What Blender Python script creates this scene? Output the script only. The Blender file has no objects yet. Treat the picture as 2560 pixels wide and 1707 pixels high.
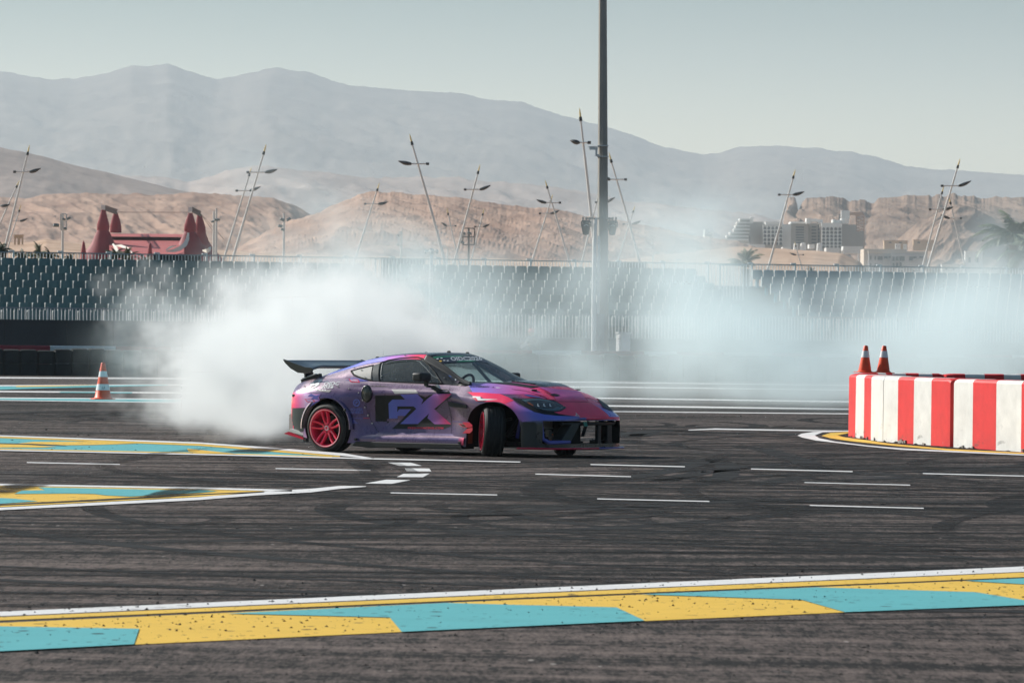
import bpy, bmesh, math, random
import numpy as np
from mathutils import Vector, Matrix, geometry
from mathutils.bvhtree import BVHTree

random.seed(7)
sc = bpy.context.scene
COL = sc.collection

# ------------------------------------------------------------------ camera
W, H, F = 2560.0, 1707.0, 14000.0
CAM_H = 1.6
cam_data = bpy.data.cameras.new("camera")
cam = bpy.data.objects.new("camera", cam_data)
COL.objects.link(cam)
cam_data.sensor_width = 36.0
cam_data.lens = 36.0 * F / W
cam_data.clip_start = 0.5
cam_data.clip_end = 60000.0
PITCH = math.radians(0.086)
ROLL = math.radians(0.6)
CM = Matrix.Rotation(math.radians(90) - PITCH, 4, 'X') @ Matrix.Rotation(ROLL, 4, 'Z')
CM.translation = Vector((0, 0, CAM_H))
cam.matrix_world = CM
cam_data.dof.use_dof = True
cam_data.dof.focus_distance = 74.0
cam_data.dof.aperture_fstop = 14.0
sc.camera = cam

# ------------------------------------------------------------------ world, sun, exposure
SUN_DIR = Vector((-0.72, 0.43, 0.54)).normalized()
world = bpy.data.worlds.new("World")
sc.world = world
world.use_nodes = True
wn = world.node_tree
wn.nodes.clear()
sky = wn.nodes.new("ShaderNodeTexSky")
sky.sky_type = 'NISHITA'
sky.sun_disc = False
sky.sun_elevation = math.asin(SUN_DIR.z)
sky.sun_rotation = math.atan2(SUN_DIR.x, SUN_DIR.y)
sky.altitude = 0
sky.air_density = 1.0
sky.dust_density = 2.0
sky.ozone_density = 1.0
tint = wn.nodes.new("ShaderNodeMix")
tint.data_type = 'RGBA'
tint.blend_type = 'MULTIPLY'
tint.inputs['Factor'].default_value = 1.0
tint.inputs[7].default_value = (0.93, 0.97, 1.0, 1)
bg = wn.nodes.new("ShaderNodeBackground")
bg.inputs['Strength'].default_value = 0.14
wo = wn.nodes.new("ShaderNodeOutputWorld")
# desert sky: milky at the horizon, clearing to a cool blue-green within a few degrees
wtc = wn.nodes.new("ShaderNodeTexCoord")
wsp = wn.nodes.new("ShaderNodeSeparateXYZ")
wn.links.new(wtc.outputs['Generated'], wsp.inputs[0])
clear = wn.nodes.new("ShaderNodeMapRange")
clear.interpolation_type = 'SMOOTHSTEP'
clear.inputs[1].default_value = 0.024
clear.inputs[2].default_value = 0.064
wn.links.new(wsp.outputs[2], clear.inputs[0])
deep = wn.nodes.new("ShaderNodeMix")
deep.data_type = 'RGBA'
deep.inputs[6].default_value = (1.45, 1.47, 1.45, 1)
deep.inputs[7].default_value = (0.24, 0.345, 0.375, 1)
wn.links.new(clear.outputs[0], deep.inputs[0])
wn.links.new(sky.outputs[0], tint.inputs[6])
wn.links.new(deep.outputs[2], tint.inputs[7])
wn.links.new(tint.outputs[2], bg.inputs['Color'])
wn.links.new(bg.outputs[0], wo.inputs['Surface'])

sun_data = bpy.data.lights.new("sun", 'SUN')
sun_data.energy = 4.2
sun_data.angle = math.radians(0.5)
sun_data.color = (1.0, 0.95, 0.88)
sun = bpy.data.objects.new("sun", sun_data)
COL.objects.link(sun)
sun.rotation_euler = SUN_DIR.to_track_quat('Z', 'Y').to_euler()
sun.location = (-40, 20, 60)

sc.view_settings.view_transform = 'Standard'
sc.view_settings.look = 'None'
sc.view_settings.gamma = 1.0
sc.view_settings.use_curve_mapping = False
sc.view_settings.exposure = 0.72
sc.render.engine = 'CYCLES'
cy = sc.cycles
cy.use_denoising = True
try:
    cy.denoiser = 'OPENIMAGEDENOISE'
    cy.denoising_input_passes = 'RGB_ALBEDO_NORMAL'
    cy.denoising_prefilter = 'ACCURATE'
except Exception:
    pass
cy.use_adaptive_sampling = True
cy.adaptive_threshold = 0.02
cy.max_bounces = 9
cy.diffuse_bounces = 3
cy.glossy_bounces = 3
cy.transmission_bounces = 4
cy.volume_bounces = 7
cy.transparent_max_bounces = 16
cy.volume_step_rate = 1.5
cy.volume_max_steps = 256
cy.sample_clamp_indirect = 6.0
cy.caustics_reflective = False
cy.caustics_refractive = False

# ------------------------------------------------------------------ picture -> place helpers
CM3 = CM.to_3x3()
def ray(px, py):
    return (CM3 @ Vector(((px - W / 2) / F, -(py - H / 2) / F, -1.0))).normalized()
def at(px, py, Y):
    """world point that stands Y metres away and is seen at photograph pixel (px, py)"""
    d = ray(px, py)
    return Vector((0, 0, CAM_H)) + d * (Y / d.y)
def gnd(px, py, z=0.0):
    d = ray(px, py)
    t = (z - CAM_H) / d.z
    return Vector((0, 0, CAM_H)) + d * t
CMI = CM.inverted()
def proj(p):
    q = CMI @ Vector(p)
    return (W / 2 + F * q.x / -q.z, H / 2 - F * q.y / -q.z)
def pix(Y):
    return F / Y

# ------------------------------------------------------------------ object helpers
def tag(o, label=None, cat=None, group=None, kind=None):
    if label: o['label'] = label
    if cat: o['category'] = cat
    if group: o['group'] = group
    if kind: o['kind'] = kind
    return o
def empty(name, loc=(0, 0, 0), rz=0.0, label=None, cat=None, group=None, parent=None):
    o = bpy.data.objects.new(name, None)
    COL.objects.link(o)
    o.empty_display_size = 0.1
    o.location = loc
    o.rotation_euler = (0, 0, rz)
    if parent: o.parent = parent
    return tag(o, label, cat, group)
def mesh_obj(name, me, mats=None, parent=None, smooth=None, loc=None):
    o = bpy.data.objects.new(name, me)
    COL.objects.link(o)
    if mats is not None:
        for m in (mats if isinstance(mats, (list, tuple)) else [mats]):
            me.materials.append(m)
    if smooth is not None:
        for p in me.polygons: p.use_smooth = True
        if smooth < 179:
            me.set_sharp_from_angle(angle=math.radians(smooth))
    if parent: o.parent = parent
    if loc is not None: o.location = loc
    return o
def clone(o, parent=None):
    c = o.copy()
    COL.objects.link(c)
    if parent is not None: c.parent = parent
    return c
def clone_tree(o, parent=None):
    c = clone(o, parent)
    for ch in list(o.children): clone_tree(ch, c)
    return c

class MB:
    """collects boxes, tubes, lathes, prisms and builds ONE mesh"""
    def __init__(s): s.v = []; s.f = []; s.mi = []; s.c = 0
    def add(s, vs, fs, mi=0):
        b = len(s.v)
        s.v.extend([tuple(p) for p in vs])
        s.f.extend([tuple(i + b for i in f) for f in fs])
        s.mi.extend([mi] * len(fs))
        return s
    def box(s, c, size, rot=None, mi=0, taper=1.0):
        x, y, z = size[0] / 2, size[1] / 2, size[2] / 2
        vs = []
        for dz, t in ((-z, 1.0), (z, taper)):
            for dx, dy in ((-x, -y), (x, -y), (x, y), (-x, y)):
                p = Vector((dx * t, dy * t, dz))
                if rot is not None: p = rot @ p
                vs.append(p + Vector(c))
        return s.add(vs, [(3, 2, 1, 0), (4, 5, 6, 7), (0, 1, 5, 4), (1, 2, 6, 5), (2, 3, 7, 6), (3, 0, 4, 7)], mi)
    def bar(s, a, b, w, h=None, mi=0, up=(0, 0, 1)):
        a = Vector(a); b = Vector(b); h = w if h is None else h
        d = (b - a)
        L = d.length
        if L < 1e-6: return s
        d.normalize()
        u = Vector(up)
        if abs(d.dot(u)) > 0.98: u = Vector((0, 1, 0))
        x = d.cross(u).normalized(); u = x.cross(d).normalized()
        vs = []
        for p in (a, b):
            for sx, sy in ((-1, -1), (1, -1), (1, 1), (-1, 1)):
                vs.append(p + x * (sx * w / 2) + u * (sy * h / 2))
        return s.add(vs, [(0, 1, 2, 3), (7, 6, 5, 4), (0, 4, 5, 1), (1, 5, 6, 2), (2, 6, 7, 3), (3, 7, 4, 0)], mi)
    def tube(s, path, radii, n=8, mi=0, caps=True, ph=0.0):
        path = [Vector(p) for p in path]
        if not isinstance(radii, (list, tuple)): radii = [radii] * len(path)
        vs = []; fs = []
        for i, p in enumerate(path):
            d = (path[min(i + 1, len(path) - 1)] - path[max(i - 1, 0)]).normalized()
            u = Vector((0, 0, 1)) if abs(d.z) < 0.9 else Vector((0, 1, 0))
            x = d.cross(u).normalized(); y = x.cross(d).normalized()
            for k in range(n):
                a = 2 * math.pi * k / n + ph
                vs.append(p + (x * math.cos(a) + y * math.sin(a)) * radii[i])
        for i in range(len(path) - 1):
            for k in range(n):
                a, b = i * n + k, i * n + (k + 1) % n
                fs.append((a, b, b + n, a + n))
        if caps:
            fs.append(tuple(range(n - 1, -1, -1)))
            fs.append(tuple(range((len(path) - 1) * n, len(path) * n)))
        return s.add(vs, fs, mi)
    def lathe(s, prof, n=32, mi=0, center=(0, 0, 0), axis='z', close=False):
        """prof: list of (radius, height) about an axis"""
        vs = []; fs = []; c = Vector(center)
        for r, h in prof:
            for k in range(n):
                a = 2 * math.pi * k / n
                if axis == 'z': p = (r * math.cos(a), r * math.sin(a), h)
                else: p = (r * math.cos(a), h, r * math.sin(a))
                vs.append(c + Vector(p))
        m = len(prof)
        for i in range(m if close else m - 1):
            for k in range(n):
                a, b = i * n + k, i * n + (k + 1) % n
                j = ((i + 1) % m) * n
                fs.append((a, b, j + (k + 1) % n, j + k))
        return s.add(vs, fs, mi)
    def prism(s, poly, a, b, mi=0):
        """poly: list of points (Vector); extruded from +a to +b vectors"""
        n = len(poly)
        a = Vector(a); b = Vector(b)
        vs = [Vector(p) + a for p in poly] + [Vector(p) + b for p in poly]
        fs = [tuple(range(n - 1, -1, -1)), tuple(range(n, 2 * n))]
        for k in range(n):
            fs.append((k, (k + 1) % n, n + (k + 1) % n, n + k))
        return s.add(vs, fs, mi)
    def grid(s, rows, mi=0, closed=False):
        n = len(rows[0]); b = []
        for r in rows: b.extend(r)
        fs = []
        for i in range(len(rows) - 1):
            for k in range(n if closed else n - 1):
                k2 = (k + 1) % n
                fs.append((i * n + k, i * n + k2, (i + 1) * n + k2, (i + 1) * n + k))
        return s.add(b, fs, mi)
    def mesh(s, name):
        me = bpy.data.meshes.new(name)
        me.from_pydata(s.v, [], s.f)
        me.polygons.foreach_set('material_index', s.mi)
        me.update()
        return me
    def build(s, name, mats, parent=None, smooth=None, loc=None, fix=True):
        me = s.mesh(name)
        if fix:
            bm = bmesh.new(); bm.from_mesh(me)
            bmesh.ops.recalc_face_normals(bm, faces=bm.faces)
            bm.to_mesh(me); bm.free()
        return mesh_obj(name, me, mats, parent, smooth, loc)

def bevel(o, width=0.02, seg=2, angle=35):
    m = o.modifiers.new("edge", 'BEVEL')
    m.width = width; m.segments = seg; m.limit_method = 'ANGLE'; m.angle_limit = math.radians(angle)
    return apply_mods(o)
def apply_mods(o):
    dg = bpy.context.evaluated_depsgraph_get()
    me = bpy.data.meshes.new_from_object(o.evaluated_get(dg))
    old = o.data
    o.modifiers.clear()
    o.data = me
    me.name = old.name
    return o

def pchip(xs, ys, q):
    xs = np.asarray(xs, float); ys = np.asarray(ys, float); q = np.clip(np.asarray(q, float), xs[0], xs[-1])
    h = np.diff(xs); d = np.diff(ys) / h
    m = np.zeros_like(ys)
    m[0] = d[0]; m[-1] = d[-1]
    for i in range(1, len(xs) - 1):
        if d[i - 1] * d[i] > 0:
            w1 = 2 * h[i] + h[i - 1]; w2 = h[i] + 2 * h[i - 1]
            m[i] = (w1 + w2) / (w1 / d[i - 1] + w2 / d[i])
    k = np.clip(np.searchsorted(xs, q, side='right') - 1, 0, len(xs) - 2)
    t = (q - xs[k]) / h[k]
    return ((1 + 2 * t) * (1 - t) ** 2 * ys[k] + t * (1 - t) ** 2 * h[k] * m[k]
            + t * t * (3 - 2 * t) * ys[k + 1] + t * t * (t - 1) * h[k] * m[k + 1])

# value noise in numpy
_rng = np.random.RandomState(3)
_PERM = _rng.rand(256, 256)
def vnoise(x, y, seed=0):
    x = np.asarray(x, float) + seed * 17.31; y = np.asarray(y, float) + seed * 9.17
    xi = np.floor(x).astype(int); yi = np.floor(y).astype(int)
    fx = x - xi; fy = y - yi
    fx = fx * fx * fx * (fx * (fx * 6 - 15) + 10); fy = fy * fy * fy * (fy * (fy * 6 - 15) + 10)
    g = lambda a, b: _PERM[a % 256, b % 256]
    return (g(xi, yi) * (1 - fx) + g(xi + 1, yi) * fx) * (1 - fy) + (g(xi, yi + 1) * (1 - fx) + g(xi + 1, yi + 1) * fx) * fy
def fbm(x, y, octv=5, seed=0, gain=0.5, ridged=False):
    s = 0; a = 1.0; n = 0
    for o in range(octv):
        v = vnoise(x * 2 ** o, y * 2 ** o, seed + o)
        v = 1 - abs(2 * v - 1) if ridged else v
        s = s + a * v; n += a; a *= gain
    return s / n

# ------------------------------------------------------------------ materials
def srgb(r, g, b):
    f = lambda c: (c / 255) / 12.92 if c / 255 <= 0.04045 else ((c / 255 + 0.055) / 1.055) ** 2.4
    return (f(r), f(g), f(b))
def mat(name, color, rough=0.6, metal=0.0, spec=0.4, vary=0.0, scale=4.0, bump=0.0, bscale=40.0, coat=0.0, dark=0.5):
    m = bpy.data.materials.new(name); m.use_nodes = True
    nt = m.node_tree; p = nt.nodes['Principled BSDF']
    p.inputs['Base Color'].default_value = (*color, 1)
    p.inputs['Roughness'].default_value = rough
    p.inputs['Metallic'].default_value = metal
    p.inputs['Specular IOR Level'].default_value = spec
    if coat: p.inputs['Coat Weight'].default_value = coat
    if vary or bump:
        tc = nt.nodes.new('ShaderNodeTexCoord')
    if vary:
        n = nt.nodes.new('ShaderNodeTexNoise'); n.inputs['Scale'].default_value = scale
        n.inputs['Detail'].default_value = 8; n.inputs['Roughness'].default_value = 0.65
        nt.links.new(tc.outputs['Object'], n.inputs['Vector'])
        r = nt.nodes.new('ShaderNodeMapRange')
        r.inputs[1].default_value = 0.3; r.inputs[2].default_value = 0.7
        r.inputs[3].default_value = 1 - vary; r.inputs[4].default_value = 1 + vary * dark
        nt.links.new(n.outputs['Fac'], r.inputs[0])
        mx = nt.nodes.new('ShaderNodeMix'); mx.data_type = 'RGBA'; mx.blend_type = 'MULTIPLY'
        mx.inputs['Factor'].default_value = 1
        mx.inputs[6].default_value = (*color, 1)
        nt.links.new(r.outputs[0], mx.inputs[7])
        nt.links.new(mx.outputs[2], p.inputs['Base Color'])
    if bump:
        n2 = nt.nodes.new('ShaderNodeTexNoise'); n2.inputs['Scale'].default_value = bscale
        n2.inputs['Detail'].default_value = 5
        nt.links.new(tc.outputs['Object'], n2.inputs['Vector'])
        b = nt.nodes.new('ShaderNodeBump'); b.inputs['Strength'].default_value = bump
        nt.links.new(n2.outputs['Fac'], b.inputs['Height'])
        nt.links.new(b.outputs[0], p.inputs['Normal'])
    return m

class E:
    """tiny expression builder for math nodes in shader or geometry trees"""
    def __init__(s, nt, sock): s.nt = nt; s.k = sock
    def _op(s, op, *a):
        n = s.nt.nodes.new('ShaderNodeMath'); n.operation = op
        for i, q in enumerate((s,) + a):
            if isinstance(q, E): s.nt.links.new(q.k, n.inputs[i])
            else: n.inputs[i].default_value = float(q)
        return E(s.nt, n.outputs[0])
    def __add__(s, o): return s._op('ADD', o)
    def __sub__(s, o): return s._op('SUBTRACT', o)
    def __mul__(s, o): return s._op('MULTIPLY', o)
    def __truediv__(s, o): return s._op('DIVIDE', o)
    __radd__ = __add__; __rmul__ = __mul__
    def __rsub__(s, o): return (s * -1.0) + o
    def pow(s, o): return s._op('POWER', o)
    def max(s, o): return s._op('MAXIMUM', o)
    def min(s, o): return s._op('MINIMUM', o)
    def sqrt(s): return s._op('SQRT')
    def abs(s): return s._op('ABSOLUTE')
    def exp(s): return s._op('EXPONENT')
    def ramp(s, a, b, lo=0.0, hi=1.0, smooth=True):
        n = s.nt.nodes.new('ShaderNodeMapRange')
        n.interpolation_type = 'SMOOTHSTEP' if smooth else 'LINEAR'
        s.nt.links.new(s.k, n.inputs[0])
        for i, q in enumerate((a, b, lo, hi)):
            if isinstance(q, E): s.nt.links.new(q.k, n.inputs[i + 1])
            else: n.inputs[i + 1].default_value = q
        return E(s.nt, n.outputs[0])
def vec(nt, x, y, z):
    n = nt.nodes.new('ShaderNodeCombineXYZ')
    for i, q in enumerate((x, y, z)):
        if isinstance(q, E): nt.links.new(q.k, n.inputs[i])
        else: n.inputs[i].default_value = q
    return n.outputs[0]
def sep(nt, sock):
    n = nt.nodes.new('ShaderNodeSeparateXYZ'); nt.links.new(sock, n.inputs[0])
    return [E(nt, n.outputs[i]) for i in range(3)]
def noise(nt, v, scale=1.0, detail=4, rough=0.5, dist=0.0):
    n = nt.nodes.new('ShaderNodeTexNoise')
    n.inputs['Scale'].default_value = scale; n.inputs['Detail'].default_value = detail
    n.inputs['Roughness'].default_value = rough; n.inputs['Distortion'].default_value = dist
    nt.links.new(v, n.inputs['Vector'])
    return E(nt, n.outputs[0])
def mixc(nt, fac, a, b):
    n = nt.nodes.new('ShaderNodeMix'); n.data_type = 'RGBA'
    if isinstance(fac, E): nt.links.new(fac.k, n.inputs[0])
    else: n.inputs[0].default_value = fac
    for i, q in ((6, a), (7, b)):
        if isinstance(q, (tuple, list)): n.inputs[i].default_value = (*q[:3], 1)
        else: nt.links.new(q, n.inputs[i])
    return n.outputs[2]

# ================================================================== THE GROUND
def asphalt_material():
    m = bpy.data.materials.new("asphalt"); m.use_nodes = True
    nt = m.node_tree; p = nt.nodes['Principled BSDF']
    tc = nt.nodes.new('ShaderNodeTexCoord')
    x, y, z = sep(nt, tc.outputs['Object'])
    # long streaks of laid-down rubber, running roughly along the track
    warp = noise(nt, vec(nt, x * 0.05, y * 0.05, 0.0), 1, 3, 0.5)
    u = x + y * 0.10
    v = y - x * 0.035 + warp * 9.0
    s1 = noise(nt, vec(nt, u * 0.035, v * 0.55, 3.0), 1, 7, 0.68)
    s2 = noise(nt, vec(nt, u * 0.16, v * 1.9, 7.0), 1, 6, 0.7)
    big = noise(nt, vec(nt, x * 0.06, y * 0.045, 11.0), 1, 4, 0.55)
    # drift arcs: rings round three turning points
    arcs = None
    for cx, cyy, fr, ph in ((9.0, 92.0, 1.6, 0.0), (-6.0, 58.0, 1.9, 5.0), (16.0, 64.0, 1.4, 9.0)):
        dx = x - cx; dy = y - cyy
        r = (dx * dx + dy * dy).sqrt()
        n = noise(nt, vec(nt, r * fr, dx * 0.05 + ph, dy * 0.05), 1, 5, 0.7)
        msk = noise(nt, vec(nt, x * 0.10, y * 0.06, ph + 20.0), 1, 3, 0.5).ramp(0.44, 0.62)
        a = n.ramp(0.50, 0.66) * msk
        arcs = a if arcs is None else arcs.max(a)
    grain = noise(nt, tc.outputs['Object'], 55.0, 4, 0.75)
    mid = noise(nt, vec(nt, x * 2.2, y * 5.0, 0.0), 1, 6, 0.75)
    tone = s1 * 0.42 + s2 * 0.36 + big * 0.22
    t = (tone - 0.5) * 6.6 + 0.42
    g1 = noise(nt, vec(nt, x * 42.0, y * 4.5, 2.0), 1, 3, 0.7); g2 = noise(nt, vec(nt, x * 9.0, y * 1.7, 8.0), 1, 5, 0.75)
    t = t + (grain - 0.5) * 0.8 + (mid - 0.5) * 1.2 + (g1 - 0.5) * 1.7 + (g2 - 0.5) * 2.4
    t = (t - arcs * 0.6).max(0.0).min(1.0)
    c1 = mixc(nt, t, (0.0040, 0.0032, 0.0030), (0.140, 0.108, 0.097))
    # pale chips and black crumbs
    vo = nt.nodes.new('ShaderNodeTexVoronoi'); vo.inputs['Scale'].default_value = 9.0
    nt.links.new(vec(nt, x, y * 0.22, z), vo.inputs['Vector'])
    vcx = sep(nt, vo.outputs['Color'])
    chip = E(nt, vo.outputs['Distance']).ramp(0.10, 0.16, 1.0, 0.0) * vcx[0].ramp(0.93, 0.95)
    crumb = E(nt, vo.outputs['Distance']).ramp(0.20, 0.28, 1.0, 0.0) * vcx[1].ramp(0.80, 0.84)
    c2 = mixc(nt, chip * 0.8, c1, (0.30, 0.27, 0.25))
    c3 = mixc(nt, crumb * 0.85, c2, (0.010, 0.010, 0.010))
    # a cool bluish film on some polished patches
    blue = noise(nt, vec(nt, x * 0.22, y * 0.10, 40.0), 1, 4, 0.6).ramp(0.56, 0.72)
    c4 = mixc(nt, blue * 0.30, c3, (0.075, 0.085, 0.095))
    nt.links.new(c4, p.inputs['Base Color'])
    p.inputs['Roughness'].default_value = 0.88
    p.inputs['Specular IOR Level'].default_value = 0.18
    b = nt.nodes.new('ShaderNodeBump'); b.inputs['Strength'].default_value = 0.35; b.inputs['Distance'].default_value = 0.02
    nt.links.new((grain + mid).k, b.inputs['Height'])
    nt.links.new(b.outputs[0], p.inputs['Normal'])
    return m

def paint_material(name, color, specks=0.5, worn=0.25):
    m = bpy.data.materials.new(name); m.use_nodes = True
    nt = m.node_tree; p = nt.nodes['Principled BSDF']
    tc = nt.nodes.new('ShaderNodeTexCoord')
    x, y, z = sep(nt, tc.outputs['Object'])
    n1 = noise(nt, vec(nt, x * 1.6, y * 1.6, 0.0), 1, 7, 0.7)
    base = mixc(nt, n1.ramp(0.35, 0.75) * 0.35, color, tuple(c * 0.72 for c in color))
    st = noise(nt, vec(nt, x * 0.22, y * 2.6, 4.0), 1, 6, 0.72)
    c1 = mixc(nt, st.ramp(0.56, 0.74) * worn, base, (0.03, 0.028, 0.027))
    big = noise(nt, vec(nt, x * 0.35, y * 0.30, 9.0), 1, 4, 0.6).ramp(0.40, 0.68, 0.25, 1.0)
    out = c1
    for sc_, lim, wgt in ((7.5, 0.70, 1.0), (16.0, 0.62, 0.9)):
        mp = nt.nodes.new('ShaderNodeTexVoronoi'); mp.inputs['Scale'].default_value = 1.0
        nt.links.new(vec(nt, x * sc_, y * sc_ * 0.55, 0.0), mp.inputs['Vector'])
        cx = sep(nt, mp.outputs['Color'])
        sz = cx[1].ramp(0.0, 1.0, 0.10, 0.36, False)
        d = E(nt, mp.outputs['Distance'])
        dot = (sz - d).ramp(0.0, 0.06) * cx[0].ramp(lim, lim + 0.02)
        out = mixc(nt, dot * big * (specks * wgt), out, (0.012, 0.012, 0.012))
    nt.links.new(out, p.inputs['Base Color'])
    p.inputs['Roughness'].default_value = 0.75
    p.inputs['Specular IOR Level'].default_value = 0.2
    return m

M_ASPHALT = asphalt_material()
M_WHITE = paint_material("white_road_paint", (0.66, 0.65, 0.645), 0.45, 0.40)
M_YELLOW = paint_material("yellow_road_paint", (0.68, 0.43, 0.065), 0.95, 0.2)
M_TEAL = paint_material("teal_road_paint", (0.10, 0.37, 0.395), 0.95, 0.2)
M_GAP = mat("black_road_gap", (0.022, 0.020, 0.020), 0.9, vary=0.4, scale=3)

g = MB()
g.add([(-4000, -60, 0), (4000, -60, 0), (4000, 18000, 0), (-4000, 18000, 0)], [(0, 1, 2, 3)])
tag(g.build("asphalt_ground", M_ASPHALT), kind='structure')

def sheet(name, pts, m, z, zoom=None):
    """a painted patch lying on the track; pts are photograph pixels (or crop pixels with zoom=(x0,y0,s))"""
    if zoom: pts = [(zoom[0] + a * zoom[2], zoom[1] + b * zoom[2]) for a, b in pts]
    vs = [gnd(a, b, z) for a, b in pts]
    mb = MB()
    if len(pts) > 4:
        tri = geometry.tessellate_polygon([[Vector((v.x, v.y, 0)) for v in vs]])
        mb.add(vs, [tuple(t) for t in tri])
    else:
        mb.add(vs, [tuple(range(len(vs)))])
    me = mb.mesh(name)
    bm = bmesh.new(); bm.from_mesh(me)
    for f in bm.faces:
        if f.normal.z < 0: f.normal_flip()
    bm.to_mesh(me); bm.free()
    return tag(mesh_obj(name, me, m), kind='structure')
def strip(name, top, bot, m, z, zoom=None):
    return sheet(name, list(top) + list(reversed(bot)), m, z, zoom)
def line(name, pts, th, m, z, zoom=None):
    """a thin painted line along photograph pixels, th pixels thick (a number or one per point)"""
    if zoom: pts = [(zoom[0] + a * zoom[2], zoom[1] + b * zoom[2]) for a, b in pts]
    if not isinstance(th, (list, tuple)): th = [th] * len(pts)
    return strip(name, [(a, b - t / 2) for (a, b), t in zip(pts, th)], [(a, b + t / 2) for (a, b), t in zip(pts, th)], m, z)

Z1, Z2, Z3 = 0.004, 0.008, 0.012
# foreground border: white line, yellow line, then teal and yellow blocks
def lin(a, b, c):
    return [(-900, a - (b - a) * 900 / 1280), (0, a), (1280, b), (2560, c), (3400, c + (c - b) * 840 / 1280)]
strip("edge_line_marking", lin(1528, 1471.5, 1415), lin(1539, 1482.5, 1428), M_WHITE, Z1)
strip("border_gap_marking", lin(1539, 1482.5, 1428), lin(1556, 1498, 1445), M_GAP, Z1)
strip("border_line_marking", lin(1541.6, 1485, 1430), lin(1550, 1494, 1441.5), M_YELLOW, Z2)
strip("border_marking", lin(1556, 1498.5, 1445), lin(1626, 1565.5, 1510), M_YELLOW, Z1)
sheet("border_block_marking", [(-420, 1557), (348, 1570.5), (335, 1609), (-330, 1644)], M_TEAL, Z2)
sheet("border_block_marking", [(566, 1532.4), (1116, 1506), (1280, 1510.6), (1541, 1517), (1612, 1550.3), (1280, 1565.4), (1004, 1578), (974, 1542)], M_TEAL, Z2)
sheet("border_block_marking", [(1601, 1484.5), (2042, 1467), (2439, 1479), (2620, 1509), (2620, 1508), (2112.7, 1529), (2003.8, 1498)], M_TEAL, Z2)
sheet("border_block_marking", [(2412, 1450.7), (2900, 1429.5), (3150, 1440), (3230, 1473.5), (2980, 1484)], M_TEAL, Z2)

# painted island running in from the left edge behind the first dashes
C5 = (0, 920, 500 / 2119)
strip("island_marking", [(-420, 1077.5), (500, 1114.5), (700, 1129), (830, 1140)], [(-420, 1114), (500, 1133), (700, 1137), (830, 1141.5)], M_TEAL, Z1)
line("island_edge_marking", [(-420, 1074), (500, 1107), (690, 1121.5), (860, 1136), (935, 1146)], [2.4, 3.6, 5, 7, 2], M_WHITE, Z3)
line("island_line_marking", [(-420, 1076.4), (500, 1111.5), (690, 1127), (850, 1140.5)], [2.4, 4.6, 5, 3], M_YELLOW, Z2)
line("island_line_marking", [(-420, 1113), (500, 1132), (700, 1137.5), (830, 1141.5)], [2, 2.2, 2.4, 2], M_YELLOW, Z2)
line("island_edge_marking", [(-420, 1116), (500, 1135.2), (700, 1140), (930, 1146.2), (1301, 1154.3)], [2.5, 3.0, 3, 3, 2.2], M_WHITE, Z3)
sheet("island_block_marking", [(160, 800), (350, 780), (980, 776), (1450, 798), (1000, 812), (700, 816), (240, 803)], M_YELLOW, Z2, C5)
sheet("island_block_marking", [(-160, 800), (230, 808), (600, 830), (450, 838), (-160, 840)], M_YELLOW, Z2, C5)
line("island_gap_marking", [(-160, 793), (330, 804), (700, 818)], [1.6, 2.2, 1.0], M_GAP, Z3, C5)
sheet("island_block_marking", [(1980, 850), (2500, 905), (2900, 940), (2500, 925), (2000, 885)], M_YELLOW, Z2, C5)

# nearer island with a pointed tip
strip("island_marking", [(-420, 1205.8), (500, 1222), (690, 1226)], [(-420, 1281.7), (500, 1234), (690, 1226.5)], M_YELLOW, Z1)
line("island_edge_marking", [(-420, 1203), (500, 1219.8), (730, 1225.8)], [4.2, 4.2, 4.4], M_WHITE, Z2)
strip("island_edge_marking", [(-420, 1290), (500, 1242), (640, 1228.5), (778, 1221), (851, 1213.8), (915, 1214.6)], [(-420, 1296), (500, 1249), (640, 1237.6), (778, 1230), (851, 1221), (915, 1216)], M_WHITE, Z2)
line("island_gap_marking", [(-420, 1281), (260, 1249), (500, 1235), (660, 1228)], [2.4, 2.4, 2.0, 1], M_GAP, Z3)
line("island_line_marking", [(-420, 1285.5), (500, 1238.5), (660, 1229.5)], [5, 5, 1.5], M_YELLOW, Z2)
sheet("island_block_marking", [(400, 1260), (1870, 1290), (1730, 1340), (1380, 1358), (1120, 1345), (1000, 1330), (700, 1325), (150, 1330), (230, 1295), (480, 1290)], M_TEAL, Z2, C5)
sheet("island_block_marking", [(-160, 1365), (150, 1380), (400, 1408), (-160, 1446)], M_TEAL, Z2, C5)
sheet("island_block_marking", [(1870, 1290), (2119, 1286), (2300, 1300), (2119, 1318), (1740, 1340)], M_TEAL, Z2, C5)

# white slabs of the chevron and the lane dashes
C6 = (640, 1080, 720 / 2352)
C7 = (1360, 1020, 720 / 2352)
C8 = (1960, 840, 600 / 2045)
for pts in ([(1075, 247), (1265, 248), (1355, 274), (1170, 274)], [(1213, 293), (1415, 296), (1432, 320), (1230, 318)],
            [(1205, 338), (1418, 337), (1365, 366), (1150, 365)], [(1060, 387), (1262, 390), (1110, 420), (890, 417)]):
    sheet("chevron_marking", pts, M_WHITE, Z1, C6)
for zz, pts in ((C6, [(160, 296), (935, 311)]), (C6, [(1100, 494), (1970, 511)]), (C5, [(285, 998), (1270, 1018)]),
                (C7, [(380, 459), (1150, 477)]), (C7, [(-70, 537), (710, 558)]), (C7, [(1690, 495), (2520, 517)]),
                (C7, [(435, 739), (1350, 760)]), (C8, [(175, 1245), (1075, 1268)]), (C8, [(1183, 1169), (2250, 1196)]), (C8, [(220, 1440), (1190, 1465)])):
    line("lane_dash_marking", pts, 2.2, M_WHITE, Z1, zz)
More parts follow.
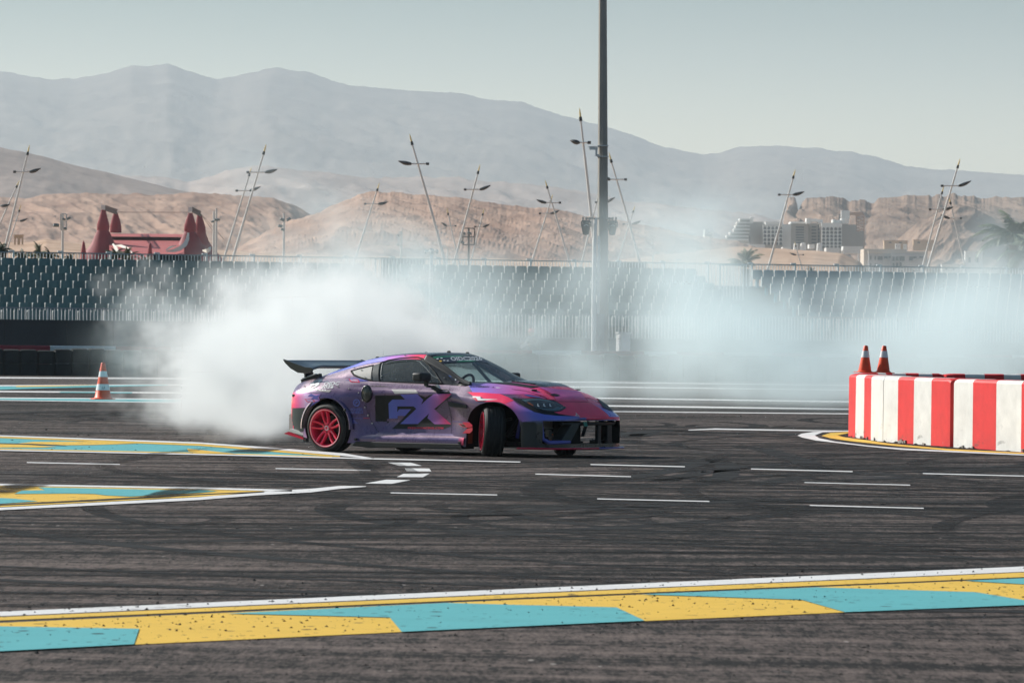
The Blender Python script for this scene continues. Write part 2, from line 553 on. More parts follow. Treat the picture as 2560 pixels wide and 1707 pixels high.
line("taper_line_marking", [(1180, 178), (1400, 170), (2352, 186), (2560, 188)], [1.5, 3.2, 2.4, 2], M_WHITE, Z1, C7)
# painted nose round the striped blocks
sheet("nose_edge_marking", [(560, 803), (400, 808), (250, 815), (150, 830), (115, 846), (150, 862), (270, 888), (700, 938), (1000, 968), (2045, 1015), (2250, 1025),
                            (2250, 1014), (2045, 1006), (1000, 955), (700, 929), (430, 896), (300, 868), (262, 845), (330, 818), (560, 811)], M_WHITE, Z2, C8)
sheet("nose_line_marking", [(560, 815), (400, 822), (318, 848), (400, 870), (560, 893), (900, 930), (1400, 974), (2045, 1003), (2250, 1012),
                            (2250, 1003), (2045, 993), (1400, 960), (900, 915), (700, 885), (520, 862), (455, 845), (560, 824)], M_YELLOW, Z2, C8)

# the far lines across the pit side of the track, half lost in the smoke
far_lines = [([(-600, 941), (500, 946.5), (1500, 955.5), (2120, 963), (3200, 976)], [4, 2.6, 2.2, 2.4, 2.4], M_WHITE),
             ([(-40, 964), (500, 961.5), (1500, 967), (2120, 974.5), (3200, 988)], [3, 2.8, 2.6, 2.6, 2.6], M_WHITE),
             ([(-600, 974), (500, 982), (1500, 995), (2120, 1004), (3200, 1018)], [3.4, 3.4, 3, 3.2, 3.2], M_WHITE),
             ([(-600, 990), (500, 998), (1500, 1014), (2120, 1022.5), (3200, 1036)], [2.4, 2.6, 3.6, 3.4, 3.4], M_WHITE),
             ([(-600, 991.5), (500, 1007), (1500, 1028), (2120, 1034), (3200, 1045)], [2, 2.2, 2.2, 2.0, 2.0], M_WHITE)]
for pts, th, m in far_lines: line("far_line_marking", pts, th, m, Z1)
strip("far_block_marking", [(-40, 966), (120, 965), (420, 961)], [(-40, 975), (120, 970), (420, 963.5)], M_TEAL, Z2)
strip("far_block_marking", [(-40, 995.5), (250, 997), (700, 1001)], [(-40, 998.6), (250, 1002.5), (700, 1009)], M_TEAL, Z2)
strip("far_block_marking", [(40, 967), (140, 965.5), (240, 962.5)], [(40, 964.2), (140, 963.4), (240, 962)], M_YELLOW, Z3)
strip("far_block_marking", [(150, 979), (330, 980)], [(150, 981.2), (330, 983)], M_TEAL, Z2)

# ------------------------------------------------------------------ tyre marks laid over paint and asphalt
def rubber_material():
    m = bpy.data.materials.new("laid_rubber"); m.use_nodes = True
    nt = m.node_tree; p = nt.nodes['Principled BSDF']
    p.inputs['Base Color'].default_value = (0.012, 0.011, 0.011, 1)
    p.inputs['Roughness'].default_value = 0.8
    p.inputs['Specular IOR Level'].default_value = 0.15
    tc = nt.nodes.new('ShaderNodeTexCoord')
    x, y, z = sep(nt, tc.outputs['Object'])
    a = noise(nt, vec(nt, x * 0.9, y * 2.5, 0.0), 1, 6, 0.75)
    at_ = nt.nodes.new('ShaderNodeAttribute'); at_.attribute_name = 'fade'
    nt.links.new((a.ramp(0.28, 0.56) * E(nt, at_.outputs['Fac'])).k, p.inputs['Alpha'])
    return m
M_RUBBER = rubber_material()
marks = MB(); fade = []
rg = random.Random(11)
def mark(path, w, strength):
    n = len(path); L = []; R = []
    for i, q in enumerate(path):
        d = (path[min(i + 1, n - 1)] - path[max(i - 1, 0)]); d.z = 0; d.normalize()
        s_ = Vector((-d.y, d.x, 0)) * (w / 2)
        L.append(q + s_); R.append(q - s_)
    marks.grid([L, R])
    for row in (L, R):
        for i in range(n): fade.append(strength * min(1, 4.0 * i / n, 4.0 * (n - 1 - i) / n))
zz = [0.0012]
def arc_mark(cx, cy_, r, a0, a1, w, st):
    zz[0] += 0.000003
    mark([Vector((cx + r * math.cos(a0 + (a1 - a0) * i / 40), cy_ + r * math.sin(a0 + (a1 - a0) * i / 40), zz[0])) for i in range(41)], w, st)
for k in range(340):
    cx = rg.uniform(-18, 24); cyy = rg.uniform(44, 108)
    r = rg.uniform(5, 24); a0 = rg.uniform(0, 6.28); da = rg.uniform(0.6, 1.9)
    st = rg.uniform(0.5, 1.5)
    qx, qy = proj((cx + r * math.cos(a0 + da / 2), cyy + r * math.sin(a0 + da / 2), 0))
    if qx < 1000 and 1075 < qy < 1300: st *= 0.15
    arc_mark(cx, cyy, r, a0, a0 + da, rg.uniform(.15, .36), st)
    arc_mark(cx, cyy, r - 1.55, a0 + 0.05, a0 + da, 0.22, st * 0.8)
for k in range(60):           # long, nearly straight racing-line marks in the near lane
    y0 = rg.uniform(33, 62); x0 = rg.uniform(-14, 4); sl = rg.uniform(-0.02, 0.16)
    zz[0] += 0.000003
    L = rg.uniform(6, 18)
    mark([Vector((x0 + L * i / 20, y0 + sl * L * i / 20 + 0.004 * L * (i / 20) ** 2 * 5, zz[0])) for i in range(21)], rg.uniform(0.12, 0.34), rg.uniform(0.3, 0.9))
zz[0] = 0.0150
def px_mark(pts, w, st, zoom=None):
    zz[0] += 0.0001
    if zoom: pts = [(zoom[0] + a * zoom[2], zoom[1] + b * zoom[2]) for a, b in pts]
    P = [gnd(a, b) for a, b in pts]
    q = []
    for i in range(len(P) - 1):
        for t in range(8): q.append(P[i].lerp(P[i + 1], t / 8))
    q.append(P[-1])
    for v in q: v.z = zz[0]
    mark(q, w, st)
for pts, w_, st_ in (([(650, 250), (690, 215), (850, 190), (1100, 185), (1500, 200)], .5, 1.3), ([(650, 255), (700, 290), (900, 300), (1300, 292)], .4, 1.3), ([(760, 240), (800, 215), (1000, 205), (1300, 215)], .35, 1.1),
                     ([(900, 620), (1100, 560), (1350, 520), (1600, 500)], .3, 1.1), ([(400, 600), (700, 570), (1000, 520), (1300, 440), (1500, 380)], .3, 1.2), ([(1400, 420), (1500, 470), (1480, 560), (1300, 620)], .3, 1.2),
                     ([(1700, 640), (2000, 580), (2300, 540)], .3, 1.0), ([(0, 640), (400, 600), (900, 590), (1400, 560)], .3, 1.1), ([(200, 860), (900, 800), (1600, 760), (2300, 740)], .3, 1.2), ([(0, 930), (800, 880), (1600, 900), (2350, 850)], .35, 1.1),
                     ([(-900, 820), (-300, 850), (400, 800), (1200, 820)], .35, 1.1), ([(1500, 300), (1800, 340), (2100, 430), (2300, 520)], .35, 1.1)):
    zz[0] = 0.0034
    px_mark(pts, w_, st_, C7)
zz[0] = 0.0150
px_mark([(440, 1228), (100, 1290), (-150, 1350)], 0.35, 0.72, C5)
px_mark([(330, 1225), (0, 1300), (-150, 1330)], 0.30, 0.66, C5)
px_mark([(2100, 1270), (1820, 1330), (1560, 1405)], 0.30, 0.54, C5)
px_mark([(1950, 1265), (1750, 1330), (1500, 1410)], 0.22, 0.48, C5)
px_mark([(2240, 1272), (2000, 1330), (1800, 1380)], 0.22, 0.42, C5)
px_mark([(2300, 840), (2000, 880), (1700, 910), (1300, 985), (900, 1060)], 0.25, 0.42, C5)
px_mark([(590, 1135), (640, 1127), (700, 1121)], 0.5, 0.78)
px_mark([(780, 230), (930, 300), (1010, 250)], 0.25, 0.48, C6)
px_mark([(760, 225), (830, 275), (920, 330), (950, 390)], 0.22, 0.48, C6)
px_mark([(1080, 250), (1200, 300), (1300, 360)], 0.2, 0.42, C6)
px_mark([(200, 700), (1200, 690), (2000, 680), (3000, 640)], 0.35, 0.54, C6)
px_mark([(-400, 745), (500, 730), (1300, 705), (2300, 660)], 0.3, 0.48, C6)
px_mark([(0, 705), (900, 735), (2352, 775), (3800, 810)], 0.16, 0.66, C7)
px_mark([(500, 560), (1300, 600), (2352, 620), (3200, 650)], 0.15, 0.54, C7)
px_mark([(700, 230), (720, 270), (800, 290), (1500, 292), (2300, 300)], 0.3, 0.36, C7)
mm = marks.mesh("tyre_marks")
a_ = mm.attributes.new('fade', 'FLOAT', 'POINT'); a_.data.foreach_set('value', fade)
tag(mesh_obj("tyre_marks", mm, M_RUBBER), kind='stuff')

# ------------------------------------------------------------------ crumbs of torn rubber
def crumbs():
    mb = MB(); r = random.Random(5)
    def lump(px, py, s, hk=0.4):
        c = gnd(px, py); c.z = s * 0.3
        vs = []
        for k in range(5):
            a = k * 1.2566 + r.uniform(-.3, .3)
            vs.append(c + Vector((math.cos(a) * s * r.uniform(.6, 1.5), math.sin(a) * s * r.uniform(.5, 1.2), -s * 0.28)))
        vs.append(c + Vector((r.uniform(-.3, .3) * s, 0, s * r.uniform(.4, 1.0) * hk)))
        mb.add(vs, [(0, 1, 5), (1, 2, 5), (2, 3, 5), (3, 4, 5), (4, 0, 5)])
    for k in range(700):
        px = r.uniform(0, 760); t = px / 760
        lump(px, 1090 + t * 30 + r.uniform(-55, 40), r.uniform(0.006, 0.016) * (1.8 if r.random() < .06 else 1))
    for k in range(2600):
        px = r.uniform(0, 2560); base = 1562 - px * 0.045
        s_ = 0.0035 + 0.011 * r.random() ** 3
        lump(px, base + r.gauss(6, 30), s_, 0.9)
    for k in range(1100):
        lump(r.uniform(0, 2560), r.uniform(1050, 1707), r.uniform(0.004, 0.012))
    lump(1757, 1181.5, 0.035); lump(1763, 1181, 0.04); lump(2205, 1261.5, 0.03); lump(2215, 1261, 0.035); lump(2222, 1261.5, 0.03); lump(1852, 1041, 0.03)
    return mb
tag(crumbs().build("rubber_crumbs", mat("torn_rubber", (0.010, 0.010, 0.010), 0.85)), kind='stuff')

# ================================================================== CONES
M_ORANGE = mat("cone_orange", (0.80, 0.075, 0.015), 0.45, vary=0.18, scale=9)
M_BAND = mat("cone_reflective_white", (0.78, 0.78, 0.80), 0.4, vary=0.12, scale=20)
M_CONEDIRT = mat("cone_dirt", (0.18, 0.05, 0.02), 0.7)
def cone(loc, h, r0, r1, base, bands, label, skew=(0, 0), group="orange traffic cones"):
    t = empty("traffic_cone", loc, 0, label, "traffic cone", group)
    t.rotation_euler = (skew[0], skew[1], 0.3)
    hb = h * 0.035
    R = lambda q: r0 + (r1 - r0) * q
    mb = MB()
    prof = [(R(0) * 1.18, hb), (R(0) * 1.06, hb + 0.015), (R(0.03), h * 0.07), (R(0.5), hb + (h - hb) * 0.5), (R(0.97), h * 0.972), (R(1) * 0.8, h), (R(1) * 0.45, h), (R(1) * 0.42, h * 0.9)]
    mb.lathe(prof, 28)
    mb.build("cone_body", M_ORANGE, t, 50)
    b = MB()
    n = 4
    pts = []
    for sx, sy in ((1, 1), (-1, 1), (-1, -1), (1, -1)):
        for k in range(4):
            a = (math.atan2(sy, sx) - math.pi / 4) + k * math.pi / 6
            pts.append(Vector((sx * base * 0.34 + math.cos(a) * base * 0.16, sy * base * 0.34 + math.sin(a) * base * 0.16, 0)))
    b.prism(pts, (0, 0, 0.004), (0, 0, hb))
    bevel(b.build("cone_base", M_ORANGE, t, 40), 0.006)
    for q0, q1 in bands:
        s = MB(); s.lathe([(R(q0) + 0.003, hb + (h - hb) * q0), (R(q1) + 0.003, hb + (h - hb) * q1)], 28)
        s.build("reflective_band", M_BAND, t, 180)
    return t
p = gnd(257, 999)
pm = F / p.y
c1 = cone(p, 93 / pm, 0.19, 0.045, 0.50, ((0.23, 0.40), (0.60, 0.76)), "orange traffic cone with two white bands standing alone on the track left of the smoke")
s = MB()   # scuffed lettering stuck on the lower band
hh = 93 / pm
for a, b in (((-0.055, 0.33), (-0.02, 0.27)), ((-0.045, 0.28), (-0.01, 0.31)), ((-0.035, 0.36), (-0.03, 0.30)), ((0.0, 0.36), (0.0, 0.29))):
    R_ = lambda q: 0.19 + (0.045 - 0.19) * q + 0.006
    P = [Vector((x_, -math.sqrt(max(R_(q) ** 2 - x_ * x_, 0)), hh * q)) for x_, q in (a, b)]
    s.bar(P[0], P[1], 0.008, 0.004)
s.build("scrawl", mat("black_ink", (0.03, 0.03, 0.03)), c1)
for x_, y0, lab in ((2162, 865.5, "orange cone with one white band on the barrier end, the one nearer the car"),
                    (2208, 864, "orange cone with one white band on the barrier top, the one farther from the car")):
    D = 92.6
    top = at(x_, 933.5, D); top.z = 1.003
    cone(top, 68.5 * D / F, 0.112, 0.034, 0.32, ((0.55, 0.80),), lab, (0.0, 0.03))

# ================================================================== STRIPED CONCRETE BLOCKS
def barrier_paint(name, color):
    m = mat(name, color, 0.55, vary=0.16, scale=3.0, bump=0.12, bscale=22)
    nt = m.node_tree; p = nt.nodes['Principled BSDF']
    src = p.inputs['Base Color'].links[0].from_socket
    tc = nt.nodes.new('ShaderNodeTexCoord'); x, y, z = sep(nt, tc.outputs['Object'])
    n = noise(nt, vec(nt, x * 1.6, y * 2.0, z * 5.0), 1, 7, 0.75)
    scuff = n.ramp(0.56, 0.66) * z.ramp(0.55, 0.05, 0.03, 0.55)          # rubbed-on rubber, more of it low down
    n2 = noise(nt, vec(nt, x * 7.0, y * 7.0, z * 7.0), 1, 5, 0.7)
    chip = n2.ramp(0.665, 0.69) * z.ramp(0.30, 0.02, 0.25, 1.0)
    c = mixc(nt, scuff, src, (0.05, 0.045, 0.042))
    c = mixc(nt, chip * 0.8, c, (0.30, 0.27, 0.24))
    nt.links.new(c, p.inputs['Base Color'])
    return m
M_BRED = barrier_paint("red_barrier_paint", (0.62, 0.018, 0.020))
M_BWHITE = barrier_paint("white_barrier_paint", (0.66, 0.65, 0.625))
M_CONC = mat("bare_concrete", (0.30, 0.27, 0.24), 0.85, vary=0.4, scale=6, bump=0.3)
def block(a, b, cuts, first_red, label, depth=0.52, h=1.0, dirn=1):
    """a, b: ground points of the front foot; cuts: fractions along it where the paint changes"""
    a = Vector((a.x, a.y, 0)); b = Vector((b.x, b.y, 0))
    d = (b - a); L = d.length; d.normalize()
    n = Vector((-d.y, d.x, 0)) * dirn                   # points away from the viewer
    t = empty("concrete_barrier", a, math.atan2(d.y, d.x), label, "barrier", "red and white striped concrete barriers")
    rr = random.Random(int(a.x * 100))
    ch = 0.045
    prof = [(0.0, 0.0), (0.0, h - ch), (0.02, h - 0.012), (ch + 0.01, h), (depth - ch - 0.01, h), (depth - 0.02, h - 0.012), (depth, h - ch), (depth, 0.0)]
    if dirn < 0: prof = [(-q, z_) for q, z_ in prof]
    edges = [0.0] + list(cuts) + [1.0]
    mb = MB(); red = first_red; xs = []
    for i in range(len(edges) - 1):
        x0, x1 = edges[i] * L, edges[i + 1] * L
        m = max(2, int((x1 - x0) / 0.12))
        for j in range(m): xs.append((x0 + (x1 - x0) * j / m, 0 if red else 1))
        red = not red
    xs.append((L, xs[-1][1]))
    g = 0.022
    rows = []
    for k, (x_, c) in enumerate(xs):
        xx = min(max(x_, g), L - g)
        e = 0.018 if k in (0, len(xs) - 1) else 0.0          # softened ends
        row = []
        for q, z_ in prof:
            jit = rr.uniform(-.003, .003)
            chip = 0.0
            if z_ == 0.0 and rr.random() < 0.35: chip = rr.uniform(0.0, 0.03)
            row.append(Vector((xx, q * (1 - 2 * e) + e * depth * (1 if dirn > 0 else -1) + jit, max(z_ - e + jit * (z_ > 0), 0) + chip)))
        rows.append(row)
    N = len(prof)
    vs = [p_ for r_ in rows for p_ in r_]
    fs = []; mi = []
    for i in range(len(rows) - 1):
        for k in range(N - 1):
            fs.append((i * N + k, i * N + k + 1, (i + 1) * N + k + 1, (i + 1) * N + k)); mi.append(xs[i][1])
    fs.append(tuple(range(N))); mi.append(xs[0][1])
    fs.append(tuple(range((len(rows) - 1) * N, len(rows) * N))); mi.append(xs[-2][1])
    mb.v = [tuple(v) for v in vs]; mb.f = fs; mb.mi = mi
    mb.build("block_body", [M_BRED, M_BWHITE], t, 28)
    f = MB()
    sy = 0.04 * (1 if dirn > 0 else -1)
    f.box((L / 2, (depth / 2) * (1 if dirn > 0 else -1), 0.012), (L - 0.06, depth - 0.06, 0.024))
    f.build("block_foot", M_CONC, t)
    for k in range(5):                                        # broken chips along the foot
        c = MB(); x_ = rr.uniform(0.1, L - 0.1)
        c.box((x_, -0.012 if dirn > 0 else 0.012, rr.uniform(0.01, 0.03)), (rr.uniform(.04, .12), 0.02, rr.uniform(.02, .05)), Matrix.Rotation(rr.uniform(-.3, .3), 3, 'Y'))
        c.build("chipped_concrete", M_CONC, t)
    return t
z8 = lambda a: 1960 + a * 600 / 2045
def cutf(pa, pb, zs):
    """photograph x positions of paint edges -> fractions along the foot line a-b"""
    out = []
    for xp in zs:
        lo, hi = 0.0, 1.0
        for _ in range(30):
            mid = (lo + hi) / 2
            if proj(pa.lerp(pb, mid))[0] < xp: lo = mid
            else: hi = mid
        out.append(lo)
    return out
q0, q1, q2, q3 = gnd(2119, 1091), gnd(2205.5, 1104), gnd(2374, 1117), gnd(2660, 1136.5)
block(q0, q1, cutf(q0, q1, [z8(608), z8(680), z8(740)]), True, "end block of the striped barrier, narrow red and white bands, nearest the smoke")
q2b = gnd(2381, 1118)
block(q1, q2, cutf(q1, q2, [z8(968), z8(1103), z8(1250)]), False, "middle striped barrier block between two dark joints, with two red bands")
block(q2b, q3, cutf(q2b, q3, [z8(1605), z8(1805), z8(2018), 2640]), False, "widest striped barrier block, cut off by the frame edge, with flaking white paint")
r0 = at(2142, 1080, 93.2); r1 = at(2362, 1080, 93.35); r2 = at(2680, 1080, 93.6)
for v in (r0, r1, r2): v.z = 0
block(r0, r1, cutf(r0, r1, [z8(800), z8(865), z8(920), z8(1035), z8(1145), z8(1260)]), True, "shaded striped barrier block behind the front row, under the two cones")
block(r1, r2, cutf(r1, r2, [z8(1540), z8(1705), z8(1870), z8(2015), 2610]), True, "shaded striped barrier block behind the front row, beyond the cones")

# ================================================================== TYRE WALL, TRACK WALL, HOARDING
M_TYRE_WALL = mat("weathered_rubber_belt", (0.020, 0.024, 0.026), 0.75, vary=0.45, scale=3, bump=0.25, bscale=25)
def px_line(pa, pb, Da, Db):
    a = at(pa, 853, Da); b = at(pb, 853, Db); a.z = b.z = 0
    return a, b
ta, tb = px_line(-120, 2700, 188.0, 199.0)
tw = empty("tyre_barrier", ta, 0, "long dark tyre wall wrapped in rubber belts along the far track edge", "tyre barrier")
d = (tb - ta); L = d.length; d.normalize(); ang = math.atan2(d.y, d.x)
wd = 0.585
bun = MB()
prof = []
for k in range(9):
    a = math.pi * k / 8
    prof.append(Vector((-math.cos(a) * (wd / 2 - 0.012), -0.06 - 0.05 * math.sin(a), 0)))
prof += [Vector((wd / 2 - 0.012, 0.5, 0)), Vector((-wd / 2 + 0.012, 0.5, 0))]
for z0, z1, o in ((0.0, 0.40, 0.0), (0.408, 0.83, -0.012)):
    bun.prism([q + Vector((0, o, 0)) for q in prof], (0, 0, z0), (0, 0, z1))
bun.lathe([(0.27, 0.83), (0.28, 0.855), (0.22, 0.875), (0.16, 0.86), (0.15, 0.83)], 16, center=(0, 0.2, 0))
bme = bun.build("tyre_bundle", M_TYRE_WALL, tw, 40)
bme.rotation_euler = (0, 0, ang)
n = int(L / wd); rr = random.Random(2)
for i in range(n):
    o = bme if i == 0 else clone(bme, tw)
    q = d * (wd * (i + .5))
    o.location = (q.x + 0, q.y + rr.uniform(-.05, .05), 0)
    o.rotation_euler = (rr.uniform(-.02, .02), rr.uniform(-.015, .015), ang + rr.uniform(-.05, .05))
    o.scale = (1, 1, rr.uniform(.97, 1.06))

M_WRED = mat("faded_red_wall_paint", (0.26, 0.025, 0.04), 0.6, vary=0.25, scale=1.5)
M_WWHITE = mat("white_wall_paint", (0.66, 0.66, 0.66), 0.6, vary=0.18, scale=1.5)
wa, wb = px_line(-160, 2740, 191.5, 202.5)
wl = empty("track_wall", wa, 0, "low concrete wall painted in long red and white lengths behind the tyre wall", "wall")
d2 = (wb - wa).normalized(); ang2 = math.atan2(d2.y, d2.x); L2 = (wb - wa).length
edges_px = [-160, 125, 289, 426, 560, 700, 840, 980, 1120, 1330, 1453, 1610, 1693, 1810, 1930, 2050, 2170, 2290, 2410, 2530, 2740]
redq = True
for i in range(len(edges_px) - 1):
    f0, f1 = cutf(wa, wb, [edges_px[i], edges_px[i + 1]])
    sgm = MB(); l = (f1 - f0) * L2
    sgm.prism([Vector((0, 0, 0)), Vector((0, 0.0, 0.96)), Vector((0, 0.04, 1.0)), Vector((0, 0.26, 1.0)), Vector((0, 0.30, 0.96)), Vector((0, 0.30, 0))], (0.006, 0, 0), (l - 0.006, 0, 0))
    o = sgm.build("wall_segment", M_WRED if redq else M_WWHITE, wl, 40)
    o.location = d2 * (f0 * L2); o.rotation_euler = (0, 0, ang2)
    redq = not redq

# ---- grandstand geometry
SL = at(0, 853, 206.0); SL.z = 0
TH = math.radians(25)
TV = Vector((math.cos(TH), math.sin(TH), 0)); BV = Vector((-math.sin(TH), math.cos(TH), 0))
S0, S1 = -5.0, 52.0
PITCH_R, RISE, NROW = 0.80, 0.284, 8
FLOOR0 = 1.62                          # deck under the first row
def sp(s, back, z): return SL + TV * s + BV * back + Vector((0, 0, z))
def s_at(px, back=0.0):
    lo, hi = S0 - 5, S1 + 10
    for _ in range(40):
        m_ = (lo + hi) / 2
        if proj(sp(m_, back, 2))[0] < px: lo = m_
        else: hi = m_
    return lo
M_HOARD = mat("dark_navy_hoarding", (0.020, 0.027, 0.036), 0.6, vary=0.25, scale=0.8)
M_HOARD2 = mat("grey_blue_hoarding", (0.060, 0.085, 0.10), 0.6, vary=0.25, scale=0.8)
hd = empty("hoarding", sp(S0, -0.9, 0), 0, "plain dark hoarding of upright panels in front of the grandstand", "hoarding")
s = S0; k = 0
cut = s_at(284, -0.9)
pans = []
while s < S1:
    w_ = 2.42
    e = min(s + w_, S1)
    if s < cut - 0.3 < e: e = cut
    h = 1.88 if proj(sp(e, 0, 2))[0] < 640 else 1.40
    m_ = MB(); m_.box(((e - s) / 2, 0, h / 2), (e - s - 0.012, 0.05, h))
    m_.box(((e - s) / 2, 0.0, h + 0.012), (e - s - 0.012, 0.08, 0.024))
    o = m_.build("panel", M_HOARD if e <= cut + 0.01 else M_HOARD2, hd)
    o.location = TV * (s - S0); o.rotation_euler = (0, 0, TH)
    s = e; k += 1

M_DECK = mat("stand_deck_steel", (0.055, 0.075, 0.082), 0.6, vary=0.3, scale=2)
def seat_material(name, c):
    m = mat(name, c, 0.42, vary=0.12, scale=0.6, spec=0.5)
    nt = m.node_tree; p = nt.nodes['Principled BSDF']                       # every seat has faded a little differently
    src = p.inputs['Base Color'].links[0].from_socket
    oi = nt.nodes.new('ShaderNodeObjectInfo')
    k = E(nt, oi.outputs['Random'])
    nt.links.new(mixc(nt, k.ramp(0.2, 1.0, 0.0, 0.38), src, tuple(q * 0.45 for q in c)), p.inputs['Base Color'])
    return m
M_SEAT = seat_material("teal_plastic_seat", (0.090, 0.180, 0.188))
M_SEATB = seat_material("blue_plastic_seat", (0.018, 0.185, 0.265))
M_SUNEDGE = mat("sunlit_seat_edge", (0.74, 0.74, 0.72), 0.5)
M_STEEL = mat("galvanised_steel", (0.52, 0.53, 0.54), 0.45, metal=0.3, vary=0.15, scale=5)
stand = empty("grandstand", sp(S0, 0, 0), TH, "open grandstand with rows of teal and blue plastic seats along the far side", "grandstand")
loc = lambda s_, b_, z_: Vector((s_ - S0, b_, z_))
for r in range(NROW + 1):
    m_ = MB(); z0 = FLOOR0 + RISE * (r - 1)
    m_.box(loc((S0 + S1) / 2, PITCH_R * r + 0.02, z0 - 0.06), (S1 - S0, PITCH_R + 0.3, 0.05))
    m_.box(loc((S0 + S1) / 2, PITCH_R * (r - .5), z0 - 0.20), (S1 - S0, 0.03, 0.26))
    m_.build("step", M_DECK, stand)
und = MB()
for i in range(int((S1 - S0) / 2.4) + 1):
    x_ = i * 2.4
    for b_ in (0.2, 3.0, 6.4):
        zt = FLOOR0 + RISE * (b_ / PITCH_R - 1) - 0.1
        und.bar((x_, b_, 0), (x_, b_, zt), 0.08)
    und.bar((x_, 0.2, 0.1), (x_, 6.4, 2.6), 0.05)
und.build("scaffold_frame", M_STEEL, stand)
back = MB(); back.box(loc((S0 + S1) / 2, PITCH_R * NROW + 0.62, 1.8), (S1 - S0, 0.03, 3.6)); back.build("rear_sheet", M_DECK, stand)

# one moulded seat: shell with a rolled left and right edge, pan and bracket
def seat_mesh(name):
    m_ = MB(); wS, hS = 0.465, 0.40
    n_ = 10; rows = []
    for j, zq in enumerate((0.02, 0.10, 0.20, 0.30, 0.36, 0.40)):
        row = []
        nar = 1.0 if j < 4 else (0.94 if j == 4 else 0.80)
        for k_ in range(n_ + 1):
            q = -1 + 2 * k_ / n_
            row.append(Vector((q * wS / 2 * nar, 0.10 - 0.085 * (abs(q) ** 4) + 0.10 * zq, zq)))
        rows.append(row)
    m_.grid(rows)
    back_rows = [[Vector((v.x, v.y + 0.03, v.z)) for v in r_] for r_ in rows]
    m_.grid(back_rows)
    for e_ in (0, n_):
        m_.grid([[r_[e_] for r_ in rows], [r_[e_] for r_ in back_rows]])
    m_.grid([rows[-1], back_rows[-1]])
    pan = []
    for j, yq in enumerate((0.10, 0.0, -0.14, -0.26, -0.30)):
        zq = 0.03 + (0.018 if j in (3,) else 0) - (0.03 if j == 4 else 0)
        pan.append([Vector((-wS / 2 + wS * k_ / 6, yq, zq + 0.03 * abs(-1 + k_ / 3) ** 3)) for k_ in range(7)])
    m_.grid(pan)
    m_.box((0, 0.06, -0.16), (0.10, 0.10, 0.36))
    m_.box((-wS / 2 - 0.010, 0.045, 0.19), (0.012, 0.060, 0.42))   # white strip added to imitate the sunlit left edge of the seat
    me_ = m_.mesh(name)
    return m_, me_
sb, seat_a = seat_mesh("seat_shell")
nb = len(seat_a.polygons)
mi = [0] * nb
for q in range(nb - 6, nb): mi[q] = 1
seat_a.polygons.foreach_set('material_index', mi)
seat_b = seat_a.copy()
bm = bmesh.new(); bm.from_mesh(seat_a); bmesh.ops.recalc_face_normals(bm, faces=bm.faces); bm.to_mesh(seat_a); bm.to_mesh(seat_b); bm.free()
seat_a.materials.append(M_SEAT); seat_a.materials.append(M_SUNEDGE)
seat_b.materials.append(M_SEATB); seat_b.materials.append(M_SUNEDGE)
SPX = 0.50
all_seats = []
gates = [(890, 955), (1740, 1870)]                     # stair openings, photograph x at the top row
for r in range(NROW):
    s = S0 + 0.3; j = 0
    while s < S1 - 0.3:
        b_ = PITCH_R * r
        px = proj(sp(s, b_, 2.2 + RISE * r))[0]
        gap = False
        for g0, g1 in gates:
            sg0, sg1 = s_at(g0, 6), s_at(g1, 6)
            if sg0 < s < sg1 and not (r < 2 and g0 < 1000): gap = True
        if not gap: all_seats.append((s, b_, 2.26 - 0.40 + RISE * r, px, r))
        s += SPX; j += 1
vis = [q for q in all_seats if -40 < q[3] < 2600 and not (q[3] > 1870 and q[4] < 2)]
vis.sort(key=lambda q: (0 if (q[3] < 560 or q[3] > 1870) else 1, q[3] if q[3] < 1300 else q[3] - 900))
single = set(id(q) for q in vis[:300])
rest = MB(); rest_b = 0
rs = random.Random(4)
template = {}
for q in all_seats:
    s, b_, z_, px, r = q
    blue = px > 1870
    if id(q) in single:
        o = bpy.data.objects.new("seat", seat_b if blue else seat_a)
        COL.objects.link(o); o.parent = stand
        o.location = loc(s, b_, z_)
        o.rotation_euler = (rs.uniform(-.03, .03), 0, rs.uniform(-.02, .02))
    else:
        off = loc(s, b_, z_)
        rest.add([Vector(v) + off for v in sb.v], sb.f, 0)
        for t_ in range(nb): rest.mi[len(rest.mi) - nb + t_] = (2 if mi[t_] else (1 if blue else 0))
ro = rest.build("seat_rows", [M_SEAT, M_SEATB, M_SUNEDGE], stand)
tag(ro, kind='stuff')

# ---- fences: front and rear rails with posts and pickets
M_RAIL = mat("painted_fence_rail", (0.22, 0.26, 0.29), 0.5, vary=0.15)
M_PICK = mat("white_fence_picket", (0.70, 0.70, 0.70), 0.45)
def fence(name, label, b_, zb, zt, s0, s1, pitch, post_every, w_post=0.06, pw=0.022, cap=True):
    f = empty(name, sp(s0, b_, 0), TH, label, "fence")
    L_ = s1 - s0
    m_ = MB(); m_.box((L_ / 2, 0, zt - 0.02), (L_, 0.05, 0.045)); m_.build("top_rail", M_RAIL, f)
    m_ = MB(); m_.box((L_ / 2, 0, zb + 0.03), (L_, 0.035, 0.035)); m_.build("bottom_rail", M_RAIL, f)
    pk = MB(); x_ = pitch / 2
    while x_ < L_:
        pk.box((x_, 0, (zb + zt) / 2), (pw, pw, zt - zb - 0.05)); x_ += pitch
    tag(pk.build("pickets", M_PICK, f), kind='stuff')
    pm_ = MB(); pm_.box((0, 0.0, (zb - 0.25 + zt) / 2), (w_post, w_post, zt - zb + 0.28))
    if cap: pm_.box((-0.07, 0, zt + 0.035), (0.22, 0.07, 0.05))
    pme = pm_.build("post", M_PICK, f)
    x_ = 0.03; i = 0
    while x_ < L_:
        o = pme if i == 0 else clone(pme, f)
        o.location = (x_, 0, 0); x_ += post_every; i += 1
    return f
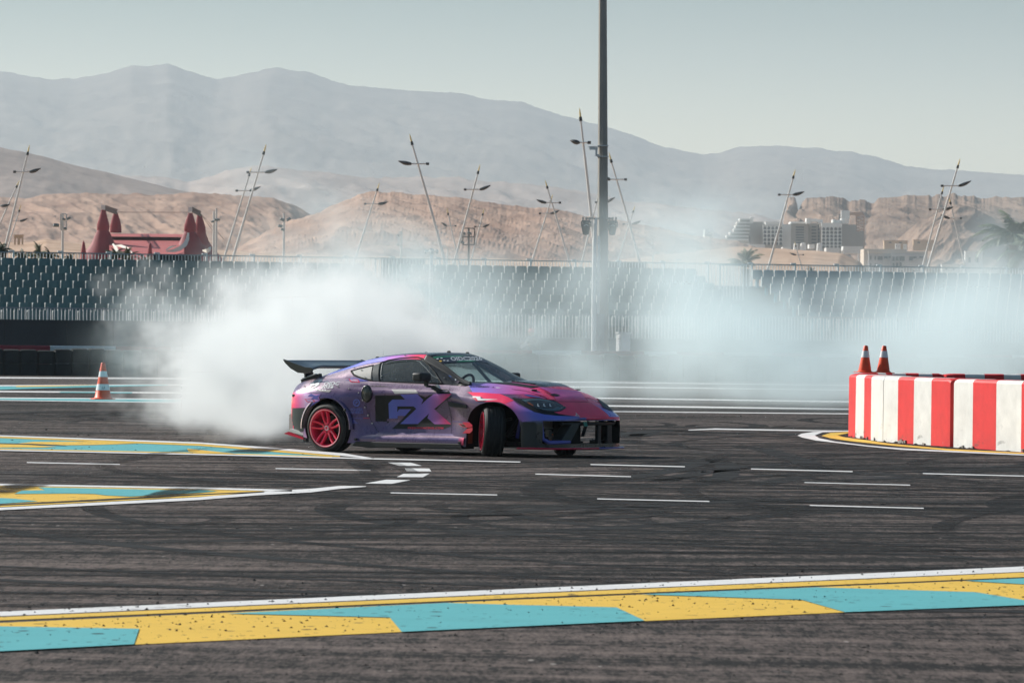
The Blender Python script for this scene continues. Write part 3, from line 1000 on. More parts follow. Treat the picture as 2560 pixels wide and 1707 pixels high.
ZTOP = FLOOR0 + RISE * NROW + 0.62
fence("rear_railing", "railing with white pickets along the top of the grandstand", PITCH_R * NROW + 0.42, 3.55, 4.50, S0, S1, 0.132, 1.98)
fence("front_railing", "tall picket railing along the front of the grandstand", -0.62, 1.40, 2.36, S0, S1, 0.142, 2.2, 0.035, 0.024, False)
sg0, sg1 = s_at(893, 6.2), s_at(950, 6.2)
fence("stair_gate", "short tall picket gate closing the stair opening near the middle of the stand", 4.6, 3.0, 4.45, sg0, sg1, 0.145, 9.0, 0.04, 0.024, False)
sg0, sg1 = s_at(1745, 6.2), s_at(1812, 6.2)
fence("stair_gate", "tall picket gate beside the blue seats, closing the wider stair opening", 4.4, 3.0, 4.42, sg0, sg1, 0.145, 9.0, 0.04, 0.024, False)
# sagging dark tarpaulins hung behind the rear railing
M_TARP = mat("navy_tarpaulin", (0.010, 0.014, 0.022), 0.7)
for x0, x1, lab in ((381, 500, "black tarpaulin on the rear railing below the red circus tent"),
                    (951, 1060, "dark tarpaulin on the rear railing beside the camera pole"),
                    (1520, 1614, "dark tarpaulin on the rear railing just past the tall mast")):
    a0, a1 = s_at(x0, 6.9), s_at(x1, 6.9)
    m_ = MB(); rows = []
    for i in range(13):
        q = i / 12
        sag = -0.05 * math.sin(math.pi * q)
        rows.append([sp(a0 + (a1 - a0) * q, 6.9 + 0.02 * math.sin(9 * q), z_) for z_ in (4.52 + sag, 4.2, 3.6)])
    m_.grid(rows); rows2 = [[v + BV * 0.012 for v in r_] for r_ in rows]; m_.grid(rows2)
    m_.grid([[r_[0] for r_ in rows], [r_[0] for r_ in rows2]])
    tag(m_.build("tarpaulin", M_TARP, None, 60), lab, "tarpaulin", "tarpaulins on the rear railing")

# ================================================================== MAST, CABINET, CAMERA POLE
M_MAST = mat("mast_grey_paint", (0.27, 0.25, 0.225), 0.55, vary=0.12, scale=2)
M_MASTB = mat("mast_base_sleeve", (0.30, 0.31, 0.32), 0.55, vary=0.12, scale=2)
M_WSTEEL = mat("white_painted_steel", (0.72, 0.72, 0.71), 0.45, vary=0.08)
M_BLACK = mat("black_housing", (0.014, 0.015, 0.017), 0.45)
M_GLASS_D = mat("dark_lens", (0.02, 0.025, 0.03), 0.08, spec=0.8)
DM = 203.5
base = at(1508, 850, DM); base.z = 0
topm = at(1507, -140, DM)
mast = empty("floodlight_mast", base, 0, "very tall tapered grey mast rising out of the picture, with two hanging lamps", "light mast")
B = Vector((0, 0, 0)); T = topm - base
shaft = MB()
def mp(z_): return Vector((T.x * z_ / T.z, T.y * z_ / T.z, z_))
hts = [0, 2, 4, 6, 8, 10, 12, T.z]
shaft.tube([mp(h) for h in hts], [0.215, 0.208, 0.20, 0.19, 0.178, 0.166, 0.154, 0.136], 8)
shaft.build("mast_shaft", M_MAST, mast, 25)
zpx = lambda py: at(1508, py, DM).z
px2 = lambda px, py, dy=0.0: at(px, py, DM + dy) - base
sl = MB()   # splice sleeve on the right of the shaft and a flat cover strip
a_, b_ = px2(1502, 579, -0.2), px2(1520, 579, -0.2)
sl.box(((a_.x + b_.x) / 2 - 0.0, -0.06, (zpx(579) + zpx(785)) / 2), (b_.x - a_.x, 0.40, zpx(579) - zpx(785)))
sl.build("lower_sleeve", M_MAST, mast)
st_ = MB(); st_.box((px2(1496, 700).x, -0.275, (zpx(590) + zpx(785)) / 2), (0.10, 0.03, zpx(590) - zpx(785))); st_.build("cover_strip", M_WSTEEL, mast)
lo_ = MB(); lo_.box((px2(1499, 800).x, -0.05, zpx(785) / 2), (0.36, 0.42, zpx(785))); lo_.build("base_sleeve", M_MASTB, mast)
for py in (365, 392, 628, 697):
    r_ = MB(); zc = zpx(py); q = mp(zc)
    r_.box((q.x + 0.0, q.y - 0.0, zc), (0.46 if py > 579 else 0.42, 0.46, 0.03)); r_.build("strap", M_WSTEEL, mast)
cp = MB(); c0 = px2(1484, 878, -0.35); c0.z = 0; c1_ = px2(1489, 545, -0.22)
cp.tube([c0, px2(1485, 700, -.3), px2(1487, 600, -.25), c1_], [0.088, 0.086, 0.075, 0.06], 10); cp.build("conduit_pipe", M_WSTEEL, mast, 40)
cap_ = MB(); cap_.box((px2(1499, 860).x - 0.1, -0.30, 0.75), (0.20, 0.10, 1.5)); cap_.tube([(px2(1497, 860).x - .02, -0.33, .9), (px2(1497, 860).x - .04, -0.37, 1.3), (px2(1497, 860).x + .06, -0.33, 1.62)], 0.05, 8)
cap_.build("cable_riser", M_MASTB, mast)
for sx, xa in ((-1, 1465), (1, 1531)):                      # moving-head lamps under short arms
    z0 = zpx(547); q = mp(z0); xc = px2(xa, 560).x
    ar = MB(); ar.bar((q.x, q.y - 0.2, z0), (xc - 0.1 * -sx * 0, -0.3, z0), 0.05)
    for e in (-.12, 0.0, .12): ar.tube([(xc + e, -0.3, z0 - .06), (xc + e, -0.3, z0 + .05)], 0.035, 8)
    ar.build("lamp_arm", M_MAST, mast)
    zl = zpx(553)
    h_ = MB(); h_.box((xc, -0.3, zl - 0.03), (0.36, 0.26, 0.10), taper=0.8)
    h_.box((xc - 0.17, -0.3, zl - 0.12), (0.04, 0.2, 0.2)); h_.box((xc + 0.17, -0.3, zl - 0.12), (0.04, 0.2, 0.2))
    h_.build("lamp_yoke", M_BLACK, mast)
    hd_ = MB(); hd_.lathe([(0.02, -0.52), (0.10, -0.50), (0.12, -0.44), (0.135, -0.34), (0.155, -0.30), (0.155, -0.12), (0.10, -0.08), (0.02, -0.07)], 16, center=(xc - 0.01, -0.3, zl))
    ho = hd_.build("lamp_head", M_BLACK, mast, 40)
    ring = MB(); 
    for k in range(9):
        a = math.pi * (0.12 + 0.76 * k / 8)
        a2 = math.pi * (0.12 + 0.76 * (k + 1) / 8)
        if k < 8: ring.bar((xc + 0.08 * math.cos(a), -0.46, zl - 0.22 + 0.07 * math.sin(a)), (xc + 0.08 * math.cos(a2), -0.46, zl - 0.22 + 0.07 * math.sin(a2)), 0.02)
    ring.build("lamp_trim", M_WSTEEL, ho)
cm_ = MB(); z_ = zpx(373); q = mp(z_)      # surveillance camera on a bracket
cm_.bar((q.x - .15, q.y - .2, z_ - .25), (q.x - .24, q.y - .25, z_ - .22), 0.08); cm_.bar((q.x - .24, q.y - .25, z_ - .25), (q.x - .24, q.y - .25, z_ + .02), 0.07)
cm_.build("camera_bracket", M_WSTEEL, mast)
cm_ = MB(); cm_.box((q.x - .34, q.y - .27, z_ + .01), (0.30, 0.12, 0.10)); cm_.box((q.x - .36, q.y - .27, z_ + .075), (0.38, 0.15, 0.02), Matrix.Rotation(-.06, 3, 'Y'))
cm_.build("camera_housing", M_WSTEEL, mast)

cb = at(1558, 850, 203.5); cb.z = 0                              # white utility cabinet
cab = empty("utility_cabinet", cb, -0.95, "white utility cabinet with a lipped lid standing right of the mast foot", "cabinet")
zt_ = at(1558, 834, 203.5).z
m_ = MB(); m_.box((0, 0, zt_ / 2), (0.40, 0.36, zt_)); bevel(m_.build("cabinet_body", M_WSTEEL, cab), 0.01)
m_ = MB(); m_.box((0, 0, zt_ + 0.025), (0.45, 0.41, 0.05)); bevel(m_.build("cabinet_lid", M_WSTEEL, cab), 0.012)
m_ = MB(); m_.box((0, -0.184, zt_ * 0.55), (0.34, 0.012, zt_ * 0.8)); m_.build("cabinet_door", M_WSTEEL, cab)
for i, (x_, q) in enumerate(((-.05, .88), (0, .88), (.05, .88), (-.05, .83), (.05, .83), (-.02, .76))):
    m_ = MB(); m_.box((x_, -0.192, zt_ * q), (0.022, 0.006, 0.022)); m_.build("vent_hole", M_BLACK, cab)

pb = at(1076, 850, 201.0); pb.z = 0                               # pole with three cameras
pole = empty("camera_pole", pb, 0, "slim white pole with three surveillance cameras on top, seen through the smoke", "camera pole")
zt2 = at(1076, 628, 201).z
m_ = MB(); m_.tube([(0, 0, 0), (0, 0, zt2 + .1)], [0.075, 0.06], 12); m_.build("pole_shaft", M_WSTEEL, pole, 40)
m_ = MB(); m_.bar((-.2, 0, zt2), (.2, 0, zt2), 0.03); m_.build("cross_bar", M_WSTEEL, pole)
for x_ in (-.21, 0.03, .21):
    m_ = MB(); s_ = 1.35 if x_ == 0.03 else 0.9
    m_.tube([(x_, -.12, zt2 - .06), (x_, .1, zt2 + .0)], [0.05 * s_, 0.06 * s_], 10)
    m_.box((x_ - .03, -.02, zt2 + .06 * s_), (0.12 * s_, 0.26, 0.02))
    o = m_.build("camera_housing", M_WSTEEL, pole, 40)
    m_ = MB(); m_.tube([(x_, -.135, zt2 - .066), (x_, -.118, zt2 - .06)], 0.042 * s_, 10); m_.build("camera_lens", M_BLACK, o)

# ================================================================== LAND BEYOND THE STAND
def earth_material(name, lo, hi, scale, strata=0.0, rough_mix=0.5):
    m = bpy.data.materials.new(name); m.use_nodes = True
    nt = m.node_tree; p = nt.nodes['Principled BSDF']
    tc = nt.nodes.new('ShaderNodeTexCoord')
    x, y, z = sep(nt, tc.outputs['Object'])
    n1 = noise(nt, vec(nt, x * scale, y * scale, z * scale * 1.5), 1, 9, 0.66, 0.3)
    n2 = noise(nt, vec(nt, x * scale * 0.2, y * scale * 0.2, z * scale * 0.6), 1, 4, 0.5)
    t = (n1 * 0.6 + n2 * 0.4).ramp(0.36, 0.64)
    if strata:
        w = noise(nt, vec(nt, x * scale * 0.08, y * scale * 0.08, z * scale * 2.2), 1, 5, 0.7)
        t = t * (1 - strata) + w.ramp(0.4, 0.6) * strata
    c = mixc(nt, t, lo, hi)
    sh = noise(nt, vec(nt, x * scale * 4, y * scale * 4, z * scale * 4), 1, 3, 0.6).ramp(0.70, 0.76)
    c = mixc(nt, sh * 0.5, c, (0.07, 0.065, 0.045))
    nt.links.new(c, p.inputs['Base Color'])
    p.inputs['Roughness'].default_value = 0.95; p.inputs['Specular IOR Level'].default_value = 0.1
    return m

def terrain(name, prof, Y, front, back, m, rough=(0.0, 1.0), nu=420, nv=70, zfoot=0.0, seed=1, shape=1.0, ridged=True, jag=0.0, gully=0.3, skew=0.0):
    """a range of hills standing Y metres away whose skyline runs along the photograph pixels in prof"""
    xs = [a for a, b in prof]; ys = [b for a, b in prof]
    us = np.linspace(xs[0], xs[-1], nu)
    py = np.interp(us, xs, ys) if jag else pchip(xs, ys, us)
    top = np.array([at(a, b, Y) for a, b in zip(us, py)])
    zt = top[:, 2]
    pxm = Y / F
    amp, freq = rough
    zj = 0
    if jag: zj = (fbm(us * 0.06, us * 0, 5, seed + 40) - 0.5) * jag * pxm
    ts = np.concatenate([np.linspace(0, 1, nv), np.linspace(1, 2, nv // 3)[1:]])
    V = np.zeros((len(ts), nu, 3))
    for j, t in enumerate(ts):
        if t <= 1:
            yy = Y - front * (1 - t); s = t ** shape
            sh_ = (fbm(us * 0.006, us * 0 + t * 4.0, 4, seed + 77) - 0.5) * 420 * (1 - t)
            zrow = np.interp(us + sh_, us, zt)
            env = math.sin(math.pi * min(1, max(0, t * 0.93))) ** 0.6
        else:
            yy = Y + back * (t - 1); s = math.cos((t - 1) * math.pi / 2); env = 0.15; zrow = zt
        X = (top[:, 0]) * (yy / Y)
        nx = (X / pxm) * 0.011 * freq; ny = (yy / pxm) * 0.011 * freq
        nx = nx + skew * ny
        wq = fbm(nx * 0.7, ny * gully, 3, seed + 9)
        r = fbm(nx + 0.9 * wq, ny * gully + 0.4 * wq, 7, seed, 0.50, ridged) - (0.62 if ridged else 0.5)
        r2 = fbm(nx * 4.3 + ny * 1.3, ny * 2.2 - nx, 5, seed + 5, 0.62, False) - 0.5
        zz_ = zfoot + (zrow - zfoot) * s + zj * s ** 8 + (r + 0.42 * r2) * amp * pxm * env
        V[j, :, 0] = X; V[j, :, 1] = yy + (r2 * 0.6 - r * 0.35) * amp * pxm * env; V[j, :, 2] = np.maximum(zz_, -0.5)
    n = len(ts)
    vs = V.reshape(-1, 3)
    i = np.arange(n - 1)[:, None] * nu + np.arange(nu - 1)[None, :]
    q = np.stack([i, i + 1, i + 1 + nu, i + nu], -1).reshape(-1, 4)
    me = bpy.data.meshes.new(name)
    me.from_pydata(vs.tolist(), [], q.tolist()); me.update()
    return tag(mesh_obj(name, me, m, None, 180), kind='structure')

M_FAR = earth_material("far_mountain_rock", (0.15, 0.125, 0.115), (0.27, 0.23, 0.20), 0.004, 0.2)
M_HILL = earth_material("bare_hill_earth", (0.21, 0.155, 0.135), (0.35, 0.27, 0.235), 0.035, 0.1)
M_PALE = earth_material("pale_hill_earth", (0.28, 0.215, 0.19), (0.45, 0.36, 0.315), 0.02, 0.15)
M_QUARRY = earth_material("quarried_brown_rock", (0.25, 0.155, 0.12), (0.49, 0.33, 0.25), 0.06, 0.3)
M_CLIFF = earth_material("cliff_rock", (0.14, 0.095, 0.075), (0.36, 0.25, 0.19), 0.03, 0.35)
M_SAND = earth_material("sandy_ground", (0.36, 0.23, 0.155), (0.54, 0.38, 0.28), 0.12, 0.0)

sc2 = lambda L: [(a * 1.0884, b * 1.0884) for a, b in L]
terrain("mountain_range", sc2([(-1000, 260), (-600, 215), (-250, 185), (-100, 172), (0, 165), (40, 172), (105, 182), (165, 187), (210, 178), (255, 166), (300, 150), (345, 150), (385, 143), (420, 155), (460, 170), (500, 182), (540, 178), (580, 165), (630, 152), (690, 163), (760, 187), (850, 200), (950, 212), (1060, 218), (1130, 228), (1190, 235), (1240, 247), (1300, 268), (1345, 283), (1400, 295), (1450, 310), (1500, 330), (1560, 345), (1610, 354), (1650, 352), (1700, 340), (1740, 335), (1800, 333), (1850, 338), (1900, 344), (1960, 348), (2020, 362), (2090, 383), (2130, 388), (2200, 392), (2280, 396), (2352, 402), (2500, 405), (2700, 420), (3100, 445), (3500, 470)]),
        16000, 7000, 2600, M_FAR, (36, 0.5), 620, 110, 0, 3, 1.1, jag=5, gully=0.6, skew=0.35)
terrain("hill_ridge", [(-900, 500), (-200, 460), (60, 470), (250, 440), (330, 440), (400, 443), (440, 450), (470, 457), (500, 450), (560, 430), (640, 416), (700, 420), (780, 427), (860, 437), (930, 445), (1000, 445), (1130, 442), (1200, 450), (1280, 458), (1400, 470), (1500, 490), (1600, 505), (1700, 515), (1800, 527), (1900, 540), (1990, 560), (2200, 600), (2700, 620), (3300, 640)],
        8000, 1100, 900, M_PALE, (36, 1.0), 520, 100, 0, 11, 0.8, jag=4, gully=0.35, skew=0.5)
terrain("hill_slope", [(-1000, 420), (-600, 352), (-220, 345), (0, 369), (59, 380), (103, 389), (147, 402), (205, 417), (273, 433), (337, 448), (396, 463), (455, 476), (500, 484), (700, 520), (900, 600), (1000, 660)],
        4200, 700, 600, M_HILL, (16, 0.8), 340, 70, 0, 21, 0.75, ridged=False, jag=2)
terrain("quarry_plateau", [(-900, 560), (-200, 505), (0, 492), (60, 497), (110, 490), (160, 485), (210, 484), (260, 487), (330, 485), (400, 487), (470, 483), (550, 487), (640, 492), (690, 498), (730, 511), (760, 528), (790, 545), (860, 580), (940, 640)],
        2300, 170, 260, M_QUARRY, (30, 1.3), 520, 130, 0, 31, 0.62, jag=4, gully=0.28, skew=0.5)
terrain("quarry_hill", [(560, 640), (700, 560), (770, 541), (800, 532), (850, 505), (900, 484), (940, 480), (1000, 482), (1060, 487), (1130, 492), (1200, 502), (1280, 515), (1370, 520), (1440, 535), (1500, 545), (1560, 552), (1650, 572), (1750, 592), (1850, 604), (2000, 660)],
        2000, 230, 280, M_QUARRY, (36, 1.25), 620, 150, 0, 41, 0.62, jag=5, gully=0.26, skew=0.75)
terrain("cliff_ridge", [(1890, 640), (1940, 610), (1964, 566), (1969, 500), (1976, 489), (1988, 491), (1994, 512), (1996, 535), (2002, 512), (2010, 498), (2019, 492), (2030, 495), (2045, 493), (2108, 495), (2117, 502), (2126, 508), (2136, 504), (2150, 500), (2163, 505), (2175, 510), (2186, 512), (2196, 503), (2215, 498), (2260, 492), (2320, 489), (2400, 490), (2450, 494), (2560, 492), (2750, 500), (3200, 540)],
        3900, 260, 260, M_CLIFF, (38, 1.2), 640, 130, 0, 51, 0.42, jag=16, gully=0.4, skew=0.6)
terrain("cliff_ridge", [(2120, 660), (2170, 640), (2230, 610), (2290, 560), (2340, 535), (2380, 516), (2400, 512), (2440, 520), (2480, 545), (2520, 560), (2600, 590), (2750, 610)],
        3500, 170, 200, M_CLIFF, (28, 1.3), 320, 90, 0, 57, 0.6, jag=6, gully=0.35, skew=-0.6)
terrain("sand_bank", [(1500, 655), (1640, 640), (1760, 625), (1850, 617), (1950, 622), (2050, 627), (2110, 634), (2150, 655), (2190, 700), (2400, 720), (2750, 720)],
        1500, 560, 500, M_SAND, (7, 1.2), 260, 40, 0, 61, 0.9, ridged=False, jag=2)
terrain("sand_bank", [(-200, 603), (0, 606), (60, 607), (85, 604), (110, 598), (140, 600), (200, 608), (300, 612), (500, 620), (640, 632), (900, 640), (1200, 646), (1500, 655), (1700, 662)],
        1100, 500, 400, M_SAND, (7, 1.4), 300, 40, 0, 67, 0.9, ridged=False, jag=3)
sd = MB(); sd.add([(-4000, 245, 0.006), (4000, 245, 0.006), (4000, 18000, 0.006), (-4000, 18000, 0.006)], [(0, 1, 2, 3)])
tag(sd.build("sandy_plain", M_SAND), kind='structure')

# ================================================================== LEANING LAMP POSTS
M_LAMP = mat("lamp_post_grey", (0.62, 0.62, 0.61), 0.45, metal=0.1, vary=0.1)
M_LAMPD = mat("lamp_head_dark", (0.03, 0.033, 0.035), 0.4)
M_TIP = mat("yellow_lamp_tip", (0.72, 0.58, 0.25), 0.5)
def lamp_post(top, basep, arm_y, left_x, right_x, lamp_tip, label, bow=0.0):
    """all in photograph pixels; the post is taken as 14 m tall"""
    hz = 832.5 + (basep[0] - 1280) * 0.01047
    pxm_ = (hz - top[1]) / 12.4
    D = F / pxm_
    tp = at(top[0], top[1], D)
    b0 = at(basep[0], basep[1], D)
    k = (0 - tp.z) / (b0.z - tp.z)
    bx = tp.lerp(b0, k)
    t = empty("leaning_lamp_post", bx, 0, label, "lamp post", "leaning lamp posts behind the stand")
    T = tp - bx
    u = 1.0 / pxm_
    bl = lambda q: T * q + Vector((bow * u * math.sin(math.pi * q), 0, 0))
    m_ = MB(); m_.tube([bl(i / 10) for i in range(11)], [0.145 - 0.09 * i / 10 for i in range(11)], 8); m_.build("pole", M_LAMP, t, 40)
    dt = T.normalized()
    m_ = MB(); m_.tube([T, T + dt * 0.25], [0.11, 0.08], 8); m_.build("collar", M_LAMPD, t, 40)
    m_ = MB(); m_.tube([T + dt * 0.25, T + dt * 0.5, T + dt * 0.75], [0.06, 0.05, 0.015], 8); m_.build("tip", M_TIP, t, 40)
    qy = lambda px, py: at(px, py, D) - bx
    lampright = lamp_tip[0] > (left_x + right_x) / 2
    A, Bp = qy(left_x, arm_y), qy(right_x, arm_y)
    fy = Vector((0, -0.08, 0))
    m_ = MB(); m_.tube([A + fy, Bp + fy], 0.05, 6); m_.build("arm", M_LAMP, t, 40)
    e = A if lampright else Bp
    m_ = MB(); m_.tube([e + fy + Vector((-.1, 0, 0)), e + fy + Vector((.1, 0, 0))], 0.09, 8); m_.build("arm_end", M_LAMPD, t, 40)
    s_ = Bp if lampright else A
    tip = qy(*lamp_tip)
    rows = []
    dd = tip - s_
    for i in range(9):
        q = i / 8
        c = s_ + dd * q + Vector((0, 0, -0.22 * math.sin(math.pi * q * 0.9) * abs(dd.x) * 0.25)) + fy
        w_ = 0.26 * math.sin(math.pi * min(1, 0.14 + q * 0.84)) + 0.03
        th = 0.13 * math.sin(math.pi * min(1, 0.16 + q * 0.82)) + 0.015
        rows.append([c + Vector((0, w_ * math.cos(a), th * math.sin(a))) for a in [2 * math.pi * k_ / 10 for k_ in range(10)]])
    m_ = MB(); m_.grid(rows, 0, True); m_.f.append(tuple(range(10))); m_.f.append(tuple(range(80, 90))); m_.mi += [0, 0]
    m_.build("lamp_head", M_LAMPD, t, 60)
    return t
lamps = [
 ((68, 388), (11, 628), 430, 37, 74, (102, 421), "leaning lamp post at the far left, tall, in front of the smooth dark hill", 0),
 ((47, 530), (18, 625), 553, 29, 50, (70, 546), "small leaning lamp post just beside the tall one at the far left", 0),
 ((40, 470), (-30, 625), 515, -22, 2, (25, 511), "leaning lamp post mostly outside the frame, only its head showing at the left edge", 0),
 ((622, 441), (562, 641), 477, 592, 624, (652, 466), "shorter post of the close pair right of the circus tent", 0),
 ((658, 387), (584, 641), 431, 620, 663, (694, 423), "taller post of the close pair right of the circus tent", 0),
 ((942, 478), (888, 648), 510, 913, 945, (970, 505), "single leaning post rising before the rocky quarry hill, left of the tall bowed post", 0),
 ((1031, 363), (1106, 655), 410, 1029, 1069, (995, 402), "tall bowed post leaning left, head stretched to the left, by the camera pole", 6),
 ((1194, 435), (1136, 655), 474, 1163, 1199, (1227, 463), "tall post leaning right, crossing in front of the dark floodlight frame", 0),
 ((1121, 538), (1147, 655), 565, 1118, 1139, (1103, 556), "small post leaning left between the tall bowed post and the floodlight frame", 0),
 ((1206, 539), (1177, 655), 567, 1188, 1208, (1225, 560), "small post leaning right beside the dark floodlight frame", 0),
 ((1369, 472), (1422, 661), 507, 1366, 1400, (1341, 499), "post of the crossed pair that leans left, left of the mast", 3),
 ((1376, 505), (1328, 660), 534, 1350, 1376, (1399, 526), "post of the crossed pair that leans right, left of the mast", 0),
 ((1452, 303), (1487, 661), 357, 1449, 1473, (1425, 351), "tallest leaning post, close on the left of the mast", 3),
 ((1498, 480), (1453, 661), 506, 1490, 1514, (1538, 493), "leaning post half hidden behind the mast, its head showing on the right", 0),
 ((1529, 407), (1595, 664), 449, 1526, 1564, (1510, 443), "tall bowed post leaning left just right of the mast", 6),
 ((1582, 532), (1541, 663), 560, 1559, 1580, (1603, 552), "small post leaning right, crossed by the bowed post right of the mast", 0),
 ((1982, 447), (1921, 670), 487, 1948, 1982, (2011, 479), "lone leaning post in front of the long hotel", 0),
 ((2393, 421), (2318, 676), 465, 2355, 2396, (2428, 452), "tallest post of the trio before the cliffs on the right", 0),
 ((2354, 486), (2304, 677), 524, 2325, 2357, (2384, 517), "middle post of the trio before the cliffs, parallel to the tallest", 0),
 ((2377, 511), (2416, 680), 546, 2374, 2402, (2351, 536), "post of the trio before the cliffs that leans left", 0),
 ((1990, 617), (2005, 669), 637, 1990, 2008, (1974, 632), "tiny far lamp post on the sandy ground below the hotel", 0),
]
for a in lamps: lamp_post(*a)

# ---- floodlight masts and small street lights
M_DFRAME = mat("rusty_dark_frame", (0.10, 0.085, 0.08), 0.6)
M_FLOOD = mat("floodlight_glass", (0.50, 0.56, 0.58), 0.25)
M_FBODY = mat("floodlight_body", (0.13, 0.16, 0.165), 0.5)
def flood_mast(x, ybase, ytop, D, frame, lamps_, label, m=M_LAMP):
    b0 = at(x, ybase, D); tp = at(x, ytop, D); b0.z = 0
    t = empty("floodlight_mast", b0, 0, label, "floodlight mast", "small floodlight masts beyond the stand")
    u = D / F
    Q = lambda px, py: at(px, py, D) - b0
    m_ = MB(); m_.tube([(0, 0, 0), tp - b0], [0.13, 0.08], 8); m_.build("pole", m, t, 40)
    if frame:
        fx0, fx1, fys = frame
        m_ = MB()
        for xx in (fx0, fx1): m_.bar(Q(xx, fys[0]), Q(xx, fys[-1]), 0.10)
        for yy in fys: m_.bar(Q(fx0, yy), Q(fx1, yy), 0.09)
        m_.build("frame", m, t)
    for (lx, ly, w_, tilt) in lamps_:
        c = Q(lx, ly) + Vector((0, -0.2, 0))
        rot = Matrix.Rotation(tilt, 3, 'Y') @ Matrix.Rotation(math.radians(50), 3, 'X')
        m_ = MB(); m_.box(c, (w_ * u, 0.55 * w_ * u, 0.35 * w_ * u), rot, taper=0.75); o = m_.build("floodlight", M_FBODY, t)
        m_ = MB(); m_.box(c + rot @ Vector((0, 0, -0.19 * w_ * u)), (0.9 * w_ * u, 0.48 * w_ * u, 0.03), rot); m_.build("glass", M_FLOOD, o)
    return t
flood_mast(157, 640, 533, 420, (152, 166, (535, 555, 575)), ((160, 548, 9, .3), (172, 546, 10, -.5), (163, 571, 9, .3), (141, 563, 15, .05)), "floodlight mast with a light frame, standing left of the circus tent")
flood_mast(535, 645, 527, 430, None, ((541, 550, 9, .2), (532, 554, 8, -.1)), "thin floodlight mast by the right end of the circus tent")
flood_mast(541, 645, 521, 436, None, ((546, 549, 8, .2),), "thinner floodlight mast doubled beside another right of the tent")
flood_mast(710, 650, 533, 440, None, ((706, 549, 12, .4), (722, 548, 12, -.5), (701, 565, 12, .1), (707, 574, 10, .2)), "floodlight mast with lamps on two levels in the smoke before the plateau")
flood_mast(1003, 655, 578, 520, (998, 1005, (580, 592, 614)), ((996, 588, 7, .7), (995, 612, 7, .7)), "narrow floodlight mast before the quarry hill, lamps facing left")
flood_mast(1172, 657, 569, 460, (1157, 1186, (571, 592, 612)), ((1159, 583, 11, .5), (1174, 583, 11, .5), (1156, 606, 11, .5)), "dark floodlight frame with three lamps at the middle of the stand", M_DFRAME)
for x, yt, yb, dx, lab in ((1119, 615, 650, -10, "faint twin-armed street light beside the camera pole"), (1632, 633, 666, 10, "faint street light in the smoke right of the mast"), (1690, 650, 668, 8, "faintest street light, far right of the mast in the smoke")):
    D = 560; b0 = at(x, yb, D); b0.z = 0
    t = empty("street_light", b0, 0, lab, "street light", "faint street lights beyond the stand")
    Q = lambda px, py: at(px, py, D) - b0
    m_ = MB(); m_.tube([(0, 0, 0), Q(x, yt + 8), Q(x + dx * .3, yt + 2), Q(x + dx * .7, yt)], [0.09, 0.07, 0.06, 0.05], 6); m_.build("pole", M_LAMP, t, 40)
    m_ = MB(); m_.box(Q(x + dx, yt), (0.5, 0.2, 0.12)); m_.build("lamp_head", M_WSTEEL, t)

# ================================================================== CIRCUS TENT
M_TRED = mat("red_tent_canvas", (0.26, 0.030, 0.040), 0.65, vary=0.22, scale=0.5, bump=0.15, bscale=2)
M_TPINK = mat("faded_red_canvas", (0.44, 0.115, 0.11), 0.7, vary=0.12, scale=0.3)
M_TWHITE = mat("white_tent_canvas", (0.72, 0.68, 0.60), 0.7)
DT = 600.0
zc9 = lambda x, y: (200 + x * 400 / 2352, 480 + y * 400 / 2352)
tb0 = at(340, 640, DT); tb0.z = 0
tent = empty("circus_tent", tb0, 0, "big red circus tent with four pointed masts and white swooping trim behind the stand", "tent")
Q = lambda zx, zy, dy=0.0: at(*zc9(zx, zy), DT + dy) - tb0
u = DT / F * (400 / 2352)
def spire(prof, dy, mats_, name, n=26, sx=1.0):
    """prof: (half width in crop pixels, crop y, centre x in crop pixels)"""
    rows = []
    for w_, y_, cx in prof:
        c = Q(cx, y_, dy); R = w_ * u
        fold = 0.05
        rows.append([c + Vector((R * math.cos(a) * (1 + fold * math.cos(7 * a)), R * math.sin(a) * 0.8, 0)) for a in [2 * math.pi * k / n for k in range(n)]])
    m_ = MB(); m_.grid(rows, 0, True)
    return m_.build(name, mats_, tent, 50)
spire([(32, 265, 343), (60, 380, 340), (88, 470, 338), (90, 520, 338), (86, 565, 335)], 0, M_TRED, "spire")
spire([(84, 560, 335), (128, 660, 335), (182, 780, 333), (265, 890, 328), (350, 1000, 320), (420, 1150, 315)], 0, M_TRED, "skirt")
spire([(28, 300, 522), (60, 400, 522), (84, 500, 522), (86, 600, 522)], 9, M_TRED, "spire")
spire([(30, 310, 1622), (60, 400, 1620), (86, 490, 1618), (88, 560, 1615), (80, 590, 1615)], 0, M_TRED, "spire")
spire([(82, 585, 1615), (122, 660, 1615), (170, 760, 1622), (262, 865, 1635), (350, 950, 1650), (430, 1120, 1660)], 0, M_TRED, "skirt")
spire([(28, 330, 1752), (55, 420, 1760), (74, 520, 1768), (80, 610, 1770)], 9, M_TRED, "spire")
spire([(80, 610, 1770), (100, 720, 1790), (130, 820, 1820), (200, 930, 1850), (260, 1060, 1880)], 9, M_TRED, "skirt")
for cx, cy, dy in ((343, 228, 0), (522, 296, 9), (1622, 260, 0), (1752, 330, 9)):
    m_ = MB(); c = Q(cx, cy, dy); m_.box(c, (58 * u, 58 * u, 66 * u if dy == 0 else 24 * u)); m_.build("mast_head", M_LAMP, tent)
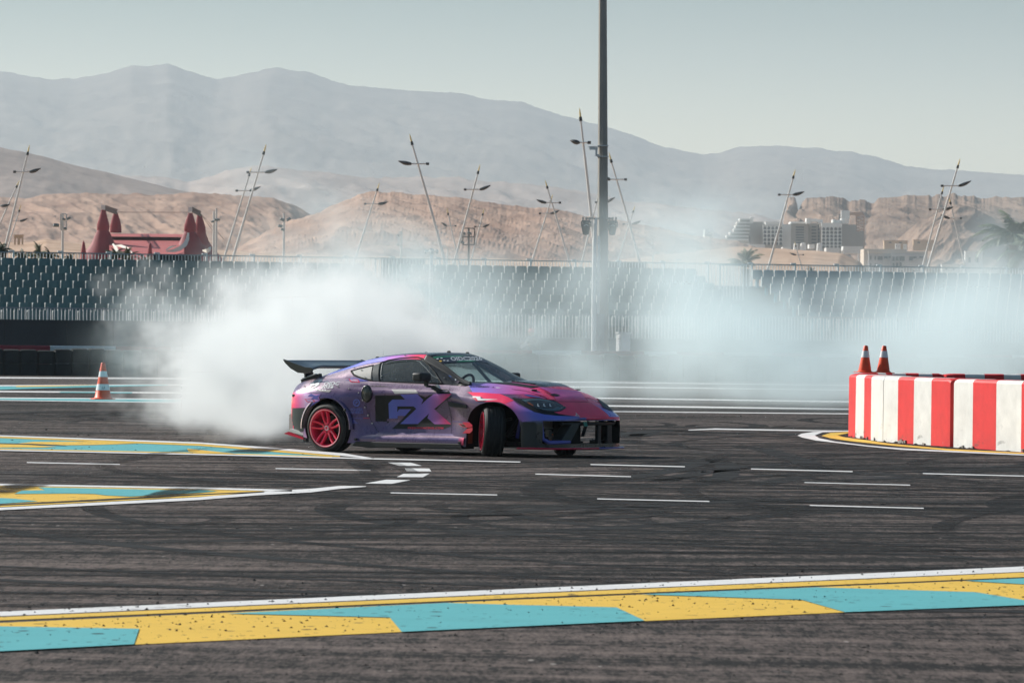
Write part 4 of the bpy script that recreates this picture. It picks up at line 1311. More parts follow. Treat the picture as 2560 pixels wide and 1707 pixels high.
for (xa, ya, xb, yb) in ((375, 205, 545, 262), (1655, 230, 1775, 290)):
    m_ = MB(); A, Bq = Q(xa, ya, 0), Q(xb, yb, 9); dn = Vector((0, 0, -66 * u))
    for o_ in (Vector((0, 0, 0)), dn):
        m_.bar(A + o_, Bq + o_, 0.10)
    for i in range(8):
        q0_, q1_ = A.lerp(Bq, i / 8), A.lerp(Bq, (i + 1) / 8)
        m_.bar(q0_, q0_ + dn, 0.06); m_.bar(q0_ + dn, q1_, 0.06); m_.bar(q0_, q1_ + dn, 0.06)
    m_.build("truss", M_DFRAME, tent)
# the long roof between the masts
rows = []
for (y_, dy) in ((618, 14), (610, 10), (625, 5), (655, 3), (668, 4.5), (672, 5), (694, 4.8), (704, 3), (830, -4), (960, -12), (1150, -18)):
    rows.append([Q(x_, y_ + 10 * (x_ - 430) / 1100, dy) for x_ in np.linspace(430, 1530, 24)])
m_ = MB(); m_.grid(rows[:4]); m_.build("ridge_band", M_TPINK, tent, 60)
m_ = MB(); m_.grid(rows[3:8]); m_.build("roof_fold", M_TRED, tent, 60)  # darker red canvas fold under the ridge band
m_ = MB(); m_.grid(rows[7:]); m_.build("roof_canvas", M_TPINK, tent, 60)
def swoosh(pts, w, dy, parent=None):
    L_, R_ = [], []
    for i, (x_, y_) in enumerate(pts):
        a_, b_ = pts[max(i - 1, 0)], pts[min(i + 1, len(pts) - 1)]
        dx, dyy = b_[0] - a_[0], b_[1] - a_[1]; l_ = math.hypot(dx, dyy); nx, ny = -dyy / l_, dx / l_
        ww = w * (math.sin(math.pi * (0.12 + 0.8 * i / (len(pts) - 1))))
        L_.append(Q(x_ + nx * ww, y_ + ny * ww, dy[i])); R_.append(Q(x_ - nx * ww, y_ - ny * ww, dy[i]))
    m_ = MB(); m_.grid([L_, R_]); o2 = [[v + Vector((0, 0.15, 0)) for v in r_] for r_ in (L_, R_)]; m_.grid(o2)
    m_.build("white_trim", M_TWHITE, tent, 60)
swoosh([(1590, 600), (1580, 690), (1545, 770), (1470, 830), (1370, 865), (1265, 870)], 32, [-4.3, -5.2, -6.5, -8, -9, -10])
swoosh([(1265, 850), (1330, 810), (1420, 785)], 16, [-10, -8, -6])
swoosh([(1800, 860), (1860, 870), (1900, 845), (1920, 810)], 32, [-2, -3, -3, -1])
swoosh([(515, 790), (600, 790), (700, 830), (770, 900)], 20, [-4, -5, -7, -9])
swoosh([(480, 760), (530, 830), (550, 900), (555, 960)], 26, [-7, -9, -10, -11])
m_ = MB()
for a_, b_ in (((545, 300), (1600, 300)), ((1775, 320), (2120, 700)), ((1775, 330), (1990, 620))):
    m_.bar(Q(a_[0], a_[1], 4), Q(b_[0], b_[1], 4), 0.05)
m_.build("guy_wire", M_DFRAME, tent)
for x_, y_, w_, lab in ((50, 745, 42, "folded red canopy like a small spire left of the circus tent"), (1025, 770, 42, "folded red canopy like a small spire in front of the tent roof")):
    b0 = at(*zc9(x_, 1000), 520); b0.z = 0
    t = empty("folded_canopy", b0, 0, lab, "canopy", "folded red canopies")
    QQ = lambda zx, zy: at(*zc9(zx, zy), 520) - b0
    uu = 520 / F * (400 / 2352)
    m_ = MB(); m_.lathe([(0.01, QQ(x_, y_).z + .2), (18 * uu, QQ(x_, y_).z), (28 * uu, QQ(x_, y_ + 60).z), (w_ * uu, QQ(x_, y_ + 160).z), (w_ * 1.2 * uu, 0)], 14)
    m_.build("canvas", M_TRED, t, 50)
    m_ = MB(); m_.tube([(0, 0, 0), (0, 0, QQ(x_, y_).z)], 0.06, 6); m_.build("pole", M_LAMP, t)

# ---- twin-arched gateway far left
M_STONE = mat("ochre_stone", (0.50, 0.36, 0.24), 0.85, vary=0.15, scale=0.5)
def arch_wall(name, parent, c, w_, h_, th, ow, oh, m, z0=0.0, pointed=False):
    """a slab w x h with one arched opening"""
    m_ = MB(); n_ = 8
    pts = [(-ow / 2, z0), (-ow / 2, z0 + oh - ow / 2)]
    for k in range(1, n_):
        a = math.pi - math.pi * k / n_
        pts.append((math.cos(a) * ow / 2, z0 + oh - ow / 2 + math.sin(a) * ow / 2))
    pts += [(ow / 2, z0 + oh - ow / 2), (ow / 2, z0)]
    out = [(-w_ / 2, z0)] + [(-w_ / 2, z0 + oh - ow / 2)] + [(-w_ / 2 + w_ * k / n_, z0 + h_) for k in range(1, n_)] + [(w_ / 2, z0 + oh - ow / 2), (w_ / 2, z0)]
    out[1] = (-w_ / 2, z0 + h_); out[-2] = (w_ / 2, z0 + h_)
    fr = [[Vector((c[0] + a, c[1], c[2] + b)) for a, b in L_] for L_ in (out, pts)]
    bk = [[v + Vector((0, th, 0)) for v in r_] for r_ in fr]
    m_.grid(fr); m_.grid(bk); m_.grid([fr[0], bk[0]]); m_.grid([fr[1], bk[1]])
    return m_.build(name, m, parent)
DG = 950; b0 = at(46, 612, DG); zt_ = at(46, 588, DG).z; zb_ = at(46, 611, DG).z
gate = empty("arched_gateway", b0, 0, "small ochre gateway with two arches on the sandy ground at the far left", "gateway"); uu = DG / F
for e in (-1, 1): arch_wall("arch", gate, (e * 5.4 * uu, 0, 0), 10.6 * uu, 23 * uu, 1.2, 5.6 * uu, 17 * uu, M_STONE)
m_ = MB(); m_.box((0, 0.6, 24 * uu), (24 * uu, 1.5, 2.2 * uu)); m_.build("cornice", M_STONE, gate)

# ================================================================== HOTEL, FLATS, HOUSES, CRANE
M_HOTEL = mat("hotel_pale_render", (0.64, 0.64, 0.62), 0.8, vary=0.08, scale=0.05)
M_HOTELD = mat("hotel_grey_render", (0.34, 0.325, 0.30), 0.8, vary=0.12, scale=0.05)
M_HWHITE = mat("hotel_white_render", (0.76, 0.75, 0.72), 0.75)
M_VOID = mat("dark_window_recess", (0.045, 0.055, 0.062), 0.4)
DH = 3200.0
s9 = 400 / 2352
zh = lambda x, y: (1800 + x * s9, 480 + y * s9)
hb = at(2000, 650, DH); hb.z = at(2000, 640, DH).z
hotel = empty("hotel", hb, 0, "long pale hotel with arched balconies and white roof towers below the cliffs", "hotel")
QH = lambda x, y, dy=0.0: at(*zh(x, y), DH + dy) - hb
uh = DH / F * s9
def hbox(name, x0, y0, x1, y1, dy, th, m, top=1.0):
    a, b = QH(x0, y1, dy), QH(x1, y0, dy)
    m_ = MB(); m_.box(((a.x + b.x) / 2, a.y + th / 2, (a.z + b.z) / 2), (b.x - a.x, th, b.z - a.z), taper=top)
    return m_.build(name, m, hotel)
hbox("wing", 625, 480, 925, 900, 0, 30, M_HOTELD)
hbox("wing", 1490, 505, 1795, 900, 0, 30, M_HOTELD)
hbox("wing", 1040, 455, 1300, 900, 14, 30, M_HOTELD)
hbox("wing", 920, 475, 1045, 900, 6, 30, M_HOTEL)
hbox("wing", 1300, 460, 1500, 900, 20, 30, M_HOTELD)
hbox("wing", 1790, 480, 2010, 900, 22, 30, M_HOTELD)
hbox("wing", 2000, 580, 2120, 900, 26, 30, M_HOTELD)
hbox("parapet", 670, 440, 925, 486, -3, 26, M_HOTEL)
hbox("parapet", 1040, 440, 1300, 462, 10, 26, M_HWHITE)
hbox("parapet", 1490, 455, 1790, 510, -3, 26, M_HOTEL)
for x0, y0, x1, y1 in ((1270, 385, 1330, 465), (1325, 395, 1440, 440), (1440, 405, 1510, 465), (1655, 405, 1700, 450), (1690, 415, 1780, 460)):
    hbox("roof_block", x0, y0, x1, y1, 4, 14, M_HWHITE)
m_ = MB(); c = QH(1830, 430, 6); m_.lathe([(62 * uh, -40 * uh), (70 * uh, 0), (66 * uh, 38 * uh), (0.1, 40 * uh)], 18, center=c); m_.build("roof_drum", M_HWHITE, hotel, 40)
for k, (x0, y0, x1) in enumerate(((290, 390, 440), (250, 440, 440), (230, 490, 440), (205, 540, 440), (150, 590, 430), (100, 640, 420), (60, 690, 420))):
    hbox("terrace", x0, y0 + 18, x1 + 10, y0 + 62, 8 - k, 24, M_HOTELD); hbox("terrace_parapet", x0, y0, x1, y0 + 18, 4 - k, 26, M_HOTEL)
hbox("wing", 440, 440, 640, 900, 10, 30, M_HOTELD)
m_ = MB(); c = QH(465, 400, 6); m_.lathe([(26 * uh, -60 * uh), (28 * uh, 30 * uh), (0.1, 34 * uh)], 12, center=c); m_.build("roof_drum", M_HWHITE, hotel, 40)
# arched balcony bays: frame in front, dark recess behind
def bays(x0, x1, y0, y1, nc, nr, arches):
    w_ = (x1 - x0) / nc; h_ = (y1 - y0) / nr
    rec = QH(x0, y1, -0.2)
    for i in range(nc):
        for j in range(nr):
            c = QH(x0 + w_ * (i + .5), y0 + h_ * (j + 1), -3.0)
            o = arch_wall("balcony_bay", hotel, tuple(c), w_ * uh * .99, h_ * uh * .99, 1.4, w_ * uh * .74, h_ * uh * (.82 if (i, j) in arches else .84), M_HOTEL)
            m_ = MB(); m_.box((c.x, c.y + 1.6, c.z + h_ * uh * .46), (w_ * uh * .8, 0.2, h_ * uh * .86)); m_.build("window", M_VOID, o)
bays(1495, 1790, 510, 830, 5, 6, {(0, 0), (4, 0), (1, 1), (3, 1), (1, 4), (3, 4)})
bays(632, 922, 495, 780, 5, 5, {(0, 0), (2, 0), (4, 0)})
for j in range(7): hbox("window", 1115, 510 + 38 * j, 1235, 528 + 38 * j, 13.5, 2, M_VOID)
for j in range(6): hbox("window", 1345, 505 + 46 * j, 1415, 525 + 46 * j, 19.5, 2, M_VOID)
for j in range(6): hbox("window", 1440, 480 + 50 * j, 1490, 520 + 50 * j, 19.0, 2, M_VOID)
for cx, w0, w1, y0 in ((1112, 30, 40, 760), (1220, 38, 50, 755), (1460, 38, 46, 760)):
    m_ = MB(); c = QH(cx, 900, -40); m_.lathe([(w1 * uh, 0), (w0 * uh, (885 - y0) * uh), (w0 * .9 * uh, (900 - y0) * uh), (0.1, (906 - y0) * uh)], 14, center=c); m_.build("round_tower", M_HWHITE, hotel, 40)
hbox("podium", 380, 770, 660, 830, -30, 20, M_HOTEL); hbox("podium", 920, 810, 1040, 870, -30, 20, M_HOTEL); hbox("podium", 1560, 820, 1760, 890, -30, 20, M_HOTEL)
hbox("podium", 1310, 770, 1390, 830, -30, 20, M_HWHITE); hbox("podium", 1810, 800, 2100, 900, -30, 20, M_HOTEL)

# block of flats lower right
DF = 2600.0
zf = lambda x, y: (1920 + x * 640 / 2182, 380 + y * 640 / 2182)
fb = at(2220, 680, DF); fb.z = at(2220, 690, DF).z
flats = empty("apartment_building", fb, 0, "long low apartment building with dark balconies just over the railing, before the cliffs", "building")
uf = DF / F * 640 / 2182
QF = lambda x, y, dy=0.0: at(*zf(x, y), DF + dy) - fb
M_FLAT = mat("flats_cream_render", (0.56, 0.48, 0.40), 0.8, vary=0.08, scale=0.1)
M_FLATG = mat("flats_grey_render", (0.42, 0.41, 0.41), 0.8, vary=0.08, scale=0.1)
def fbox(name, par, x0, y0, x1, y1, dy, th, m):
    a, b = QF(x0, y1, dy), QF(x1, y0, dy)
    m_ = MB(); m_.box(((a.x + b.x) / 2, a.y + th / 2, (a.z + b.z) / 2), (b.x - a.x, th, b.z - a.z)); return m_.build(name, m, par)
fbox("wall", flats, 815, 830, 1180, 1080, 4, 26, M_FLAT)
fbox("wall", flats, 855, 856, 1360, 1080, 0, 22, M_FLATG)
fbox("parapet", flats, 855, 848, 1345, 862, -0.6, 20, M_FLAT)
fbox("upper_wall", flats, 1050, 870, 1360, 1000, -2.2, 3, M_FLATG)
for x_ in (870, 908):
    for y_ in (885, 950): fbox("window", flats, x_, y_, x_ + 12, y_ + 34, -0.15, 1, M_VOID)
fbox("window", flats, 935, 890, 975, 920, -0.15, 1, M_VOID)
for x0, x1, y0, y1 in ((990, 1018, 888, 920), (1028, 1045, 888, 915), (1060, 1080, 892, 940), (1088, 1112, 892, 935), (1120, 1165, 890, 940), (1062, 1078, 945, 985), (1090, 1110, 945, 985), (1120, 1140, 940, 990), (1205, 1235, 892, 935), (1240, 1270, 890, 920), (1290, 1320, 890, 915)):
    o = fbox("balcony_opening", flats, x0, y0, x1, y1, -2.5, 1, M_VOID); fbox("balcony_rail", o, x0, y1 - 10, x1, y1 - 2, -3.3, 0.4, M_FLATG)
arch_wall("entrance_arch", flats, tuple(QF(1012, 1000, -2.0)), 60 * uf, 80 * uf, 1.2, 46 * uf, 66 * uf, M_FLATG)
# small white houses, domes and walls
houses = [(500, 975, 605, 1030, 1900, "low white house behind the railing at the foot of the sandy bank"), (640, 850, 655, 885, 2700, "tiny white dome-topped hut on the sandy rise"),
          (765, 870, 778, 890, 2700, "tiny white hut right of the domed one"), (1085, 785, 1130, 815, 2700, "white villa left of two others above the apartment building"), (1155, 790, 1185, 818, 2700, "white villa in the middle above the apartment building"),
          (1240, 755, 1420, 790, 2800, "wide ochre villa at the foot of the cliffs"), (990, 760, 1190, 785, 2800, "ochre wall of villas under the cliffs above the flats"), (1680, 850, 1830, 990, 2200, "pale block in the smoke between the left-leaning post and the palm"),
          (1480, 965, 1630, 1030, 1700, "low pale shed in the smoke beside the left-leaning post"), (1640, 985, 1700, 1025, 1600, "bright white box at the foot of the left-leaning post"), (1895, 985, 1960, 1015, 1500, "bright white box below the palm fronds"),
          (1100, 1000, 1160, 1030, 1400, "white parked-van-like hut over the railing before the flats"), (1230, 1000, 1290, 1030, 1400, "white hut over the railing under the trio of posts")]
for x0, y0, x1, y1, D_, lab in houses:
    a, b = at(*zf(x0, y1), D_), at(*zf(x1, y0), D_)
    c = Vector(((a.x + b.x) / 2, a.y, a.z - 3))
    t = empty("house", c, 0, lab, "house", "small buildings on the right")
    w_, h_ = b.x - a.x, b.z - a.z + 3
    m = M_STONE if 'ochre' in lab else M_HWHITE
    m_ = MB(); m_.box((0, w_ * .3, h_ / 2), (w_, w_ * .6, h_)); m_.build("wall", m, t)
    m_ = MB(); m_.box((0, w_ * .3, h_ + .15), (w_ * 1.03, w_ * .64, 0.3)); m_.build("roof", m, t)
    if 'dome' in lab:
        m_ = MB(); m_.lathe([(w_ * .45, h_), (w_ * .36, h_ + w_ * .25), (0.01, h_ + w_ * .4)], 12, center=(0, w_ * .3, 0)); m_.build("dome", m, t, 60)
    for k in (-.25, .2):
        m_ = MB(); m_.box((w_ * k, -0.03, h_ - (b.z - a.z) * .5), (w_ * .12, 0.1, (b.z - a.z) * .3)); m_.build("window", M_VOID, t)
for zx, zy, w_, h_, lab in ((1370, 1085, 80, 40, 0), (1440, 1062, 200, 60, 1), (1640, 1030, 70, 50, 2)):
    px0, py0 = 1280 + zx / 3.41, 280 + zy / 3.41
    D_ = 3000; a = at(px0, py0 + h_ / 3.41, D_); uu = D_ / F / 3.41
    t = empty("house", a - Vector((0, 0, 4)), 0, ("white house with stepped parapet on the hill left of the hotel", "long white house on the hill left of the hotel", "white house with a sloping roof nearest the hotel terraces")[lab], "house", "small buildings on the right")
    m_ = MB(); m_.box((w_ * uu / 2, 8, (h_ * uu + 4) / 2), (w_ * uu, 16, h_ * uu + 4)); m_.build("wall", M_HWHITE, t)
    m_ = MB(); m_.box((w_ * uu * .3, 8, h_ * uu + 4 + 1), (w_ * uu * .5, 14, 2)); m_.build("roof", M_HWHITE, t)
    for k in range(4):
        m_ = MB(); m_.box((w_ * uu * (.15 + .22 * k), -0.1, h_ * uu * .55 + 4), (w_ * uu * .09, 0.3, h_ * uu * .35)); m_.build("window", M_VOID, t)
M_CRANE = mat("crane_paint", (0.45, 0.25, 0.16), 0.6)
b0 = at(*zh(2060, 640), DH + 60); cr = empty("tower_crane", b0, 0, "thin rust coloured tower crane beside the hotel, before the cliffs", "crane")
QC = lambda x, y: at(*zh(x, y), DH + 60) - b0
m_ = MB(); A, Bq = QC(2060, 640), QC(2060, 330)
for e in (-1, 1): m_.bar(A + Vector((e * 2.2, 0, -10)), Bq + Vector((e * 2.2, 0, 0)), 0.8)
for i in range(14): m_.bar(A.lerp(Bq, i / 14) + Vector((2.2 * (-1) ** i, 0, 0)), A.lerp(Bq, (i + 1) / 14) + Vector((-2.2 * (-1) ** i, 0, 0)), 0.5)
m_.build("tower", M_CRANE, cr)
m_ = MB(); m_.bar(QC(1830, 322), QC(2100, 322), 1.6); m_.bar(QC(1850, 312), QC(2060, 300), 0.5); m_.build("jib", M_CRANE, cr)
m_ = MB(); m_.box(QC(1842, 335), (5, 4, 5)); m_.build("counterweight", M_HWHITE, cr)

# ================================================================== PALMS
M_FROND = mat("palm_frond_green", (0.085, 0.115, 0.060), 0.6, vary=0.35, scale=1.5)
M_FRONDY = mat("dry_palm_frond", (0.20, 0.20, 0.11), 0.65, vary=0.3, scale=1.5)
M_TRUNK = mat("palm_trunk", (0.13, 0.095, 0.065), 0.9, vary=0.3, scale=4)
def palm(px, py_crown, D, spread, nfr, label, seed, m=M_FROND, up=0.6, group="palms behind the stand"):
    c = at(px, py_crown, D)
    t = empty("palm_tree", (c.x, c.y, 0), 0, label, "palm", group)
    r = random.Random(seed)
    m_ = MB(); m_.tube([(0, 0, 0), (r.uniform(-.1, .1), 0, c.z * .5), (0, 0, c.z)], [0.26, 0.2, 0.22], 8); m_.build("trunk", M_TRUNK, t, 50)
    m_ = MB()
    for k in range(nfr):
        a = 2 * math.pi * k / nfr + r.uniform(-.25, .25)
        el = r.uniform(0.15, 1.25) * (0.6 + up)
        L_ = spread * r.uniform(0.75, 1.1)
        hd_ = Vector((math.cos(a), math.sin(a), 0))
        pts = []
        p_ = Vector((0, 0, c.z)); e_ = el
        for i in range(11):
            pts.append(p_.copy())
            p_ = p_ + (hd_ * math.cos(e_) + Vector((0, 0, math.sin(e_)))) * (L_ / 10); e_ -= r.uniform(0.12, 0.24)
        m_.tube(pts, [0.03 - 0.002 * i for i in range(11)], 4, caps=False)
        sd_ = Vector((-hd_.y, hd_.x, 0))
        for i in range(44):
            q = 0.10 + 0.88 * i / 44; f_ = q * 10; j = int(f_)
            b_ = pts[j].lerp(pts[min(j + 1, 10)], f_ - j)
            tan = (pts[min(j + 1, 10)] - pts[j]).normalized()
            ll = spread * 0.26 * math.sin(math.pi * min(1, 0.18 + 0.8 * q)) * r.uniform(.8, 1.1)
            for e in (-1, 1):
                tip = b_ + (sd_ * e * 0.75 + tan * 0.55 + Vector((0, 0, -0.30 - 0.3 * r.random()))) * ll
                w_ = tan * 0.028 * spread / 2
                m_.add([b_ - w_, b_ + w_, tip], [(0, 1, 2)])
    m_.build("crown", m, t, fix=False)
    return t
palm(2535, 610, 262, 2.3, 22, "large dark palm with drooping fronds at the right frame edge, hazy with smoke", 3, up=0.8)
palm(2575, 640, 255, 2.0, 18, "second palm crown cut by the right frame edge", 8)
palm(1865, 672, 262, 1.25, 16, "pale faint palm crown in the smoke left of the blue seats", 12, M_FRONDY, 1.0)
for px, py, sp_, m, lab in ((3, 618, 0.9, M_FROND, "dark palm top at the left frame edge over the railing"), (56, 632, 0.95, M_FROND, "dark green palm top beside the pair of posts at the far left"),
                            (96, 632, 1.2, M_FRONDY, "yellowish bushy palm top left of the floodlight mast"), (122, 634, 0.9, M_FROND, "dark low palm top just left of the floodlight mast"),
                            (178, 640, 0.7, M_FROND, "low palm top right of the floodlight mast"), (288, 640, 1.25, M_FROND, "green palm in front of the tent, below its left spire"),
                            (318, 640, 1.2, M_FRONDY, "spiky yellowish palm in front of the tent roof"), (362, 646, 1.0, M_FROND, "low spreading palm beside the tarpaulin"),
                            (2030, 680, 0.9, M_FROND, "dark green shrub-like palm over the railing above the blue seats")):
    palm(px, py + 12, 232 if px < 1000 else 246, sp_ * 0.62, 16, lab, px, m, 1.1)

# ================================================================== THE DRIFT CAR
CAR_D = 74.0
cpos = at(1121, 1000, CAR_D); cpos.z = 0
CAR_YAW = math.radians(-35)
car = empty("drift_car", cpos, CAR_YAW, "purple and crimson race-wrapped sports coupe drifting sideways with its front wheels turned", "race car")
CAR_M = Matrix.Translation(cpos) @ Matrix.Rotation(CAR_YAW, 4, 'Z')
CAR_I = CAR_M.inverted()
CAR_I3 = CAR_I.to_3x3()
def cray(px, py):
    """viewing ray through a photograph pixel, in car space"""
    return CAR_I @ Vector((0, 0, CAM_H)), (CAR_I3 @ ray(px, py)).normalized()

def wrap_material(name, rough=0.34, metal=0.62, coat=0.25):
    m = bpy.data.materials.new(name); m.use_nodes = True
    nt = m.node_tree; p = nt.nodes['Principled BSDF']
    a = nt.nodes.new('ShaderNodeAttribute'); a.attribute_name = 'col'
    tc = nt.nodes.new('ShaderNodeTexCoord')
    n = noise(nt, tc.outputs['Object'], 3.0, 6, 0.65).ramp(0.3, 0.75, 0.92, 1.05)
    mx = nt.nodes.new('ShaderNodeMix'); mx.data_type = 'RGBA'; mx.blend_type = 'MULTIPLY'; mx.inputs[0].default_value = 1
    nt.links.new(a.outputs['Color'], mx.inputs[6]); nt.links.new(n.k, mx.inputs[7])
    basec = mx.outputs[2]
    if metal > 0.4:                                                      # pale rose painted in at slanted view, standing in for sunlit upper panels
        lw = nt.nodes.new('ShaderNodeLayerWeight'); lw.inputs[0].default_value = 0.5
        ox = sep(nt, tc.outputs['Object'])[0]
        slant_highlight = E(nt, lw.outputs['Facing']).ramp(0.30, 0.54, 0.0, 0.85) * ox.ramp(0.80, 1.05, 1.0, 0.0) * ox.ramp(-1.85, -1.70)
        basec = mixc(nt, slant_highlight, basec, (0.62, 0.46, 0.53))
    nt.links.new(basec, p.inputs['Base Color'])
    p.inputs['Roughness'].default_value = rough; p.inputs['Metallic'].default_value = metal
    if metal > 0.4:                                                      # the pearl base film gives way to solid print towards the nose
        tcx = nt.nodes.new('ShaderNodeTexCoord'); nt.links.new(sep(nt, tcx.outputs['Object'])[0].ramp(0.55, 0.95, metal, 0.12).k, p.inputs['Metallic'])
    p.inputs['Coat Weight'].default_value = coat; p.inputs['Coat Roughness'].default_value = 0.18
    dust = noise(nt, tc.outputs['Object'], 9.0, 5, 0.7).ramp(0.4, 0.8, rough, rough + 0.16)
    nt.links.new(dust.k, p.inputs['Roughness'])
    return m
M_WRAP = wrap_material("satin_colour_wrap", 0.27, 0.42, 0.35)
M_PRINT = wrap_material("printed_wrap", 0.38, 0.12, 0.2)
M_INK = mat("flat_black_print", (0.010, 0.010, 0.012), 0.55, spec=0.25)
M_CARBON = mat("black_carbon", (0.018, 0.022, 0.024), 0.28, spec=0.6, coat=0.3)
M_SATINBLK = mat("satin_black_plastic", (0.018, 0.019, 0.021), 0.5)
M_DKGREY = mat("dark_grey_bumper", (0.030, 0.036, 0.040), 0.5, vary=0.2, scale=6)
M_DARK = mat("dark_cavity", (0.006, 0.006, 0.007), 0.8)
M_LETTER = mat("white_sticker", (0.72, 0.74, 0.75), 0.5)
M_CRIM = mat("crimson_paint", (0.62, 0.012, 0.055), 0.32, coat=0.4)
M_REDWHEEL = mat("red_wheel_paint", (0.78, 0.030, 0.085), 0.32, coat=0.4, vary=0.12, scale=12)
M_TYRE = mat("tyre_rubber", (0.026, 0.025, 0.025), 0.72, vary=0.3, scale=10, bump=0.2, bscale=60)
M_ALU = mat("bare_aluminium", (0.55, 0.56, 0.57), 0.35, metal=0.9)
M_BLUEM = mat("blue_violet_paint", (0.075, 0.075, 0.33), 0.35, coat=0.3)
M_LENS = mat("headlight_lens", (0.012, 0.018, 0.021), 0.08, spec=0.8, coat=0.6)
M_LAMPTRIM = mat("headlight_trim", (0.14, 0.20, 0.22), 0.25, metal=0.5)

def glass_material(name, tint_, dirt, reflect=0.12):
    m = bpy.data.materials.new(name); m.use_nodes = True
    nt = m.node_tree; nt.nodes.remove(nt.nodes['Principled BSDF']); out = nt.nodes['Material Output']
    tr = nt.nodes.new('ShaderNodeBsdfTransparent'); tr.inputs[0].default_value = (*tint_, 1)
    gl = nt.nodes.new('ShaderNodeBsdfGlossy'); gl.inputs['Roughness'].default_value = 0.05
    df = nt.nodes.new('ShaderNodeBsdfDiffuse'); df.inputs[0].default_value = (0.30, 0.33, 0.34, 1)
    lw = nt.nodes.new('ShaderNodeLayerWeight'); lw.inputs[0].default_value = 0.25
    f = E(nt, lw.outputs['Fresnel']) * 0.7 + reflect
    m1 = nt.nodes.new('ShaderNodeMixShader'); nt.links.new(f.min(0.9).k, m1.inputs[0])
    nt.links.new(tr.outputs[0], m1.inputs[1]); nt.links.new(gl.outputs[0], m1.inputs[2])
    tc = nt.nodes.new('ShaderNodeTexCoord')
    n = noise(nt, tc.outputs['Object'], 5.0, 6, 0.7).ramp(0.35, 0.8, dirt * 0.6, dirt)
    m2 = nt.nodes.new('ShaderNodeMixShader'); nt.links.new(n.k, m2.inputs[0])
    nt.links.new(m1.outputs[0], m2.inputs[1]); nt.links.new(df.outputs[0], m2.inputs[2])
    nt.links.new(m2.outputs[0], out.inputs['Surface'])
    return m
M_WSHIELD = glass_material("windscreen_glass", (0.80, 0.90, 0.88), 0.05, 0.03)
M_SIDEGL = glass_material("dusty_side_window", (0.45, 0.50, 0.51), 0.22, 0.05)
M_QUARTER = mat("quarter_window_film", (0.42, 0.40, 0.38), 0.3, coat=0.5, vary=0.08)

MAUVE = Vector((0.120, 0.068, 0.140)); VIOLET = Vector((0.085, 0.058, 0.18)); CRIM = Vector((0.93, 0.026, 0.12))
PURP = Vector((0.42, 0.13, 0.46)); PERI = Vector((0.20, 0.20, 0.72)); BLUE = Vector((0.10, 0.14, 0.52)); MAG = Vector((0.66, 0.07, 0.30))
def smooth(a, b, t):
    t = min(1, max(0, (t - a) / (b - a))); return t * t * (3 - 2 * t)
def wrap(x, y, z):
    """the wrap's own colours over the shell (front = +x, visible side = -y)"""
    c = MAUVE.copy()
    w = 0.10 * math.sin(5 * x + 3 * z) + 0.06 * math.sin(11 * x - 7 * z)
    c = c.lerp(VIOLET, 0.95 * smooth(-0.45 + w, -0.80, x) * smooth(0.85, 0.70, z) * smooth(-1.75, -1.2, x))
    c = c.lerp(VIOLET, 0.35 * smooth(0.75, 0.4, z) * smooth(0.1, -.3, x))
    c = c.lerp(PURP, 0.75 * smooth(-1.50, -1.66, x) * smooth(0.80, 0.76, z))
    c = c.lerp(CRIM, smooth(-1.80, -1.92, x) * smooth(0.80, 0.76, z))
    # front half: lilac blue at the cowl, magenta, then crimson at the nose
    fr = smooth(0.70, 0.90, x) * smooth(0.70, 0.80, z + 0.12 * smooth(1.2, 2.0, x))
    if y > -0.66 or x > 1.3:
        h = PERI.lerp(PURP, smooth(0.85, 1.25, x + 0.2 * y + w))
        h = h.lerp(MAG, smooth(1.05, 1.4, x + 0.15 * y))
        h = h.lerp(CRIM, smooth(1.35, 1.75, x - 0.2 * abs(y)))
        c = c.lerp(h, fr if y > -0.66 else fr * smooth(-0.85, -0.66, y))
    # bumper corner violet blue
    cb = smooth(1.55, 1.80, x) * smooth(0.72, 0.58, z)
    c = c.lerp(PURP.lerp(PERI * 0.8, smooth(1.7, 2.0, x)), cb)
    c = c.lerp(Vector((0.03, 0.036, 0.04)), smooth(1.6, 1.75, x) * smooth(0.50, 0.44, z))
    return c
def colour_mesh(me, fn, domain='POINT'):
    a = me.color_attributes.new('col', 'FLOAT_COLOR', 'POINT')
    buf = np.zeros((len(me.vertices), 4), np.float32); buf[:, 3] = 1
    for i, v in enumerate(me.vertices): buf[i, :3] = fn(*v.co)
    a.data.foreach_set('color', buf.ravel())

